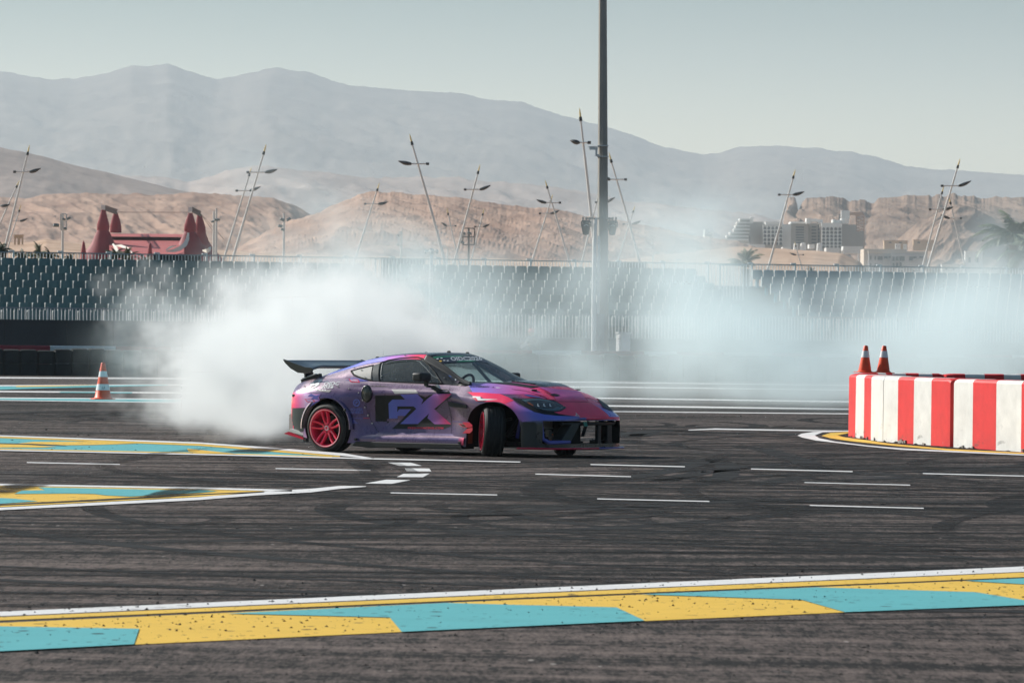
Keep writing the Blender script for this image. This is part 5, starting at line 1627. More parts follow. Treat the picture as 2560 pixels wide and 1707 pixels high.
# ---- lower shell
ST = [  # x     zc     y1    z1     y2    z2     y3    z3     y4    z4    y5    z5    y6    z6
 (-2.17, 0.865, 0.40, 0.865, 0.56, 0.85, 0.66, 0.81, 0.72, 0.72, 0.73, 0.50, 0.70, 0.30),
 (-2.10, 0.910, 0.48, 0.91, 0.64, 0.895, 0.745, 0.845, 0.82, 0.73, 0.83, 0.50, 0.78, 0.27),
 (-1.97, 0.945, 0.54, 0.945, 0.69, 0.93, 0.80, 0.865, 0.90, 0.745, 0.905, 0.50, 0.85, 0.24),
 (-1.80, 0.965, 0.58, 0.965, 0.73, 0.945, 0.85, 0.875, 0.945, 0.75, 0.95, 0.50, 0.90, 0.20),
 (-1.55, 0.980, 0.60, 0.98, 0.76, 0.965, 0.90, 0.880, 0.98, 0.75, 0.98, 0.50, 0.95, 0.17),
 (-1.30, 0.985, 0.62, 0.985, 0.78, 0.97, 0.915, 0.885, 0.995, 0.75, 0.995, 0.50, 0.97, 0.15),
 (-1.00, 0.980, 0.62, 0.98, 0.78, 0.96, 0.90, 0.880, 0.975, 0.76, 0.97, 0.48, 0.96, 0.135),
 (-0.70, 0.965, 0.62, 0.965, 0.785, 0.945, 0.865, 0.87, 0.93, 0.775, 0.915, 0.45, 0.945, 0.13),
 (-0.30, 0.955, 0.60, 0.955, 0.79, 0.93, 0.845, 0.86, 0.895, 0.79, 0.858, 0.42, 0.935, 0.125),
 (0.20, 0.950, 0.60, 0.950, 0.785, 0.92, 0.845, 0.85, 0.895, 0.785, 0.855, 0.42, 0.935, 0.12),
 (0.65, 0.950, 0.58, 0.945, 0.765, 0.905, 0.85, 0.835, 0.905, 0.755, 0.868, 0.42, 0.945, 0.12),
 (0.95, 0.945, 0.56, 0.935, 0.765, 0.885, 0.89, 0.81, 0.95, 0.71, 0.93, 0.42, 0.95, 0.12),
 (1.25, 0.935, 0.54, 0.915, 0.765, 0.865, 0.915, 0.785, 0.985, 0.675, 0.965, 0.42, 0.955, 0.12),
 (1.55, 0.915, 0.52, 0.885, 0.75, 0.835, 0.90, 0.755, 0.98, 0.645, 0.965, 0.40, 0.955, 0.12),
 (1.80, 0.875, 0.49, 0.835, 0.72, 0.785, 0.87, 0.70, 0.955, 0.60, 0.955, 0.38, 0.945, 0.12),
 (2.00, 0.790, 0.47, 0.755, 0.69, 0.705, 0.83, 0.63, 0.915, 0.555, 0.925, 0.36, 0.915, 0.12),
 (2.14, 0.690, 0.45, 0.665, 0.65, 0.62, 0.77, 0.565, 0.845, 0.515, 0.86, 0.34, 0.85, 0.12),
 (2.24, 0.585, 0.40, 0.575, 0.57, 0.55, 0.67, 0.52, 0.72, 0.49, 0.73, 0.32, 0.72, 0.12),
 (2.285, 0.525, 0.34, 0.522, 0.48, 0.51, 0.55, 0.495, 0.58, 0.475, 0.58, 0.32, 0.57, 0.12),
]
STa = np.array(ST)
SHR = lambda x: x if x > -1.45 else -1.45 + (x + 1.45) * 0.80      # short tail
STa[:, 0] = [SHR(v) for v in STa[:, 0]]
XS = np.unique(np.concatenate([np.linspace(STa[0, 0], 2.285, 130), np.linspace(1.9, 2.285, 30), np.linspace(STa[0, 0], -1.8, 14)]))
cols = [pchip(STa[:, 0], STa[:, k], XS) for k in range(1, 14)]
def catmull(P, n):
    P = np.array(P); out = []
    for i in range(len(P) - 1):
        p0, p1, p2, p3 = P[max(i - 1, 0)], P[i], P[i + 1], P[min(i + 2, len(P) - 1)]
        for t in np.linspace(0, 1, n, endpoint=False):
            out.append(0.5 * ((2 * p1) + (-p0 + p2) * t + (2 * p0 - 5 * p1 + 4 * p2 - p3) * t * t + (-p0 + 3 * p1 - 3 * p2 + p3) * t ** 3))
    out.append(P[-1]); return out
rings = []
for i, x in enumerate(XS):
    zc, y1, z1, y2, z2, y3, z3, y4, z4, y5, z5, y6, z6 = [c[i] for c in cols]
    half = catmull([(0, zc), (y1 * .5, zc * .6 + z1 * .4 + .004), (y1, z1), (y2, z2), (y3, z3), (y4, z4), (y5, z5), (y6, z6)], 6)
    half += [(y6 * q, z6) for q in (0.8, 0.5, 0.25)]
    right = [(-a, b) for a, b in half]                      # from the centre top down the visible side
    left = [(a, b) for a, b in half[1:]][::-1]
    ring = right + [(0, z6)] + left
    rings.append([Vector((x, a, b)) for a, b in ring])
shell = MB(); shell.grid(rings, 0, True)
N = len(rings[0])
for e, rev in ((0, False), (len(rings) - 1, True)):
    cpt = sum(rings[e], Vector()) / N
    b = len(shell.v); shell.v.append(tuple(cpt))
    for k in range(N):
        f = (e * N + k, e * N + (k + 1) % N, b)
        shell.f.append(f if not rev else f[::-1]); shell.mi.append(0)
sh_me = shell.mesh("body_shell")
bm = bmesh.new(); bm.from_mesh(sh_me); bmesh.ops.recalc_face_normals(bm, faces=bm.faces); bm.to_mesh(sh_me); bm.free()
colour_mesh(sh_me, wrap)
full_bvh = BVHTree.FromPolygons([v.co.copy() for v in sh_me.vertices], [tuple(p.vertices) for p in sh_me.polygons])
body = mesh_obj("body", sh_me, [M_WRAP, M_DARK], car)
def cut_with(o, cutter_mb):
    cme = cutter_mb.mesh("cutter")
    bm = bmesh.new(); bm.from_mesh(cme); bmesh.ops.recalc_face_normals(bm, faces=bm.faces); bm.to_mesh(cme); bm.free()
    cme.materials.append(M_WRAP); cme.materials.append(M_DARK)
    colour_mesh(cme, lambda x, y, z: Vector((0.006, 0.006, 0.007)))
    for p in cme.polygons: p.material_index = 1
    c = bpy.data.objects.new("cutter", cme); COL.objects.link(c); c.parent = car
    m = o.modifiers.new("cut", 'BOOLEAN'); m.operation = 'DIFFERENCE'; m.object = c; m.solver = 'EXACT'
    bpy.context.view_layer.update()
    apply_mods(o)
    bpy.data.objects.remove(c)
for side in (-1, 1):
    k = MB(); k.lathe([(0.001, 0.60 * side), (0.385, 0.60 * side), (0.385, 1.2 * side), (0.001, 1.2 * side)], 48, center=(-1.275, 0, 0.335), axis='y'); cut_with(body, k)
    k = MB()
    pts = []
    for a in range(0, 33):                                   # front arch: wide, opened towards the rear for lock
        t = math.pi * a / 32
        pts.append(Vector((1.40 + 0.435 * math.cos(t), 0, 0.33 + 0.375 * math.sin(t) ** 0.85)))
    pts += [Vector((0.965, 0, -0.1)), Vector((1.835, 0, -0.1))]
    k.prism(pts, (0, 0.34 * side, 0), (0, 1.2 * side, 0)); cut_with(body, k)
k = MB(); k.box((2.12, -0.03, 0.325), (0.66, 1.68, 0.30)); cut_with(body, k)               # open mouth of the nose
k = MB(); k.box((1.75, 0, 0.28), (0.5, 0.70, 0.30)); cut_with(body, k)
k = MB(); k.box((-0.12, 0, 0.75), (1.35, 1.32, 0.9)); cut_with(body, k)                # cockpit
k = MB(); k.box((-1.88, -0.9, 0.17), (0.34, 0.5, 0.16)); k.box((-1.88, 0.9, 0.17), (0.34, 0.5, 0.16)); cut_with(body, k)
a = body.data.color_attributes.get('col') or body.data.color_attributes.new('col', 'FLOAT_COLOR', 'POINT')
for i, v in enumerate(body.data.vertices):                              # wrap on the skin, black inside the cut-outs
    near = full_bvh.find_nearest(v.co)
    c = wrap(*v.co) if near[3] < 0.002 else Vector((0.006, 0.006, 0.007))
    a.data[i].color = (*c, 1)
for p in body.data.polygons: p.use_smooth = True
body.data.set_sharp_from_angle(angle=math.radians(32))

# ---- greenhouse surface
GH = [  # x     zc    yr    zr    yb    zb
 (-1.97, 0.935, 0.60, 0.925, 0.70, 0.915),
 (-1.75, 0.998, 0.598, 0.972, 0.735, 0.935),
 (-1.50, 1.080, 0.592, 1.040, 0.755, 0.955),
 (-1.20, 1.168, 0.582, 1.122, 0.765, 0.955),
 (-0.90, 1.262, 0.57, 1.205, 0.782, 0.925),
 (-0.60, 1.308, 0.560, 1.256, 0.788, 0.910),
 (-0.25, 1.332, 0.550, 1.288, 0.788, 0.905),
 (0.02, 1.334, 0.540, 1.290, 0.785, 0.90),
 (0.12, 1.318, 0.556, 1.258, 0.783, 0.90),
 (0.40, 1.218, 0.614, 1.128, 0.775, 0.895),
 (0.72, 1.068, 0.680, 0.966, 0.765, 0.892),
 (0.98, 0.952, 0.730, 0.905, 0.765, 0.893),
]
GHa = np.array(GH)
GHa[:, 0] = [v if v > -1.4 else -1.4 + (v + 1.4) * 0.85 for v in GHa[:, 0]]
GX0 = float(GHa[0, 0])
def S(x, v, side=-1):
    """point on the cabin skin: v 0..1 from centre to rail, 1..2 rail to belt"""
    zc, yr, zr, yb, zb = [float(pchip(GHa[:, 0], GHa[:, k], [x])[0]) for k in range(1, 6)]
    if v <= 1:
        q = v
        y = yr * math.sin(q * math.pi / 2 * 0.92) / math.sin(math.pi / 2 * 0.92)
        z = zr + (zc - zr) * (1 - q ** 2.6)
    else:
        q = v - 1
        y = yr + (yb - yr) * (q + 0.16 * math.sin(math.pi * q)); z = zr + (zb - zr) * q
    return Vector((x, side * y, z))
gh_side = {}
def side_patch(side, nx=150, nv=46):
    xs = np.linspace(GX0, 0.98, nx)
    return [[S(x, 1 + v, side) for v in np.linspace(0, 1, nv)] for x in xs]
cA = (680, 840, 480 / 2352); cB = (1120, 840, 480 / 2352); cC = (1280, 960, 320 / 2352); cD = (880, 860, 360 / 2352); cW = (1080, 860, 260 / 2352)
def zz_(zoom, pts): return [(zoom[0] + a * zoom[2], zoom[1] + b * zoom[2]) for a, b in pts]
gh_all = MB()
for s_ in (-1, 1):
    gh_all.grid(side_patch(s_))
    xs = np.linspace(GX0, 0.98, 120)
    gh_all.grid([[S(x, v, s_) for v in np.linspace(0, 1, 20)] for x in xs])
gm = gh_all.mesh("cabin_skin")
gh_bvh = BVHTree.FromPolygons([v.co.copy() for v in gm.vertices], [tuple(p.vertices) for p in gm.polygons])

def in_poly(p, poly):
    c = False; n = len(poly); j = n - 1
    for i in range(n):
        (xi, yi), (xj, yj) = poly[i], poly[j]
        if (yi > p[1]) != (yj > p[1]) and p[0] < (xj - xi) * (p[1] - yi) / (yj - yi + 1e-12) + xi: c = not c
        j = i
    return c
def px_to_side(pts, bvh):
    """photograph outline -> (x, z) outline on the visible flank"""
    out = []
    for a, b in pts:
        o, d = cray(a, b); h = bvh.ray_cast(o, d)
        if h[0] is not None: out.append((h[0].x, h[0].z))
    return out
side_win = px_to_side(zz_(cA, [(1325, 555), (1335, 335), (1420, 305), (1560, 280), (1720, 268), (1790, 268), (1840, 285), (1920, 365), (2000, 460), (2085, 575), (1700, 562)]), gh_bvh)
quarter = px_to_side(zz_(cA, [(970, 432), (1080, 402), (1240, 365), (1226, 540), (1150, 522), (1070, 498), (1010, 470)]), gh_bvh)
bpan = px_to_side(zz_(cA, [(1240, 365), (1322, 340), (1312, 552), (1212, 545)]), gh_bvh)
def clean(poly): return poly
def side_frame(side):
    rows = side_patch(side); mb = MB(); nx, nv = len(rows), len(rows[0])
    vs = [v for r in rows for v in r]; fs = []
    for i in range(nx - 1):
        for j in range(nv - 1):
            q = [rows[i][j], rows[i + 1][j], rows[i + 1][j + 1], rows[i][j + 1]]
            c = sum(q, Vector()) / 4
            if in_poly((c.x, c.z), side_win) or in_poly((c.x, c.z), quarter): continue
            if c.x > 0.70: continue
            fs.append((i * nv + j, (i + 1) * nv + j, (i + 1) * nv + j + 1, i * nv + j + 1))
    mb.add(vs, fs); return mb
def rail_col(x, y, z):
    c = BLUE.lerp(PERI, smooth(-1.3, -0.9, x)); c = c.lerp(Vector((0.45, 0.14, 0.55)), smooth(-0.75, -0.5, x)); c = c.lerp(CRIM, smooth(-0.42, -0.08, x))
    return c
def frame_col(x, y, z):
    zr = float(pchip(GHa[:, 0], GHa[:, 3], [x])[0])
    if x > 0.0: return Vector((0.022, 0.022, 0.024))
    if z > zr - 0.035: return rail_col(x, y, z)
    if x < -0.72: return MAUVE
    return Vector((0.03, 0.03, 0.035))
for s_ in (-1, 1):
    fm = side_frame(s_)
    me = fm.mesh("side_frame")
    bm = bmesh.new(); bm.from_mesh(me)
    bmesh.ops.delete(bm, geom=[v for v in bm.verts if not v.link_faces], context='VERTS')
    bmesh.ops.recalc_face_normals(bm, faces=bm.faces)
    for f in bm.faces:
        if f.normal.y * s_ < 0: f.normal_flip()
    bm.to_mesh(me); bm.free()
    colour_mesh(me, frame_col)
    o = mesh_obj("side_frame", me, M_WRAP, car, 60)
    m = o.modifiers.new("t", 'SOLIDIFY'); m.thickness = 0.03; m.offset = -1; apply_mods(o)
def skin_patch(name, x0, x1, v1, m, nx=40, nv=14, off=0.0, colfn=None, both=True, v0=0.0, thick=0.02, parent=car, xcurve=0.0):
    rows = []
    for x in np.linspace(x0, x1, nx):
        row = []
        for v in np.linspace(-v1, v1, nv * 2 + 1):
            q = S(x - xcurve * (v * v), abs(v), -1 if v < 0 else 1); row.append(q + Vector((0, 0, off)))
        rows.append(row)
    mb = MB(); mb.grid(rows); me = mb.mesh(name)
    bm = bmesh.new(); bm.from_mesh(me); bmesh.ops.recalc_face_normals(bm, faces=bm.faces)
    for f in bm.faces:
        if f.normal.z < 0: f.normal_flip()
    bm.to_mesh(me); bm.free()
    if colfn: colour_mesh(me, colfn)
    o = mesh_obj(name, me, m, parent, 60)
    if thick:
        md = o.modifiers.new("t", 'SOLIDIFY'); md.thickness = thick; md.offset = -1; apply_mods(o)
    return o
roof = skin_patch("roof", -0.98, 0.10, 0.90, M_CARBON, 50, 14)
for s_ in (-1, 1):                                                    # coloured roof rail
    rows = [[S(x, v, s_) + Vector((0, 0, 0.004)) for v in np.linspace(0.88, 1.14, 8)] for x in np.linspace(GX0 + .02, 0.03, 70)]
    mb = MB(); mb.grid(rows); me = mb.mesh("roof_rail")
    bm = bmesh.new(); bm.from_mesh(me); bmesh.ops.recalc_face_normals(bm, faces=bm.faces)
    for f in bm.faces:
        if f.normal.z < 0: f.normal_flip()
    bm.to_mesh(me); bm.free(); colour_mesh(me, rail_col)
    o = mesh_obj("roof_rail", me, M_PRINT, car, 60); md = o.modifiers.new("t", 'SOLIDIFY'); md.thickness = 0.012; md.offset = -1; apply_mods(o)
    rows = [[S(x, v, s_) + Vector((0.0, s_ * 0.004, 0.004)) for v in np.linspace(0.90, 1.20, 8)] for x in np.linspace(0.02, 0.86, 40)]
    mb = MB(); mb.grid(rows); me = mb.mesh("windscreen_pillar")
    bm = bmesh.new(); bm.from_mesh(me); bmesh.ops.recalc_face_normals(bm, faces=bm.faces)
    for f in bm.faces:
        if f.normal.z < 0: f.normal_flip()
    bm.to_mesh(me); bm.free()
    o = mesh_obj("windscreen_pillar", me, M_SATINBLK, car, 60); md = o.modifiers.new("t", 'SOLIDIFY'); md.thickness = 0.03; md.offset = -1; apply_mods(o)
hatch = skin_patch("rear_hatch", GX0, -0.98, 0.90, M_CARBON, 40, 12)
skin_patch("rear_window", -1.75, -1.05, 0.78, M_LENS, 30, 10, 0.005, None, thick=0.004)
skin_patch("windscreen", 0.10, 0.97, 0.93, M_WSHIELD, 40, 14, 0.0, None, thick=0.0)
cowl = MB(); cowl.grid([[Vector((0.985 - 0.22 * (y / 0.74) ** 2 + dx, y, 0.935 + dz - 0.03 * (y / .74) ** 2)) for y in np.linspace(-0.75, 0.75, 21)] for dx, dz in ((-0.10, 0.02), (0.0, 0.018), (0.05, 0.004))])
co = cowl.build("cowl", M_SATINBLK, car, 60); md = co.modifiers.new("t", 'SOLIDIFY'); md.thickness = 0.02; apply_mods(co)

def ray_panel(name, outline, bvhs, off, m, parent=car, step=0.03, colfn=None, side=-1, thick=0.0, smooth_=40):
    """a panel whose (x, z) outline is laid onto the flank, standing off from it"""
    xs = [p[0] for p in outline]; zs = [p[1] for p in outline]
    pts2 = [Vector(p) for p in outline]
    ne = len(pts2); edges = [(i, (i + 1) % ne) for i in range(ne)]
    xq = min(xs) + step / 2
    while xq < max(xs):
        zq = min(zs) + step / 2
        while zq < max(zs):
            if in_poly((xq, zq), outline): pts2.append(Vector((xq, zq)))
            zq += step
        xq += step
    r = geometry.delaunay_2d_cdt(pts2, edges, [], 1, 1e-5)
    vs, fs = r[0], r[2]
    out = []; ok = []
    for v in vs:
        hit = None
        for bv in bvhs:
            h = bv.ray_cast(Vector((v.x, side * 2.0, v.y)), Vector((0, -side, 0)))
            if h[0] is not None and (hit is None or side * h[0].y > side * hit[0].y): hit = h
        if hit is None: out.append(Vector((v.x, side * 0.8, v.y))); ok.append(False)
        else:
            nrm = hit[1] if hit[1].y * side > 0 else -hit[1]
            out.append(hit[0] + nrm * off); ok.append(True)
    fs = [f for f in fs if all(ok[i] for i in f)]
    mb = MB(); mb.add(out, fs); me = mb.mesh(name)
    bm = bmesh.new(); bm.from_mesh(me)
    for f in bm.faces:
        if f.normal.y * side < 0: f.normal_flip()
    bm.to_mesh(me); bm.free()
    if colfn: colour_mesh(me, colfn)
    o = mesh_obj(name, me, m, parent, smooth_)
    if thick:
        md = o.modifiers.new("t", 'SOLIDIFY'); md.thickness = thick; md.offset = -1; apply_mods(o)
    return o
def me_bvh(o): return BVHTree.FromPolygons([v.co.copy() for v in o.data.vertices], [tuple(p.vertices) for p in o.data.polygons])
def dense(poly, step=0.03):
    out = []
    for i, a in enumerate(poly):
        b = poly[(i + 1) % len(poly)]
        n = max(1, int(math.hypot(b[0] - a[0], b[1] - a[1]) / step))
        for k in range(n): out.append((a[0] + (b[0] - a[0]) * k / n, a[1] + (b[1] - a[1]) * k / n))
    return out
def widen(poly, d):
    cx = sum(p[0] for p in poly) / len(poly); cz = sum(p[1] for p in poly) / len(poly)
    out = []
    n = len(poly)
    area = sum(poly[i][0] * poly[(i + 1) % n][1] - poly[(i + 1) % n][0] * poly[i][1] for i in range(n))
    sg = 1 if area > 0 else -1
    for i in range(n):
        a, b = poly[i - 1], poly[(i + 1) % n]
        tx, tz = b[0] - a[0], b[1] - a[1]; l = math.hypot(tx, tz) + 1e-9
        out.append((poly[i][0] + sg * tz / l * d, poly[i][1] - sg * tx / l * d))
    return out
for s_ in (-1, 1):
    for nm, poly, m in (("side_window", side_win, M_SIDEGL if s_ < 0 else M_WSHIELD), ("quarter_window", quarter, M_QUARTER), ("pillar_panel", bpan, M_CARBON)):
        ray_panel(nm, dense(widen(poly, 0.012 if nm != "pillar_panel" else 0.0)), [gh_bvh], 0.002 if nm != "pillar_panel" else 0.008, m, car, 0.05, side=s_)
    for nm, poly in (("side_window_frame", side_win), ("quarter_window_frame", quarter)):   # dark seal round the glass
        mb = MB(); P = dense(widen(poly, 0.006), 0.03); P3 = []
        for a, b in P:
            h = gh_bvh.ray_cast(Vector((a, s_ * 2, b)), Vector((0, -s_, 0)))
            if h[0] is not None: P3.append(h[0])
        for i in range(len(P3)):
            if (P3[i] - P3[(i + 1) % len(P3)]).length < 0.12: mb.bar(P3[i], P3[(i + 1) % len(P3)], 0.020, 0.020)
        mb.build(nm, M_SATINBLK, car)
        if nm == "side_window_frame":                                   # pale inner border of the plastic window with its rivets
            inn = widen(poly, -0.035); mb = MB(); P3 = []
            for a, b in dense(inn, 0.03):
                h = gh_bvh.ray_cast(Vector((a, s_ * 2, b)), Vector((0, -s_, 0)))
                if h[0] is not None: P3.append(h[0] + Vector((0, s_ * 0.006, 0)))
            zmin = min(p.z for p in P3)
            for i in range(len(P3)):
                if P3[i].z < zmin + 0.03 and P3[(i + 1) % len(P3)].z < zmin + 0.03: continue
                if (P3[i] - P3[(i + 1) % len(P3)]).length < 0.12: mb.bar(P3[i], P3[(i + 1) % len(P3)], 0.004, 0.014, up=(0, 1, 0))
            mb.build("window_border", mat("pale_window_border", (0.30, 0.33, 0.34), 0.5) if s_ < 0 else bpy.data.materials["pale_window_border"], car)
            for i in range(0, len(P3), 9):
                mb = MB(); mb.lathe([(0.006, 0), (0.005, -s_ * -0.004), (0.0005, s_ * 0.005)], 8, center=P3[i], axis='y'); mb.build("rivet", M_ALU, car)

# ---- door, hood, seams
body_bvh = me_bvh(body)
door_px = zz_(cA, [(1192, 560), (1160, 640), (1140, 760), (1165, 900), (1220, 1040), (1290, 1150), (1345, 1208), (1600, 1222), (2188, 1243), (2196, 1000), (2206, 600), (2100, 588), (1700, 578)])
door_px = [(a, b) for a, b in door_px]
def outline_on(bvh, px):
    out = []
    for a, b in px:
        o, d = cray(a, b); h = bvh.ray_cast(o, d)
        if h[0] is not None: out.append((h[0].x, h[0].z))
    return out
door_xz = outline_on(full_bvh, door_px)
for s_ in (-1, 1):
    gap = ray_panel("door_gap", dense(widen(door_xz, 0.007)), [full_bvh], 0.0008, M_INK, car, 0.06, side=s_)
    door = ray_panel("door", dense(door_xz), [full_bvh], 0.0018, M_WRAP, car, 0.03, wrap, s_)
    if s_ < 0: door_near = door
# bonnet: raised centre with a scoop that drops away near the nose
rows = []
xs = np.linspace(0.80, 2.03, 60)
for x in xs:
    half = 0.66 - 0.10 * smooth(1.0, 2.0, x)
    row = []
    for q in np.linspace(-1, 1, 49):
        y = q * half
        h = full_bvh.ray_cast(Vector((x, y, 2)), Vector((0, 0, -1)))
        z = h[0].z if h[0] is not None else 0.7
        bul = 0.050 * smooth(0.50, 0.22, abs(y)) * smooth(0.90, 1.30, x) * (1 - smooth(1.62, 1.95, x))
        row.append(Vector((x, y, z + 0.0012 + bul)))
    rows.append(row)
mb = MB(); mb.grid(rows); hme = mb.mesh("hood")
bm = bmesh.new(); bm.from_mesh(hme)
for f in bm.faces:
    if f.normal.z < 0: f.normal_flip()
bm.to_mesh(hme); bm.free()
def hood_col(x, y, z):
    c = wrap(x, y, 0.9)
    blk = smooth(0.36, 0.33, abs(y) - 0.10 * smooth(1.3, 0.9, x)) * smooth(1.80, 1.74, x)
    return c.lerp(Vector((0.020, 0.024, 0.026)), blk)
colour_mesh(hme, hood_col)
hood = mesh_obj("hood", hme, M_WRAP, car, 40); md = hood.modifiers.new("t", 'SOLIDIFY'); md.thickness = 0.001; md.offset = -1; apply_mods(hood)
for y in (-0.26, 0.26):                                               # hood vents and pins
    v = MB(); v.box((1.42, y, 0.955), (0.36, 0.12, 0.016), Matrix.Rotation(0.09, 3, 'Y')); v.build("hood_vent", M_SATINBLK, car)
for x, y in ((1.72, -0.50), (1.72, 0.50), (1.05, 0.62)):
    h = full_bvh.ray_cast(Vector((x, y, 2)), Vector((0, 0, -1)))
    v = MB(); v.lathe([(0.045, 0), (0.042, 0.012), (0.001, 0.016)], 14, center=h[0] + Vector((0, 0, 0.006))); v.build("hood_pin", M_SATINBLK, car, 40)

targets = [full_bvh, me_bvh(hood), gh_bvh]
def hit(px, py):
    o, d = cray(px, py); best = None
    for bv in targets:
        h = bv.ray_cast(o, d)
        if h[0] is None or (bv is gh_bvh and h[0].x > 0.66): continue
        if best is None or h[3] < best[3]: best = h
    if best is None: return None
    n = best[1]
    if n.dot(d) > 0: n = -n
    return best[0], n
def decal(name, px, m, off=0.010, colfn=None, zoom=None, parent=None, step=3.0):
    """a sticker cut to the outline seen in the photograph and laid onto the car's skin"""
    if zoom: px = zz_(zoom, px)
    P = dense(px, step); P2 = [Vector(p) for p in P]; ne = len(P2)
    edges = [(i, (i + 1) % ne) for i in range(ne)]
    xs = [p[0] for p in P]; ys = [p[1] for p in P]
    a = min(xs) + step / 2
    while a < max(xs):
        b = min(ys) + step / 2
        while b < max(ys):
            if in_poly((a, b), P): P2.append(Vector((a, b)))
            b += step
        a += step
    r = geometry.delaunay_2d_cdt(P2, edges, [], 1, 1e-4)
    vs, fs = r[0], r[2]
    return lay(name, [(v.x, v.y) for v in vs], fs, m, off, colfn, parent)
def lay(name, pv, fs, m, off, colfn=None, parent=None):
    out = []; ok = []
    for a, b in pv:
        h = hit(a, b)
        if h is None: out.append(Vector((0, 0, 0))); ok.append(False)
        else: out.append(h[0] + h[1] * (off * 0.36)); ok.append(True)
    keep = []
    for f in fs:
        if not all(ok[i] for i in f): continue
        q = [out[i] for i in f]
        if max((q[i] - q[i - 1]).length for i in range(len(q))) > 0.22: continue
        keep.append(tuple(f))
    mb = MB(); mb.add(out, keep); me = mb.mesh(name)
    bm = bmesh.new(); bm.from_mesh(me)
    bmesh.ops.delete(bm, geom=[v for v in bm.verts if not v.link_faces], context='VERTS')
    cam_c = CAR_I @ Vector((0, 0, CAM_H))
    for f in bm.faces:
        if f.normal.dot(cam_c - f.calc_center_median()) < 0: f.normal_flip()
    bm.to_mesh(me); bm.free()
    if colfn:
        colour_mesh(me, lambda x, y, z: colfn(*proj(CAR_M @ Vector((x, y, z)))))
    return mesh_obj(name, me, m, parent or car, 180)
def ramp_col(stops, axis=0):
    def f(px, py):
        t = px if axis == 0 else py
        for (a, ca), (b, cb) in zip(stops, stops[1:]):
            if t <= b: return ca.lerp(cb, min(1, max(0, (t - a) / (b - a))))
        return stops[-1][1]
    return f
_fonts = {}
def text_px(name, s, p0, p1, height, m, off=0.014, shear=0.0, bold=0.0, parent=None):
    """flat lettering from p0 to p1 (photograph pixels along the baseline), laid on the skin"""
    cu = bpy.data.curves.new("lettering", 'FONT'); cu.body = s; cu.shear = shear; cu.offset = bold; cu.resolution_u = 2
    o = bpy.data.objects.new("lettering", cu); COL.objects.link(o)
    bpy.context.view_layer.update()
    me = bpy.data.meshes.new_from_object(o.evaluated_get(bpy.context.evaluated_depsgraph_get()))
    bpy.data.objects.remove(o)
    x0 = min(v.co.x for v in me.vertices); x1 = max(v.co.x for v in me.vertices)
    y0 = min(v.co.y for v in me.vertices); y1 = max(v.co.y for v in me.vertices)
    lpx = math.hypot(p1[0] - p0[0], p1[1] - p0[1]) / max(x1 - x0, 1e-6)
    bm = bmesh.new(); bm.from_mesh(me)
    bmesh.ops.triangulate(bm, faces=bm.faces)
    for _ in range(4):                                                  # fine enough to follow the panel's curve
        lg = [e for e in bm.edges if e.calc_length() * lpx > 2.6]
        if not lg: break
        bmesh.ops.subdivide_edges(bm, edges=lg, cuts=1)
        bmesh.ops.triangulate(bm, faces=bm.faces)
    bm.to_mesh(me); bm.free()
    ax = ((p1[0] - p0[0]), (p1[1] - p0[1])); l = math.hypot(*ax); up = (ax[1] / l, -ax[0] / l)
    if up[1] > 0: up = (-up[0], -up[1])
    pv = []
    for v in me.vertices:
        a = (v.co.x - x0) / (x1 - x0); b = (v.co.y - y0) / (y1 - y0) * height
        pv.append((p0[0] + ax[0] * a + up[0] * b, p0[1] + ax[1] * a + up[1] * b))
    return lay(name, pv, [tuple(p.vertices) for p in me.polygons], m, off, None, parent)

# --- wrap graphics, front
C_ = lambda r, g_, b: Vector((r, g_, b))
decal("hood_graphic", [(245, 592), (300, 576), (480, 578), (620, 590), (830, 612), (1000, 640), (1130, 690), (1190, 740), (1000, 715), (700, 714), (300, 690)], M_PRINT, 0.011,
      ramp_col([(1165, PERI), (1205, PERI.lerp(PURP, .45)), (1250, PURP), (1310, MAG), (1370, MAG.lerp(CRIM, .6))]), cB)
decal("fender_graphic", [(238, 687), (420, 694), (640, 712), (740, 752), (806, 792), (690, 832), (640, 812), (560, 804), (440, 806), (478, 792), (400, 745), (310, 738), (285, 720)], M_PRINT, 0.013,
      ramp_col([(1165, CRIM), (1290, CRIM)]), cB)
decal("fender_stripe", [(300, 738), (398, 742), (405, 768), (620, 778), (440, 790), (350, 796), (308, 762)], M_LETTER, 0.015, None, cB)
decal("fender_outline", [(300, 756), (345, 757), (370, 790), (460, 792), (455, 797), (350, 797)], M_CRIM, 0.017, None, cB)
decal("bumper_graphic", [(690, 832), (806, 795), (870, 850), (1000, 905), (1110, 945), (1300, 978), (1600, 985), (1615, 1016), (1400, 1022), (1120, 1030), (910, 1050), (870, 990), (800, 900)], M_PRINT, 0.011,
      ramp_col([(1262, CRIM.lerp(PURP, .3)), (1290, PURP), (1330, PERI * .85), (1400, BLUE * 1.3), (1450, BLUE)]), cB)
decal("headlight_surround", [(0, 250), (150, 272), (300, 262), (480, 258), (660, 282), (800, 318), (1000, 437), (900, 500), (770, 520), (850, 548), (1140, 592), (900, 586), (600, 562), (400, 512), (200, 400), (40, 300)], M_INK, 0.0155, None, cC)
nose_g = decal("nose_graphic", [(765, 520), (905, 498), (1000, 437), (820, 328), (1100, 330), (1400, 336), (1480, 372), (1620, 450), (1740, 545), (1790, 606), (2005, 602), (2008, 642), (1500, 646), (1240, 648), (1235, 600), (1140, 590), (850, 550)], M_PRINT, 0.012,
      ramp_col([(1380, CRIM), (1600, CRIM)]), cC)
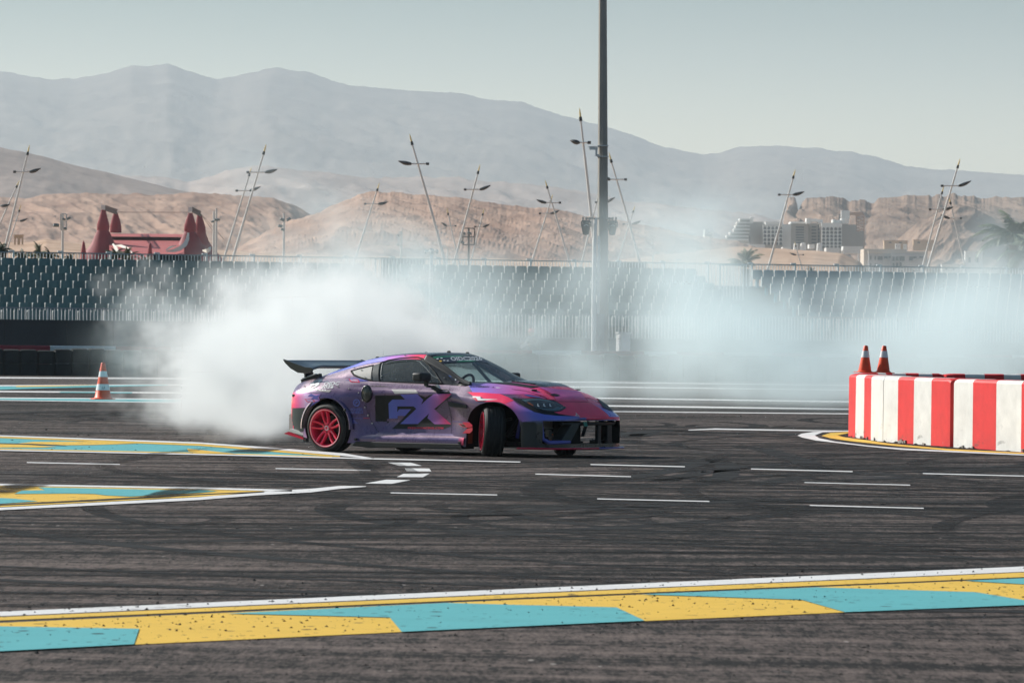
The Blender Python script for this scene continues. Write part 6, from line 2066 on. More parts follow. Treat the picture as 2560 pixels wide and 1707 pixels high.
decal("hood_fade_graphic", [(820, 325), (1100, 322), (1400, 330), (1300, 220), (1240, 130), (1100, 118), (880, 100), (560, 60), (480, 62), (640, 130), (760, 200)], M_PRINT, 0.012,  # printed fade from magenta to crimson
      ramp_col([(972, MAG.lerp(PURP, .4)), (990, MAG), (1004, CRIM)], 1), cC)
decal("arrow_logo", [(1162, 525), (1245, 602), (1215, 592), (1140, 585), (1178, 568)], M_LETTER, 0.018, None, cC)
decal("arrow_logo", [(1172, 545), (1222, 588), (1170, 580), (1192, 568)], M_CRIM, 0.021, None, cC)
for pts, m in (([(200, 195), (330, 205), (640, 262), (560, 262), (300, 230)], M_BLUEM), ([(700, 190), (780, 180), (850, 195), (885, 215), (820, 232), (740, 222), (700, 205)], M_INK),
               ([(1490, 190), (1540, 200), (1575, 232), (1530, 225)], M_INK), ([(1660, 400), (1780, 385), (1815, 425), (1740, 445), (1680, 425)], M_BLUEM)):
    decal("hood_mark", pts, m, 0.016, None, cC, step=1.5)
for pts, w in (([(0, 100), (240, 130), (500, 205), (700, 290), (820, 325), (1100, 328), (1420, 334)], 3), ([(1560, 330), (1730, 325), (1790, 360)], 4), ([(600, 140), (720, 205)], 5)):   # shut lines
    up_ = [(a, b - w) for a, b in pts]; dn_ = [(a, b + w) for a, b in reversed(pts)]
    decal("shut_line", up_ + dn_, M_INK, 0.017, None, cC, step=2.0)
text_px("driver_name", "SHCHERBAN", zz_(cB, [(265, 634)])[0], zz_(cB, [(508, 637)])[0], 4.6, M_INK, 0.020, 0.3, 0.01)
text_px("driver_name", "A.", zz_(cB, [(535, 638)])[0], zz_(cB, [(572, 640)])[0], 3.4, M_INK, 0.020, 0.3, 0.01)
decal("flag_sticker", [(585, 632), (640, 636), (640, 640), (590, 640)], M_LETTER, 0.017, None, cB, step=1.2)
# black band along the near hood edge
decal("hood_band", [(200, 552), (520, 556), (700, 562), (960, 598), (1130, 622), (1000, 640), (820, 612), (560, 580), (240, 572)], M_INK, 0.014, None, cB)

# --- headlight
hl = decal("headlight", [(140, 288), (260, 274), (480, 268), (660, 292), (800, 332), (985, 435), (900, 488), (780, 510), (600, 495), (430, 440), (280, 370)], M_LENS, 0.020, None, cC, step=2.0)
decal("headlight_trim", [(170, 290), (280, 282), (480, 278), (640, 300), (750, 335), (700, 335), (600, 312), (480, 300), (320, 310), (260, 340)], M_LAMPTRIM, 0.023, None, cC, hl, 1.5)
decal("headlight_trim", [(430, 436), (560, 452), (740, 466), (830, 430), (935, 436), (860, 476), (770, 494), (600, 478)], M_LAMPTRIM, 0.023, None, cC, hl, 1.5)
decal("side_marker", [(270, 335), (330, 350), (400, 400), (380, 408), (310, 372)], mat("amber_marker", (0.28, 0.075, 0.03), 0.3), 0.023, None, cC, hl, 1.5)
for x_ in (470, 580, 690):
    decal("lamp_element", [(x_ - 6, 368), (x_ + 10, 366), (x_ + 12, 402), (x_ + 34, 414), (x_ + 26, 424), (x_ - 2, 412)], M_LETTER, 0.024, None, cC, hl, 0.8)
# the other headlight, mirrored
mlme = hl.data.copy(); mlme.materials.clear(); ml = mesh_obj("headlight", mlme, M_SATINBLK, car)
for v in mlme.vertices: v.co.y *= -1
mlme.flip_normals()

# --- door lettering
DKP = C_(0.035, 0.033, 0.042)
decal("door_graphic", [(378, 838), (800, 832), (870, 900), (662, 906), (600, 966), (606, 1215), (572, 1222), (570, 1265), (385, 1262)], M_INK, 0.009, None, cD)
decal("door_graphic", [(650, 1385), (800, 1304), (1618, 1304), (1612, 1345), (1500, 1388)], M_INK, 0.009, None, cD)
decal("door_graphic", [(740, 1013), (1012, 1013), (1056, 1056), (880, 1235), (740, 1345), (650, 1385), (800, 1250), (968, 1060), (772, 1060), (742, 1112)], M_INK, 0.009, None, cD)
decal("door_graphic", [(1075, 820), (1165, 910), (1130, 990), (1235, 890), (1340, 818), (1260, 835), (1200, 870), (1160, 850)], M_INK, 0.009, None, cD)
decal("door_graphic", [(1345, 1060), (1632, 835), (1620, 870), (1480, 960), (1385, 1062)], M_INK, 0.009, None, cD)
decal("door_graphic", [(1075, 1303), (1260, 1132), (1238, 1208), (1350, 1303)], M_INK, 0.009, None, cD)
decal("door_graphic", [(648, 742), (1030, 740), (1085, 800), (700, 812)], mat("pale_grey_print", (0.45, 0.43, 0.42), 0.4), 0.009, None, cD)
decal("door_graphic", [(1372, 760), (1440, 738), (1560, 740), (1590, 770), (1610, 808), (1400, 806)], M_INK, 0.009, None, cD)
fx = ramp_col([(970, C_(0.075, 0.12, 0.52)), (1040, C_(0.12, 0.10, 0.50)), (1068, C_(0.24, 0.13, 0.55)), (1095, C_(0.45, 0.12, 0.42)), (1115, C_(0.70, 0.04, 0.20)), (1130, CRIM)])
decal("letter_f", [(598, 968), (662, 905), (1010, 905), (1110, 985), (1054, 1056), (1010, 1015), (742, 1015), (742, 1110), (772, 1062), (968, 1062), (870, 1170), (748, 1170), (748, 1212), (608, 1215)], M_PRINT, 0.0105, fx, cD, step=2.0)
decal("letter_x", [(785, 820), (1070, 818), (1166, 910), (1130, 988), (1238, 890), (1340, 816), (1632, 814), (1345, 1060), (1620, 1305), (1350, 1306), (1236, 1206), (1262, 1130), (1078, 1303), (790, 1303), (1052, 1056), (1005, 905), (868, 900)], M_PRINT, 0.0115, fx, cD, step=2.0)
text_px("web_address", "FRESHXRACING.COM", zz_(cD, [(916, 1387)])[0], zz_(cD, [(1496, 1390)])[0], 5.4, M_CRIM, 0.0135, 0.0, 0.02)
# --- small chevrons behind the front wheel
decal("side_graphic", [(1640, 1258), (1910, 1270), (1912, 1278), (1640, 1266)], M_BLUEM, 0.009, None, cD, step=1.5)
decal("side_graphic", [(1800, 1270), (1915, 1272), (1970, 1320), (1965, 1352), (1890, 1366)], M_CRIM, 0.009, None, cD, step=2)
decal("side_graphic", [(1805, 1455), (1885, 1380), (1970, 1358), (1970, 1412), (1925, 1455)], M_CRIM, 0.009, None, cD, step=2)
decal("side_graphic", [(1742, 1300), (1840, 1305), (1890, 1352), (1880, 1362), (1800, 1350)], M_CRIM, 0.009, None, cD, step=2)
decal("side_graphic", [(1760, 1308), (1830, 1312), (1868, 1350), (1805, 1342)], M_INK, 0.012, None, cD, step=2)
# --- rear corner
decal("rear_graphic", [(258, 706), (480, 708), (602, 712), (575, 750), (588, 790), (520, 820), (460, 842), (412, 876), (258, 880)], M_PRINT, 0.010,
      ramp_col([(731, CRIM), (745, CRIM.lerp(PURP, .5)), (765, C_(0.55, 0.36, 0.62)), (800, PURP)]), cA)
decal("rear_graphic", [(412, 876), (470, 838), (520, 806), (590, 790), (520, 830), (470, 870)], M_BLUEM, 0.012, None, cA, step=2)
decal("rear_graphic", [(400, 768), (500, 772), (545, 815), (430, 806)], M_CRIM, 0.012, None, cA, step=2)
decal("rear_graphic", [(412, 774), (494, 778), (522, 806), (440, 800)], mat("lilac_print", (0.45, 0.30, 0.55), 0.4), 0.0145, None, cA, step=2)
decal("rear_graphic", [(480, 706), (515, 722), (545, 730), (600, 712), (560, 752), (588, 788), (530, 770), (470, 780), (510, 745), (440, 740)], M_BLUEM, 0.014, None, cA, step=2)
decal("quarter_graphic", [(975, 508), (1080, 516), (1190, 552), (1080, 560), (1040, 548), (890, 544), (940, 538)], M_BLUEM, 0.010, None, cA, step=2)
decal("quarter_graphic", [(938, 526), (1055, 530), (1078, 570), (962, 564)], M_CRIM, 0.012, None, cA, step=2)
decal("quarter_graphic", [(952, 534), (1048, 538), (1062, 562), (972, 556)], mat("mauve_print", (0.40, 0.30, 0.40), 0.4), 0.0145, None, cA, step=2)
# --- round emblem and words on the rear quarter
ring = [(1037 + 44 * math.cos(a), 816 + 48 * math.sin(a)) for a in np.linspace(0, 2 * math.pi, 25)[:-1]]
M_BLUEP = mat("muted_blue_print", (0.13, 0.16, 0.52), 0.4)
for k in range(12):
    a0 = 2 * math.pi * k / 12; a1 = a0 + 0.46
    decal("emblem_ring", [(1037 + R * math.cos(a), 816 + R * 1.08 * math.sin(a)) for R, a in ((44, a0), (44, a1), (29, a1), (29, a0))], M_BLUEP, 0.014, None, cA, step=1.2)
text_px("emblem_letter", "P", zz_(cA, [(1022, 838)])[0], zz_(cA, [(1052, 838)])[0], 8.5, M_BLUEP, 0.014, 0.2, 0.03)
text_px("sponsor_words", "POWER", zz_(cA, [(965, 914)])[0], zz_(cA, [(1112, 912)])[0], 6.6, M_BLUEP, 0.014, 0.12, 0.012)
text_px("sponsor_words", "WHEELS", zz_(cA, [(954, 951)])[0], zz_(cA, [(1118, 946)])[0], 6.4, M_BLUEP, 0.014, 0.12, 0.012)
decal("quarter_stripe", [(945, 1002), (1195, 1002), (1197, 1008), (945, 1008)], M_BLUEM, 0.010, None, cA, step=1.5)
decal("quarter_stripe", [(1120, 1002), (1195, 1002), (1197, 1008), (1120, 1008)], M_CRIM, 0.012, None, cA, step=1.5)
decal("quarter_stripe", [(965, 1015), (1005, 1020), (1060, 1070), (975, 1072)], M_BLUEM, 0.010, None, cA, step=1.5)
decal("sill_graphic", [(1715, 1280), (1950, 1280), (1990, 1322), (1760, 1326)], M_INK, 0.010, None, cA, step=2)
decal("sill_graphic", [(1840, 1262), (2210, 1264), (2330, 1332), (2000, 1330), (1950, 1284)], M_BLUEM, 0.011, None, cA, step=2)
# --- event sticker on the rear shoulder
text_px("event_number", "8", zz_(cA, [(430, 668)])[0], zz_(cA, [(640, 600)])[0], 17, M_LETTER, 0.013, 0.5, 0.02)
text_px("event_words", "OIDC", zz_(cA, [(640, 608)])[0], zz_(cA, [(835, 603)])[0], 8.6, M_LETTER, 0.013, 0.35, 0.015)
text_px("event_words", "2026", zz_(cA, [(590, 644)])[0], zz_(cA, [(758, 641)])[0], 7.2, M_LETTER, 0.013, 0.35, 0.015)
decal("event_strip", [(520, 650), (730, 660), (700, 692), (540, 668)], mat("grey_sticker", (0.24, 0.22, 0.23), 0.5), 0.011, None, cA, step=2)
for x_ in (548, 590, 625, 655): decal("event_logo", [(x_ - 7, 655), (x_ + 7, 656), (x_ + 6, 668), (x_ - 8, 667)], M_LETTER, 0.0135, None, cA, step=1)
# --- windscreen banner
M_NAVY = mat("navy_banner", (0.014, 0.018, 0.035), 0.4); M_GREEN = mat("green_banner_edge", (0.02, 0.28, 0.14), 0.4)
decal("windscreen_banner", [(0, 318), (130, 292), (300, 280), (600, 268), (900, 276), (1060, 292), (1180, 360), (1290, 436), (1130, 415), (900, 392), (700, 395), (500, 412), (300, 435), (150, 470)], M_NAVY, 0.010, None, cW, step=2)
decal("banner_edge", [(0, 306), (250, 282), (600, 268), (780, 272), (600, 284), (250, 298), (10, 326)], M_GREEN, 0.013, None, cW, step=2)
decal("banner_edge", [(540, 408), (620, 388), (900, 378), (1000, 392), (900, 398), (700, 402)], M_GREEN, 0.013, None, cW, step=2)
text_px("banner_words", "OIDC2026", zz_(cW, [(420, 384)])[0], zz_(cW, [(1130, 376)])[0], 10.0, M_LETTER, 0.015, -0.35, 0.015)
for x_, y_, m in ((190, 390, mat("yellow_sticker", (0.75, 0.45, 0.06), 0.5)), (125, 338, M_LETTER), (215, 326, M_LETTER), (275, 376, M_LETTER), (355, 380, M_LETTER)):
    decal("banner_logo", [(x_ + 34 * math.cos(a) * (1 if m is not M_LETTER else .8), y_ + 17 * math.sin(a) * (1 if m is not M_LETTER else .6)) for a in np.linspace(0, 2 * math.pi, 11)[:-1]], m, 0.014, None, cW, step=1)
decal("windscreen_sticker", [(350, 705), (510, 672), (640, 790), (700, 845), (560, 830), (450, 822)], M_NAVY, 0.010, None, cW, step=2)
decal("windscreen_sticker", [(372, 712), (500, 690), (530, 730), (420, 752)], mat("blue_sticker", (0.03, 0.10, 0.30), 0.5), 0.012, None, cW, step=1.5)
decal("windscreen_sticker", [(520, 750), (580, 745), (690, 840), (640, 828), (560, 790), (540, 830), (520, 820)], M_LETTER, 0.013, None, cW, step=1.5)

# --- vents, flares, rivets, mirrors
M_VENT = mat("black_vent", (0.022, 0.026, 0.028), 0.3, coat=0.4)
h = hit(*zz_(cA, [(1165, 705)])[0])
sv = MB(); 
for (ry, o_) in ((1.0, 0.0), (0.85, 0.03), (0.55, 0.055), (0.02, 0.065)):
    pass
rows = []
for (q, o_) in ((1.0, 0.002), (0.96, 0.022), (0.84, 0.032), (0.80, 0.024), (0.45, 0.030), (0.02, 0.032)):
    rows.append([h[0] + Vector((0.085 * q * math.cos(a), 0, 0.118 * q * math.sin(a))) + Vector((0, -o_, 0)) for a in [2 * math.pi * k / 26 for k in range(26)]])
sv.grid(rows, 0, True); sv.build("side_scoop", M_VENT, car, 50)
for s_ in (-1, 1):
    for cx, r_, w0, w1, rng in ((-1.275, 0.395, 0.93, 1.002, (-0.02, 1.02)),):
        rows = []
        for k in range(41):
            t = math.pi * (rng[0] + (rng[1] - rng[0]) * k / 40)
            c, sn = math.cos(t), math.sin(t)
            rows.append([Vector((cx + (r_ + a) * c, s_ * y, 0.335 + (r_ + a) * sn)) for a, y in ((-0.012, w1 - 0.10), (-0.014, w1 - 0.010), (-0.004, w1 - 0.006), (0.012, w1 - 0.008), (0.034, w1 - 0.026))])
        mb = MB(); mb.grid(rows); me = mb.mesh("wheel_arch_flare")
        bm = bmesh.new(); bm.from_mesh(me); bmesh.ops.recalc_face_normals(bm, faces=bm.faces); bm.to_mesh(me); bm.free()
        colour_mesh(me, lambda x, y, z: (wrap(x, y, z) * .8).lerp(C_(.02, .02, .025), smooth(-1.45, -1.55, x) * smooth(.68, .6, z)))
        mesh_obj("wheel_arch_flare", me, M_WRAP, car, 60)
riv_px = [(1065, 695), (1113, 785), (1140, 872), (1180, 970), (1230, 1068), (945, 648), (810, 622), (405, 620), (1010, 392), (1100, 420), (1143, 510), (1632, 240), (2112, 515), (1350, 490)]
for a, b in zz_(cA, riv_px):
    h = hit(a, b)
    if h is None: continue
    mb = MB(); mb.box(h[0] + h[1] * 0.009, (0.014, 0.010, 0.014)); mb.build("rivet", M_ALU, car)
for a, b in zz_(cA, [(905, 905), (1035, 1265), (1995, 1300)]) + zz_(cB, [(155, 1308)]):
    h = hit(a, b)
    if h is None: continue
    mb = MB(); mb.box(h[0] + h[1] * 0.02, (0.035, 0.04, 0.03)); bevel(mb.build("skirt_bracket", M_SATINBLK, car), 0.006)
for a, b in zz_(cA, [(270, 727)]):
    h = hit(a, b)
    if h: mb = MB(); mb.box(h[0], (0.04, 0.03, 0.03)); mb.build("tow_latch", M_SATINBLK, car)
# mirrors
for s_ in (-1, 1):
    mx = Vector((0.40, s_ * 0.80, 0.93))
    mb = MB(); mb.box((0.30, s_ * 1.02, 1.015), (0.15, 0.24, 0.115)); o = bevel(mb.build("mirror", M_SATINBLK, car, 40), 0.03, 3)
    mb = MB(); mb.bar((0.33, s_ * 0.96, 0.96), (0.33, s_ * 0.96, 0.90), 0.05, 0.03); mb.bar((0.33, s_ * 0.97, 0.90), (0.40, s_ * 0.86, 0.885), 0.045, 0.03); mb.bar((0.38, s_ * 0.89, 0.885), (0.50, s_ * 0.855, 0.83), 0.06, 0.05); mb.build("mirror_stalk", M_SATINBLK, o)
    mb = MB(); mb.lathe([(0.055, 0), (0.05, s_ * 0.02), (0.002, s_ * 0.024)], 14, center=(0.43, s_ * 0.855, 0.865), axis='y'); mb.build("mirror_base", M_ALU, o, 40)
# wing-shaped duct above the front wheel vent
for s_ in (-1, 1):
    mb = MB(); mb.prism([Vector((0.68, 0, 0.70)), Vector((0.98, 0, 0.66)), Vector((0.985, 0, 0.62)), Vector((0.72, 0, 0.635))], (0, s_ * 0.86, 0), (0, s_ * 0.972, 0)); mb.build("fender_duct", M_SATINBLK, car)
    mb = MB(); mb.prism([Vector((0.88, 0, 0.60)), Vector((0.97, 0, 0.58)), Vector((0.965, 0, 0.16)), Vector((0.90, 0, 0.13))], (0, s_ * 0.80, 0), (0, s_ * 0.90, 0)); mb.build("inner_arch_liner", mat("brown_liner", (0.16, 0.06, 0.02), 0.7) if s_ < 0 else bpy.data.materials["brown_liner"], car)
# sills
for s_ in (-1, 1):
    P = [(-0.86, 0.10), (-0.80, 0.155), (0.90, 0.16), (0.93, 0.09), (-0.6, 0.075)]
    mb = MB(); mb.prism([Vector((a, 0, b)) for a, b in P], (0, s_ * 0.70, 0), (0, s_ * 0.975, 0)); bevel(mb.build("side_skirt", M_SATINBLK, car), 0.01)
    rows = []
    for x in np.linspace(-0.92, 0.94, 40):
        o_ = 0.03 * smooth(-0.92, -0.4, x)
        rows.append([Vector((x, s_ * (yy + o_), zz2)) for yy, zz2 in ((0.868, 0.285), (0.884, 0.252), (0.906, 0.240), (0.930, 0.226), (0.938, 0.19), (0.935, 0.14))])
    mb = MB(); mb.grid(rows); me = mb.mesh("sill_flare")
    bm = bmesh.new(); bm.from_mesh(me); bmesh.ops.recalc_face_normals(bm, faces=bm.faces); bm.to_mesh(me); bm.free()
    colour_mesh(me, lambda x, y, z: (MAUVE * .8).lerp(VIOLET, 0.4 + 0.4 * smooth(0.2, 0.9, x)).lerp(CRIM, 0.8 * smooth(0.84, 0.93, x)))
    mesh_obj("sill_flare", me, M_WRAP, car, 50)

# --- front end: lip, ducts, bars, splitter
def front_curve(y, grow=0.0):
    """plan-view x of the bumper at half-width y"""
    a = abs(y)
    return 2.285 + grow - 0.16 * (a / 0.9) ** 2.2 - 0.30 * smooth(0.78, 0.98, a)
mb = MB(); ys = np.linspace(-0.97, 0.97, 41)
top_ = [Vector((front_curve(y, 0.10), y, 0.125)) for y in ys]; bot_ = [Vector((front_curve(y, 0.10), y, 0.108)) for y in ys]
bt = [Vector((1.55, y, 0.125)) for y in ys]; bb = [Vector((1.55, y, 0.108)) for y in ys]
mb.grid([bt, top_, bot_, bb]); mb.build("splitter", M_CARBON, car, 30)
for nm, y0, y1, m in (("splitter_edge", -0.985, 0.02, M_CRIM), ("splitter_edge", 0.02, 0.985, M_BLUEM)):
    mb = MB(); q = [Vector((front_curve(y, 0.106), y, 0.117)) for y in np.linspace(y0, y1, 24)]
    if y0 < -0.9: q = [Vector((1.80, -0.975, 0.117)), Vector((1.9, -0.985, 0.117))] + q[1:]
    mb.tube(q, 0.013, 8); mb.build(nm, m, car, 60)
for y in (0.30, 0.56, 0.76, 0.92, -0.56, -0.80):
    x1 = front_curve(y, 0.06)
    mb = MB(); mb.prism([Vector((x1, 0, 0.126)), Vector((x1 - 0.27, 0, 0.126)), Vector((x1 - 0.27, 0, 0.22)), Vector((x1 - 0.20, 0, 0.21))], (0, y - .006, 0), (0, y + .006, 0)); mb.build("splitter_fin", M_CARBON, car)
mb = MB(); q = [Vector((front_curve(y, 0.0) + 0.005, y, 0.50)) for y in np.linspace(-0.90, 0.90, 40)]
mb.tube(q, 0.018, 8); me = mb.mesh("nose_lip"); colour_mesh(me, lambda x, y, z: CRIM if y > -0.12 else BLUE * 0.8); mesh_obj("nose_lip", me, M_PRINT, car, 60)
mb = MB(); mb.tube([Vector((front_curve(y, -0.05), y, 0.435)) for y in np.linspace(-0.55, 0.93, 24)], 0.024, 8); mb.build("crash_bar", M_SATINBLK, car, 60)
for y, w in ((0.92, 0.10), (0.62, 0.11), (0.30, 0.08)):
    mb = MB(); mb.box((front_curve(y, -0.08), y, 0.30), (0.05, w, 0.30)); bevel(mb.build("bumper_strut", M_SATINBLK, car), 0.01)
for s_ in (-1,):
    mb = MB(); P = [(0.20, 0.44), (0.37, 0.44), (0.62, 0.16), (0.42, 0.16)]
    mb.prism([Vector((front_curve(y, -0.02), -y, z)) for y, z in P], (0, 0, 0), (-0.16, 0, 0)); bevel(mb.build("air_duct", M_DKGREY, car), 0.012)
    mb = MB()                                                           # blue frame round the near duct
    P = [Vector((front_curve(-0.85, 0.012), -0.85, 0.46)), Vector((front_curve(-0.84, 0.012), -0.84, 0.24)), Vector((front_curve(-0.79, 0.012), -0.79, 0.195)), Vector((front_curve(-0.45, 0.012), -0.45, 0.20))]
    mb.tube(P, [0.035, 0.033, 0.03, 0.022], 8); mb.build("duct_frame", mat("blue_violet_duct", (0.11, 0.11, 0.42), 0.35, coat=0.3), car, 60)
    mb = MB()
    for k in range(2): mb.bar((1.92, -0.80, 0.375 - 0.055 * k), (2.0, -0.46, 0.375 - .055 * k), 0.016)
    mb.box((1.97, -0.62, 0.43), (0.03, 0.34, 0.10)); mb.box((2.0, -0.56, 0.31), (0.05, 0.07, 0.09)); mb.box((2.0, -.50, .26), (.05, .05, .05))
    mb.build("oil_cooler", mat("grey_cooler_metal", (0.20, 0.19, 0.185), 0.4, metal=0.6, vary=0.4, scale=20), car)
    mb = MB(); mb.tube([(2.0, -0.47, 0.30), (2.02, -0.49, 0.24), (1.98, -0.56, 0.20)], 0.012, 6); mb.build("orange_hose", mat("orange_hose", (0.6, 0.20, 0.10), 0.5), car)
mb = MB(); mb.box((1.86, 0.02, 0.31), (0.04, 0.66, 0.30)); mb.build("radiator", M_DARK, car)
mb = MB(); mb.bar((front_curve(-.10, -.02), -.12, 0.46), (front_curve(-.1, 0.0), -.12, 0.40), 0.075, 0.012); mb.build("tow_strap", mat("green_tow_strap", (0.03, 0.22, 0.17), 0.6), car)
mb = MB(); mb.bar((front_curve(-.10, 0.0), -.125, 0.40), (front_curve(-.1, -0.0), -.20, 0.27), 0.05, 0.012); mb.build("tow_strap", M_SATINBLK, car)
for x_ in range(4):
    mb = MB(); mb.box((front_curve(0.3, -0.1), 0.1 + 0.2 * x_, 0.475), (0.03, 0.03, 0.04)); mb.build("bonnet_stay", M_ALU, car)
# near bumper side cheek
decal("bumper_cheek", [(915, 1055), (1060, 1052), (1085, 1075), (1075, 1250), (1130, 1305), (1200, 1345), (920, 1350)], M_DKGREY, 0.012, None, cB, step=3)

# --- rear bumper lower half, diffuser, winglet
decal("rear_bumper_lower", [(250, 882), (420, 880), (412, 930), (400, 1010), (388, 1170), (248, 1168)], M_DKGREY, 0.010, None, cA, step=3)
for s_ in (-1, 1):
    mb = MB(); mb.prism([Vector((-1.96, 0, 0.26)), Vector((-1.72, 0, 0.19)), Vector((-1.68, 0, 0.155)), Vector((-2.04, 0, 0.235))], (0, s_ * 0.86, 0), (0, s_ * 0.905, 0)); mb.build("rear_winglet", M_CRIM, car)
    mb = MB(); mb.prism([Vector((-1.94, 0, 0.30)), Vector((-1.71, 0, 0.265)), Vector((-1.69, 0, 0.215)), Vector((-1.96, 0, 0.262))], (0, s_ * 0.855, 0), (0, s_ * 0.90, 0)); mb.build("rear_winglet_top", M_LETTER, car)
    mb = MB(); mb.box((-1.69, s_ * 0.875, 0.20), (0.05, 0.06, 0.14)); mb.build("winglet_end", M_SATINBLK, car)
    mb = MB(); mb.prism([Vector((-1.93, 0, 0.55)), Vector((-2.045, 0, 0.48)), Vector((-2.045, 0, 0.26)), Vector((-1.96, 0, 0.24))], (0, s_ * 0.60, 0), (0, s_ * 0.78, 0)); mb.build("diffuser_plate", mat("pale_diffuser", (0.55, 0.53, 0.50), 0.5) if s_ < 0 else bpy.data.materials["pale_diffuser"], car)
mb = MB(); mb.box((-2.03, 0, 0.78), (0.02, 1.30, 0.09)); mb.build("tail_light", mat("dark_red_lens", (0.10, 0.008, 0.01), 0.15, coat=0.5), car)

# --- rear wing
def airfoil(chord, th, camber, n=14):
    pts = []
    for k in range(n + 1):
        q = k / n; pts.append((q, th * 2.6 * math.sqrt(max(q, 0)) * (1 - q) + camber * 4 * q * (1 - q)))
    low = [(q, -th * 1.0 * math.sqrt(max(q, 0)) * (1 - q) + camber * 4 * q * (1 - q)) for q in [k / n for k in range(n - 1, 0, -1)]]
    return [(a * chord, b * chord) for a, b in pts + low]
rows = []
for k in range(41):
    y = -0.86 + 1.72 * k / 40; a = abs(y) / 0.86
    drop = 0.055 * smooth(0.55, 1.0, a)
    sec = airfoil(0.36, 0.10, -0.10)
    row = []
    for cx, cz in sec:
        ang = math.radians(-9)
        xx = -1.68 - cx * math.cos(ang) ; zz3 = 1.135 + cz - drop * smooth(0.36, 0.0, cx) + 0.075 * (cx / 0.36) ** 1.6
        row.append(Vector((xx, y, zz3)))
    rows.append(row)
mb = MB(); mb.grid(rows, 0, True); n_ = len(rows[0]); mb.f.append(tuple(range(n_))); mb.f.append(tuple(range(40 * n_, 41 * n_))); mb.mi += [0, 0]
wing = mb.build("rear_wing", M_CARBON, car, 50)
for s_ in (-1, 1):
    P = [(-2.31, 1.222), (-2.27, 1.215), (-2.1, 1.165), (-1.93, 1.12), (-1.84, 1.115), (-1.80, 1.09), (-1.84, 1.055), (-1.93, 1.035), (-2.06, 1.045), (-2.18, 1.10), (-2.27, 1.17)]
    mb = MB(); mb.prism([Vector((a + 0.22, 0, b)) for a, b in P], (0, s_ * 0.855, 0), (0, s_ * 0.88, 0)); bevel(mb.build("wing_endplate", M_CARBON, car), 0.004)
    mb = MB()
    mb.bar((-1.89, s_ * 0.60, 1.075), (-1.88, s_ * 0.60, 0.985), 0.03, 0.11); mb.bar((-1.86, s_ * .60, 1.09), (-1.81, s_ * .60, 1.02), 0.03, .05)
    mb.bar((-1.97, s_ * 0.60, 0.925), (-1.66, s_ * 0.60, 1.01), 0.05, 0.055)
    mb.build("wing_support", M_SATINBLK, car)
    mb = MB(); mb.bar((-1.95, s_ * 0.62, 0.965), (-1.72, s_ * 0.62, 1.03), 0.03, 0.012); mb.build("support_plate", M_LETTER, car)
    mb = MB(); mb.bar((-1.70, s_ * 0.45, 0.99), (-1.45, s_ * 0.40, 1.11), 0.012, 0.012); mb.build("hatch_stay", M_ALU, car)
# aerials and tow hooks on the roof
for x, y in ((-0.55, 0.25), (-0.95, -0.3), (0.0, 0.0), (-0.02, 0.45), (-0.3, 0.42)):
    h = gh_bvh.ray_cast(Vector((x, y, 3)), Vector((0, 0, -1)))
    mb = MB(); mb.box(h[0] + Vector((0, 0, 0.012)), (0.05, 0.03, 0.025), taper=0.6); mb.build("roof_fitting", M_SATINBLK, car)

# --- cockpit: dash, wheel, cage, seat
mb = MB(); mb.grid([[Vector((0.56 + 0.0 * y, y, 0.86)) for y in (-.62, 0, .62)], [Vector((0.62, y, 0.935)) for y in (-.66, 0, .66)], [Vector((0.95 - .2 * abs(y), y, 0.935)) for y in (-.66, 0, .66)]]); mb.build("dashboard", M_DARK, car)
mb = MB()
cage = [((0.62, 0.60, 0.90), (0.06, 0.49, 1.215)), ((0.62, -0.60, 0.90), (0.06, -0.49, 1.215)), ((0.06, -0.49, 1.215), (0.06, 0.49, 1.215)), ((-0.55, -0.50, 1.20), (0.06, -0.49, 1.215)), ((-0.55, 0.50, 1.20), (0.06, 0.49, 1.215)),
        ((-0.55, -0.50, 1.20), (-0.55, 0.50, 1.20)), ((-0.55, -0.5, 1.2), (-0.55, -0.62, 0.6)), ((-0.55, .5, 1.2), (-0.55, .62, 0.6)), ((-0.55, .5, 1.2), (-0.55, -.6, 0.7)), ((0.06, 0.47, 1.20), (0.34, 0.62, 0.85)), ((0.06, -0.47, 1.20), (0.34, -0.62, 0.85))]
for a, b in cage: mb.tube([a, b], 0.022, 8)
mb.build("roll_cage", mat("cage_grey_paint", (0.05, 0.075, 0.08), 0.4), car, 60)
mb = MB(); W0 = Vector((0.42, -0.22, 0.90)); 
R_ = Matrix.Rotation(math.radians(-62), 3, 'Y')
mb.grid([[W0 + R_ @ Vector(((0.165 + 0.018 * math.cos(b)) * math.cos(a), (0.165 + 0.018 * math.cos(b)) * math.sin(a), 0.018 * math.sin(b))) for b in [2 * math.pi * j / 8 for j in range(8)]] for a in [2 * math.pi * k / 28 for k in range(29)]], 0, True)
mb.bar(W0 + R_ @ Vector((0, -.16, 0)), W0 + R_ @ Vector((0, .16, 0)), 0.04, 0.02); mb.bar(W0, W0 + Vector((0.2, 0, -.1)), 0.05)
mb.build("steering_wheel", M_SATINBLK, car, 60)
mb = MB()
mb.box((-0.40, -0.32, 0.72), (0.14, 0.50, 0.72), Matrix.Rotation(-0.22, 3, 'Y')); mb.box((-0.15, -0.32, 0.40), (0.5, 0.46, 0.16)); mb.box((-0.42, -0.32, 1.05), (0.16, 0.40, 0.16))
bevel(mb.build("bucket_seat", M_DARK, car), 0.04)
mb = MB(); mb.box((-0.75, 0, 0.78), (0.04, 1.2, 0.36)); mb.build("rear_bulkhead", M_DARK, car)

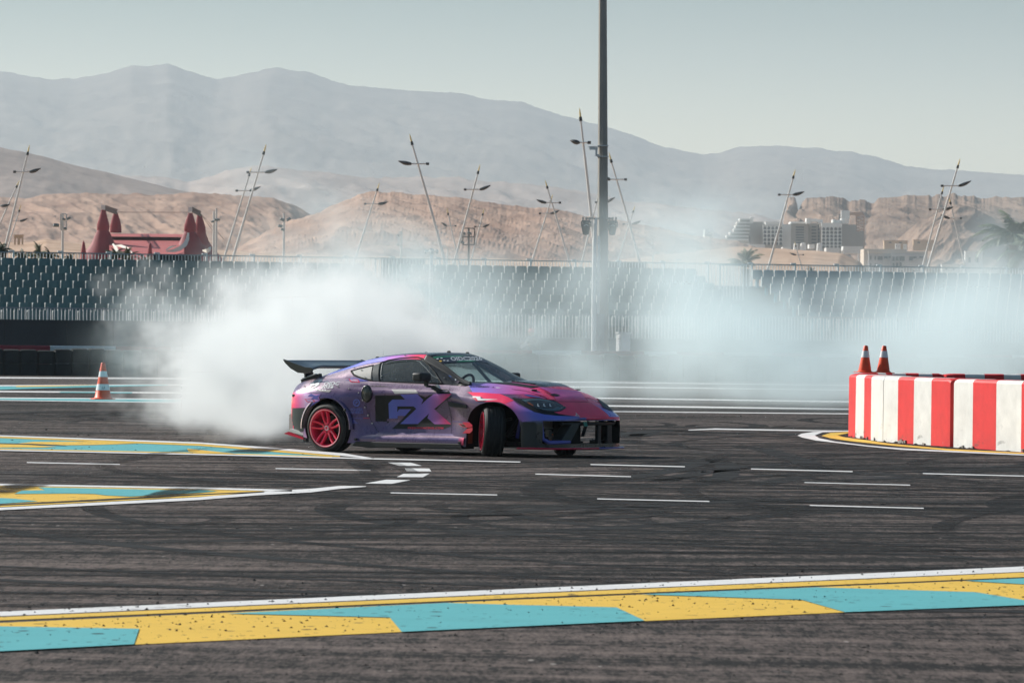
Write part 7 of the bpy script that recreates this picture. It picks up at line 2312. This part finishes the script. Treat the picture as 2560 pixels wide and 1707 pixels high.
# --- wheels
def make_wheel(name):
    w = empty(name, (0, 0, 0), 0, parent=car)
    R, hw = 0.325, 0.132
    mb = MB()
    prof = [(0.232, -hw + 0.012), (0.250, -hw), (0.285, -hw - 0.004), (0.306, -hw + 0.010), (0.318, -hw + 0.030)]
    for g0 in np.linspace(-0.085, 0.085, 5):
        prof += [(R, g0 - 0.017), (R, g0 + 0.011), (R - 0.012, g0 + 0.013), (R - 0.012, g0 + 0.021)] if g0 < 0.08 else [(R, g0 - 0.017), (R, g0 + 0.012)]
    prof += [(0.318, hw - 0.030), (0.306, hw - 0.010), (0.285, hw + 0.004), (0.250, hw), (0.232, hw - 0.012)]
    mb.lathe(prof, 64, axis='y'); mb.build("tyre", M_TYRE, w, 35)
    tread = MB()
    for k in range(60):
        a = 2 * math.pi * k / 60
        for y0, y1, sl in ((-0.100, -0.072, 0.03), (0.072, 0.100, -0.03), (-0.055, -0.012, 0.05), (0.012, 0.055, -0.05)):
            P0 = Vector((R * math.cos(a), y0, R * math.sin(a))) * 1.0; P1 = Vector((R * math.cos(a + sl), y1, R * math.sin(a + sl)))
            rr_ = 0.986 if abs(y0) < 0.06 and abs(y1) < .06 else 0.983
            P0 = Vector((P0.x * rr_, P0.y, P0.z * rr_)); P1 = Vector((P1.x * rr_, P1.y, P1.z * rr_))
            up = Vector((math.cos(a), 0, math.sin(a)))
            tread.bar(P0, P1, 0.012, 0.011, up=up)
    tag(tread.build("tread_blocks", M_TYRE, w), kind='stuff')
    mb = MB(); mb.lathe([(0.236, -0.125), (0.250, -0.136), (0.252, -0.143), (0.243, -0.146), (0.232, -0.136), (0.226, -0.120), (0.216, -0.03), (0.214, 0.12), (0.235, 0.13), (0.236, 0.125), (0.205, 0.11), (0.205, -0.02), (0.222, -0.115)], 48, axis='y', close=True); mb.build("rim", M_REDWHEEL, w, 35)
    mb = MB(); mb.lathe([(0.2445, -0.1465), (0.2365, -0.1435)], 48, axis='y'); mb.build("rim_edge", mat("pale_rim_edge", (0.70, 0.45, 0.47), 0.3) if "pale_rim_edge" not in bpy.data.materials else bpy.data.materials["pale_rim_edge"], w, 35)
    for k in range(5):
        th = 2 * math.pi * (k / 5) + math.pi / 2 + 0.30
        er = Vector((math.cos(th), 0, math.sin(th))); et = Vector((-math.sin(th), 0, math.cos(th)))
        for sg in (-1, 1):
            mb = MB()
            A = [(0.045, 0.012, -0.090, 0.022), (0.095, 0.030, -0.100, 0.017), (0.150, 0.039, -0.115, 0.014), (0.228, 0.040, -0.130, 0.014)]
            rows = []
            for r_, o_, y_, hw2 in A:
                c = er * r_ + et * (sg * o_) + Vector((0, y_, 0))
                rows.append([c + et * hw2, c + et * hw2 * .7 + Vector((0, -.010, 0)), c - et * hw2 * .7 + Vector((0, -.010, 0)), c - et * hw2, c + Vector((0, .035, 0)) - et * hw2, c + Vector((0, .035, 0)) + et * hw2])
            mb.grid(rows, 0, True); mb.f.append(tuple(range(6))); mb.f.append(tuple(range(18, 24))); mb.mi += [0, 0]
            mb.build("spoke", M_REDWHEEL, w, 30)
    mb = MB(); mb.lathe([(0.074, -0.03), (0.078, -0.092), (0.068, -0.106), (0.044, -0.109), (0.036, -0.100), (0.001, -0.100)], 28, axis='y'); mb.build("hub", M_REDWHEEL, w, 35)
    mb = MB(); mb.lathe([(0.033, -0.100), (0.031, -0.110), (0.0005, -0.112)], 20, axis='y'); mb.build("centre_cap", M_LETTER, w, 40)
    mb = MB(); mb.lathe([(0.022, -0.1115), (0.0005, -0.1135)], 14, axis='y'); mb.build("cap_emblem", M_REDWHEEL, w, 40)
    for k in range(5):
        a = 2 * math.pi * (k + .5) / 5 + math.pi / 2 + 0.30
        mb = MB(); mb.lathe([(0.010, -0.09), (0.010, -0.112), (0.004, -0.113)], 8, center=(0.055 * math.cos(a), 0, 0.055 * math.sin(a)), axis='y'); mb.build("wheel_nut", M_SATINBLK, w, 40)
    mb = MB(); mb.lathe([(0.06, -0.02), (0.165, -0.02), (0.165, 0.005), (0.06, 0.005)], 32, axis='y', close=True); mb.build("brake_disc", mat("brake_iron", (0.05, 0.045, 0.045), 0.5, metal=0.4) if "brake_iron" not in bpy.data.materials else bpy.data.materials["brake_iron"], w, 35)
    return w
STEER = math.radians(-49)
w0 = make_wheel("wheel")
w0.location = (-1.275, -0.868, 0.325)
w0.rotation_euler = (math.radians(2.0), math.radians(12), 0)
w1 = clone_tree(w0, car); w1.location = (1.30, -0.83, 0.325); w1.rotation_euler = (math.radians(-3), math.radians(30), STEER)
w2 = clone_tree(w0, car); w2.location = (-1.275, 0.868, 0.325); w2.rotation_euler = (0, 0, math.pi)
w3 = clone_tree(w0, car); w3.location = (1.30, 0.84, 0.325); w3.rotation_euler = (0, 0, math.pi + STEER)
for w_, d_ in ((w0, "red five twin-spoke rear wheel nearest the viewer"), (w1, "front wheel turned so its tread faces the viewer"), ): w_['label'] = d_
mb = MB()
for s_ in (-1, 1):
    mb.tube([(1.30, s_ * 0.2, 0.30), (1.33, s_ * 0.70, 0.27)], 0.022, 8); mb.tube([(1.25, s_ * 0.2, 0.5), (1.28, s_ * 0.68, 0.45)], 0.018, 8); mb.tube([(1.5, s_ * .3, .62), (1.38, s_ * .62, .26)], 0.035, 10)
mb.build("suspension_arm", M_SATINBLK, car, 60)
mb = MB(); mb.tube([(1.62, -0.62, 0.56), (1.56, -0.64, 0.24)], 0.025, 8); mb.build("damper", M_BLUEM, car, 60)
mb = MB(); mb.box((0, 0, 0.16), (3.3, 1.5, 0.06)); mb.build("floor_pan", M_DARK, car)

# ---- driver (seated, helmet on, hands on the wheel)
def skin_body(name, pts, edges, root, m, parent=None, sub=2):
    """pts: {key: ((x, y, z), (rx, ry))} grown into one continuous surface"""
    keys = list(pts); me = bpy.data.meshes.new(name)
    me.from_pydata([pts[k][0] for k in keys], [(keys.index(a), keys.index(b)) for a, b in edges], [])
    o = mesh_obj(name, me, m, parent)
    sk = o.modifiers.new("skin", 'SKIN'); sk.use_smooth_shade = True
    for i, k in enumerate(keys):
        r = pts[k][1]; me.skin_vertices[0].data[i].radius = r if isinstance(r, tuple) else (r, r)
        me.skin_vertices[0].data[i].use_root = (k == root)
    s2 = o.modifiers.new("sub", 'SUBSURF'); s2.levels = sub; s2.render_levels = sub
    bpy.context.view_layer.update()
    return apply_mods(o)
M_SUIT = mat("black_race_suit", (0.015, 0.016, 0.02), 0.7); M_HELM = mat("dark_helmet", (0.02, 0.022, 0.028), 0.2, coat=0.5)
drv = empty("person", CAR_M @ Vector((-0.22, -0.32, 0.46)), CAR_YAW, "person in black race suit and dark helmet at the wheel inside the coupe", "person")
b_ = {"hip": ((0, 0, 0.04), (.16, .13)), "waist": ((-.05, 0, .20), (.15, .12)), "chest": ((-.09, 0, .40), (.17, .13)), "neck": ((-.08, 0, .52), .06), "head0": ((-.06, 0, .60), .07),
      "ls": ((-.07, .17, .44), .07), "le": ((.12, .24, .28), .048), "lw": ((.40, .19, .42), .032), "lh": ((.50, .17, .45), (.035, .02)),
      "rs": ((-.07, -.17, .44), .07), "re": ((.12, -.25, .28), .048), "rw": ((.40, .0, .42), .032), "rh": ((.50, .03, .45), (.035, .02)),
      "lk": ((.44, .12, .10), .075), "lf": ((.80, .12, -.12), .05), "rk": ((.44, -.12, .10), .075), "rf": ((.80, -.12, -.12), .05), "lt": ((.14, .1, .04), .095), "rt": ((.14, -.1, .04), .095)}
skin_body("body", b_, [("hip", "waist"), ("waist", "chest"), ("chest", "neck"), ("neck", "head0"), ("chest", "ls"), ("ls", "le"), ("le", "lw"), ("lw", "lh"), ("chest", "rs"), ("rs", "re"), ("re", "rw"), ("rw", "rh"), ("hip", "lt"), ("lt", "lk"), ("lk", "lf"), ("hip", "rt"), ("rt", "rk"), ("rk", "rf")], "hip", M_SUIT, drv)
rows = []
for k in range(15):
    t = math.pi * k / 14
    rows.append([Vector((-.04 + 0.145 * math.sin(t) * math.cos(a) * (1.06 if math.cos(a) > 0 else .95), 0.125 * math.sin(t) * math.sin(a), 0.635 - 0.15 * math.cos(t))) for a in [2 * math.pi * j / 20 for j in range(20)]])
mb = MB(); mb.grid(rows, 0, True); hm = mb.build("helmet", M_HELM, drv, 180)
mb = MB(); mb.grid([[Vector((-.035 + 0.152 * math.cos(a), 0.130 * math.sin(a), z)) for a in np.linspace(-1.0, 1.0, 12)] for z in (.61, .65, .69)]); mb.build("visor", M_LENS, hm, 180)

# ================================================================== MARSHAL BEHIND THE WALL
mb0 = at(1338, 850, 205.0); mb0.z = 0
msh = empty("person", mb0, 0, "person in dark clothes and a reddish cap bending over the low wall in the smoke", "person")
M_DCL = mat("dark_jacket", (0.05, 0.06, 0.065), 0.8); M_CAP = mat("reddish_cap", (0.45, 0.10, 0.10), 0.7); M_SKIN = mat("skin", (0.30, 0.17, 0.11), 0.6)
skin_body("body", {"lf": ((.13, .15, .05), .06), "lk": ((.12, .02, .50), .075), "hip": ((.05, .10, .92), (.19, .15)), "rk": ((-.08, .02, .50), .075), "rf": ((-.08, .15, .05), .06),
                   "waist": ((.02, 0, 1.08), (.18, .15)), "chest": ((-.05, -.10, 1.32), (.21, .16)), "neck": ((-.10, -.15, 1.47), .065), "head": ((-.13, -.18, 1.58), .085),
                   "ls": ((.13, -.08, 1.36), .085), "le": ((.02, -.28, 1.15), .06), "lw": ((-.20, -.36, 1.20), .045), "rs": ((-.24, -.10, 1.36), .085), "re": ((-.36, -.22, 1.18), .06), "rw": ((-.44, -.34, 1.20), .045)},
          [("lf", "lk"), ("lk", "hip"), ("rf", "rk"), ("rk", "hip"), ("hip", "waist"), ("waist", "chest"), ("chest", "neck"), ("neck", "head"), ("chest", "ls"), ("ls", "le"), ("le", "lw"), ("chest", "rs"), ("rs", "re"), ("re", "rw")], "hip", M_DCL, msh)
rows = []
for k in range(11):
    t = math.pi * k / 10
    rows.append([Vector((-.14 + .10 * math.sin(t) * math.cos(a), -.20 + .11 * math.sin(t) * math.sin(a), 1.62 - .135 * math.cos(t))) for a in [2 * math.pi * j / 16 for j in range(16)]])
m_ = MB(); m_.grid(rows, 0, True); hd0 = m_.build("head", M_SKIN, msh, 180)
m_ = MB(); m_.grid([[Vector((-.14 + .112 * q * math.cos(a), -.20 + .122 * q * math.sin(a), z)) for a in [2 * math.pi * j / 16 for j in range(16)]] for q, z in ((1.0, 1.64), (1.02, 1.70), (.8, 1.765), (.02, 1.78))], 0, True)
m_.box((-.17, -.36, 1.655), (.16, .14, .015)); m_.build("cap", M_CAP, msh, 60)
for sx, c in ((-1, (-.46, -.37, 1.20)), (1, (-.24, -.40, 1.20))):
    m_ = MB(); c = Vector(c); m_.box(c, (.07, .05, .08))
    for k in range(4): m_.tube([c + Vector((-.03 + .02 * k, -.02, -.02)), c + Vector((-.03 + .02 * k, -.07, -.03)), c + Vector((-.03 + .02 * k, -.08, -.07))], [.010, .009, .007], 6)
    m_.tube([c + Vector((.035 * sx, 0, .02)), c + Vector((.045 * sx, -.05, .03))], .011, 6)
    m_.build("hand", M_SKIN, msh, 60)
rg_ = empty("folded_flag", mb0 + Vector((-.42, -.46, 1.16)), 0, "white folded cloth held by the person behind the wall", "cloth")
m_ = MB(); m_.box((0, 0, 0), (.30, .03, .12), Matrix.Rotation(-.6, 3, 'Y')); m_.box((.02, .03, .03), (.24, .03, .09), Matrix.Rotation(-.45, 3, 'Y')); m_.build("cloth", M_WWHITE, rg_)

# ================================================================== TYRE SMOKE
def smoke(name, label, lo, hi, res, field, gain, aniso=0.15, color=(0.905, 0.982, 1.0)):
    vol = bpy.data.volumes.new(name)
    o = bpy.data.objects.new(name, vol); COL.objects.link(o)
    m = bpy.data.materials.new(name + "_material"); m.use_nodes = True
    nt = m.node_tree; nt.nodes.remove(nt.nodes['Principled BSDF'])
    pv = nt.nodes.new('ShaderNodeVolumePrincipled')
    pv.inputs['Color'].default_value = (*color, 1); pv.inputs['Density'].default_value = gain
    pv.inputs['Anisotropy'].default_value = aniso
    nt.links.new(pv.outputs[0], nt.nodes['Material Output'].inputs['Volume'])
    vol.materials.append(m)
    ng = bpy.data.node_groups.new(name, 'GeometryNodeTree')
    ng.interface.new_socket('Geometry', in_out='INPUT', socket_type='NodeSocketGeometry')
    ng.interface.new_socket('Geometry', in_out='OUTPUT', socket_type='NodeSocketGeometry')
    gout = ng.nodes.new('NodeGroupOutput')
    vc = ng.nodes.new('GeometryNodeVolumeCube')
    vc.inputs['Min'].default_value = lo; vc.inputs['Max'].default_value = hi
    for k, q in zip(('Resolution X', 'Resolution Y', 'Resolution Z'), res): vc.inputs[k].default_value = q
    vc.inputs['Background'].default_value = 0.0
    pos = ng.nodes.new('GeometryNodeInputPosition')
    ng.links.new(field(ng, pos.outputs[0]).k, vc.inputs['Density'])
    sm = ng.nodes.new('GeometryNodeSetMaterial'); sm.inputs['Material'].default_value = m
    ng.links.new(vc.outputs[0], sm.inputs[0]); ng.links.new(sm.outputs[0], gout.inputs[0])
    md = o.modifiers.new("smoke", 'NODES'); md.node_group = ng
    return tag(o, label, None, None, 'stuff')
def blobs(nt, p, L):
    """sum of soft ellipsoids: (cx, cy, cz, rx, ry, rz, strength)"""
    x, y, z = p; tot = None
    for cx, cyy, cz, rx, ry, rz, a in L:
        d = ((x - cx) * (1 / rx)).pow(2) + ((y - cyy) * (1 / ry)).pow(2) + ((z - cz) * (1 / rz)).pow(2)
        f = (1.0 - d).max(0.0); f = f * f * a
        tot = f if tot is None else tot + f
    return tot
def P_(px, py, D): v = at(px, py, D); return (v.x, v.y, v.z)
def near_field(nt, pos):
    n0 = noise(nt, pos, 0.35, 4, 0.55); 
    x, y, z = sep(nt, pos)
    n1 = noise(nt, pos, 0.55, 6, 0.62); n2 = noise(nt, vec(nt, x + 31.0, y + 7.0, z), 0.55, 6, 0.62)
    p = (x + (n1 - .5) * 7.0, y, z + (n2 - .5) * 6.0)
    L = []
    for px, py, D, rpx, rpz, ry, a in (
        (790, 1090, 76.5, 75, 60, 1.6, .9), (700, 1060, 80, 130, 90, 4, 1.0), (600, 1030, 84, 150, 100, 6, 1.0), (520, 1010, 88, 120, 110, 6, .75), (640, 930, 86, 190, 130, 7, 1.0), (560, 860, 90, 160, 110, 7, .65),
        (760, 880, 88, 200, 130, 8, 1.0), (900, 850, 91, 200, 120, 8, .9), (720, 780, 92, 190, 90, 8, .55), (1000, 900, 92, 160, 110, 7, .8), (640, 740, 94, 150, 80, 7, .35), (860, 740, 95, 170, 70, 7, .38), (480, 800, 92, 90, 90, 6, .28), (440, 950, 92, 60, 70, 5, .30), (1100, 850, 96, 150, 80, 6, .5),
        (1000, 800, 96, 170, 70, 6, .42)):
        c = P_(px, py, D); k = D / F
        L.append((c[0], c[1], c[2], rpx * k * 1.25, ry * 1.2, rpz * k * 1.25, a))
    b = blobs(nt, p, L)
    n = noise(nt, vec(nt, x, y * 0.6, z), 1.2, 8, 0.70, 0.8)
    d = (b - 0.06 + ((n - 0.53) * 3.4 - 0.05) * (b * 2.2).min(1.0) * (1.3 - b.min(1.1))).max(0.0)
    fl = (z * 4.0).min(1.0).max(0.0)
    return (d * ((n - 0.5) * 3.0 + 0.75).max(0.12) * fl).min(2.0)
smoke("tyre_smoke", "dense white tyre smoke pouring from the rear wheels behind the coupe", (-9.5, 74.6, 0.02), (2.5, 104, 5.4), (150, 110, 84), near_field, 0.95, 0.15, (0.962, 0.984, 0.99))
def far_field(nt, pos):
    x, y, z = sep(nt, pos)
    n1 = noise(nt, pos, 0.15, 5, 0.6); n2 = noise(nt, vec(nt, x + 31.0, y + 7.0, z), 0.15, 5, 0.6)
    p = (x + (n1 - .5) * 11.0, y, z + (n2 - .5) * 9.0)
    L = []
    for px, py, D, rpx, rpz, ry, a in (
        (420, 850, 134, 110, 120, 14, .25), (560, 820, 130, 170, 160, 18, .7), (760, 800, 128, 300, 160, 18, 1.0), (1050, 820, 126, 300, 140, 18, .9), (1350, 850, 126, 300, 110, 18, .5), (1600, 800, 126, 240, 150, 18, .72),
        (1800, 900, 126, 300, 130, 18, .95), (2050, 870, 128, 300, 130, 18, .9), (2350, 860, 130, 300, 140, 18, .95), (2560, 800, 130, 240, 180, 18, .8), (2420, 720, 134, 200, 110, 14, .3), (2150, 780, 134, 200, 80, 12, .4), (1700, 700, 132, 160, 120, 16, .62), (1660, 580, 136, 160, 120, 14, .32), (720, 590, 136, 150, 90, 12, .30), (1000, 620, 136, 150, 70, 12, .25),
        (700, 640, 136, 190, 120, 16, .30), (900, 640, 136, 200, 80, 16, .3), (1150, 720, 134, 240, 90, 16, .42), (1500, 690, 134, 190, 90, 14, .38), (1800, 630, 136, 130, 90, 12, .5), (2560, 620, 140, 130, 110, 12, .2),
        (620, 980, 112, 200, 90, 16, .6), (1450, 960, 121, 260, 110, 14, .8), (1750, 970, 121, 280, 100, 13, .9), (2050, 960, 121, 260, 110, 13, .9), (2400, 950, 122, 260, 110, 14, .8)):
        c = P_(px, py, D); k = D / F
        L.append((c[0], c[1], c[2], rpx * k * 1.3, ry * 1.1, rpz * k * 1.3, a))
    b = blobs(nt, p, L)
    n = noise(nt, vec(nt, x, y * 0.30, z * 1.1), 0.60, 8, 0.70, 0.8)
    m = noise(nt, vec(nt, x, y * 0.2, z), 0.17, 3, 0.5)
    d = (b * m.ramp(0.36, 0.60, 0.25, 1.3) + (n - 0.54) * 4.2 * b.min(0.75)).max(0.0)
    fl = (z * 3.0).min(1.0).max(0.0)
    return (d * fl).min(2.0)
smoke("tyre_smoke", "thin drifting tyre smoke hanging in front of the whole grandstand", (-13.0, 104.2, 0.02), (17.0, 160, 8.2), (200, 110, 76), far_field, 0.125, 0.15, (0.87, 0.975, 1.0))

# ================================================================== AIR
hz = MB(); hz.box((0, 9200, 447.5), (5200, 18600, 905))
hm_ = bpy.data.materials.new("haze_air"); hm_.use_nodes = True
nt = hm_.node_tree; nt.nodes.remove(nt.nodes['Principled BSDF'])
pv = nt.nodes.new('ShaderNodeVolumePrincipled'); pv.inputs['Color'].default_value = (0.545, 0.635, 0.705, 1); pv.inputs['Density'].default_value = 8.5e-5; pv.inputs['Anisotropy'].default_value = 0.2
nt.links.new(pv.outputs[0], nt.nodes['Material Output'].inputs['Volume'])
ho_ = hz.build("haze", hm_)
tag(ho_, kind='stuff')
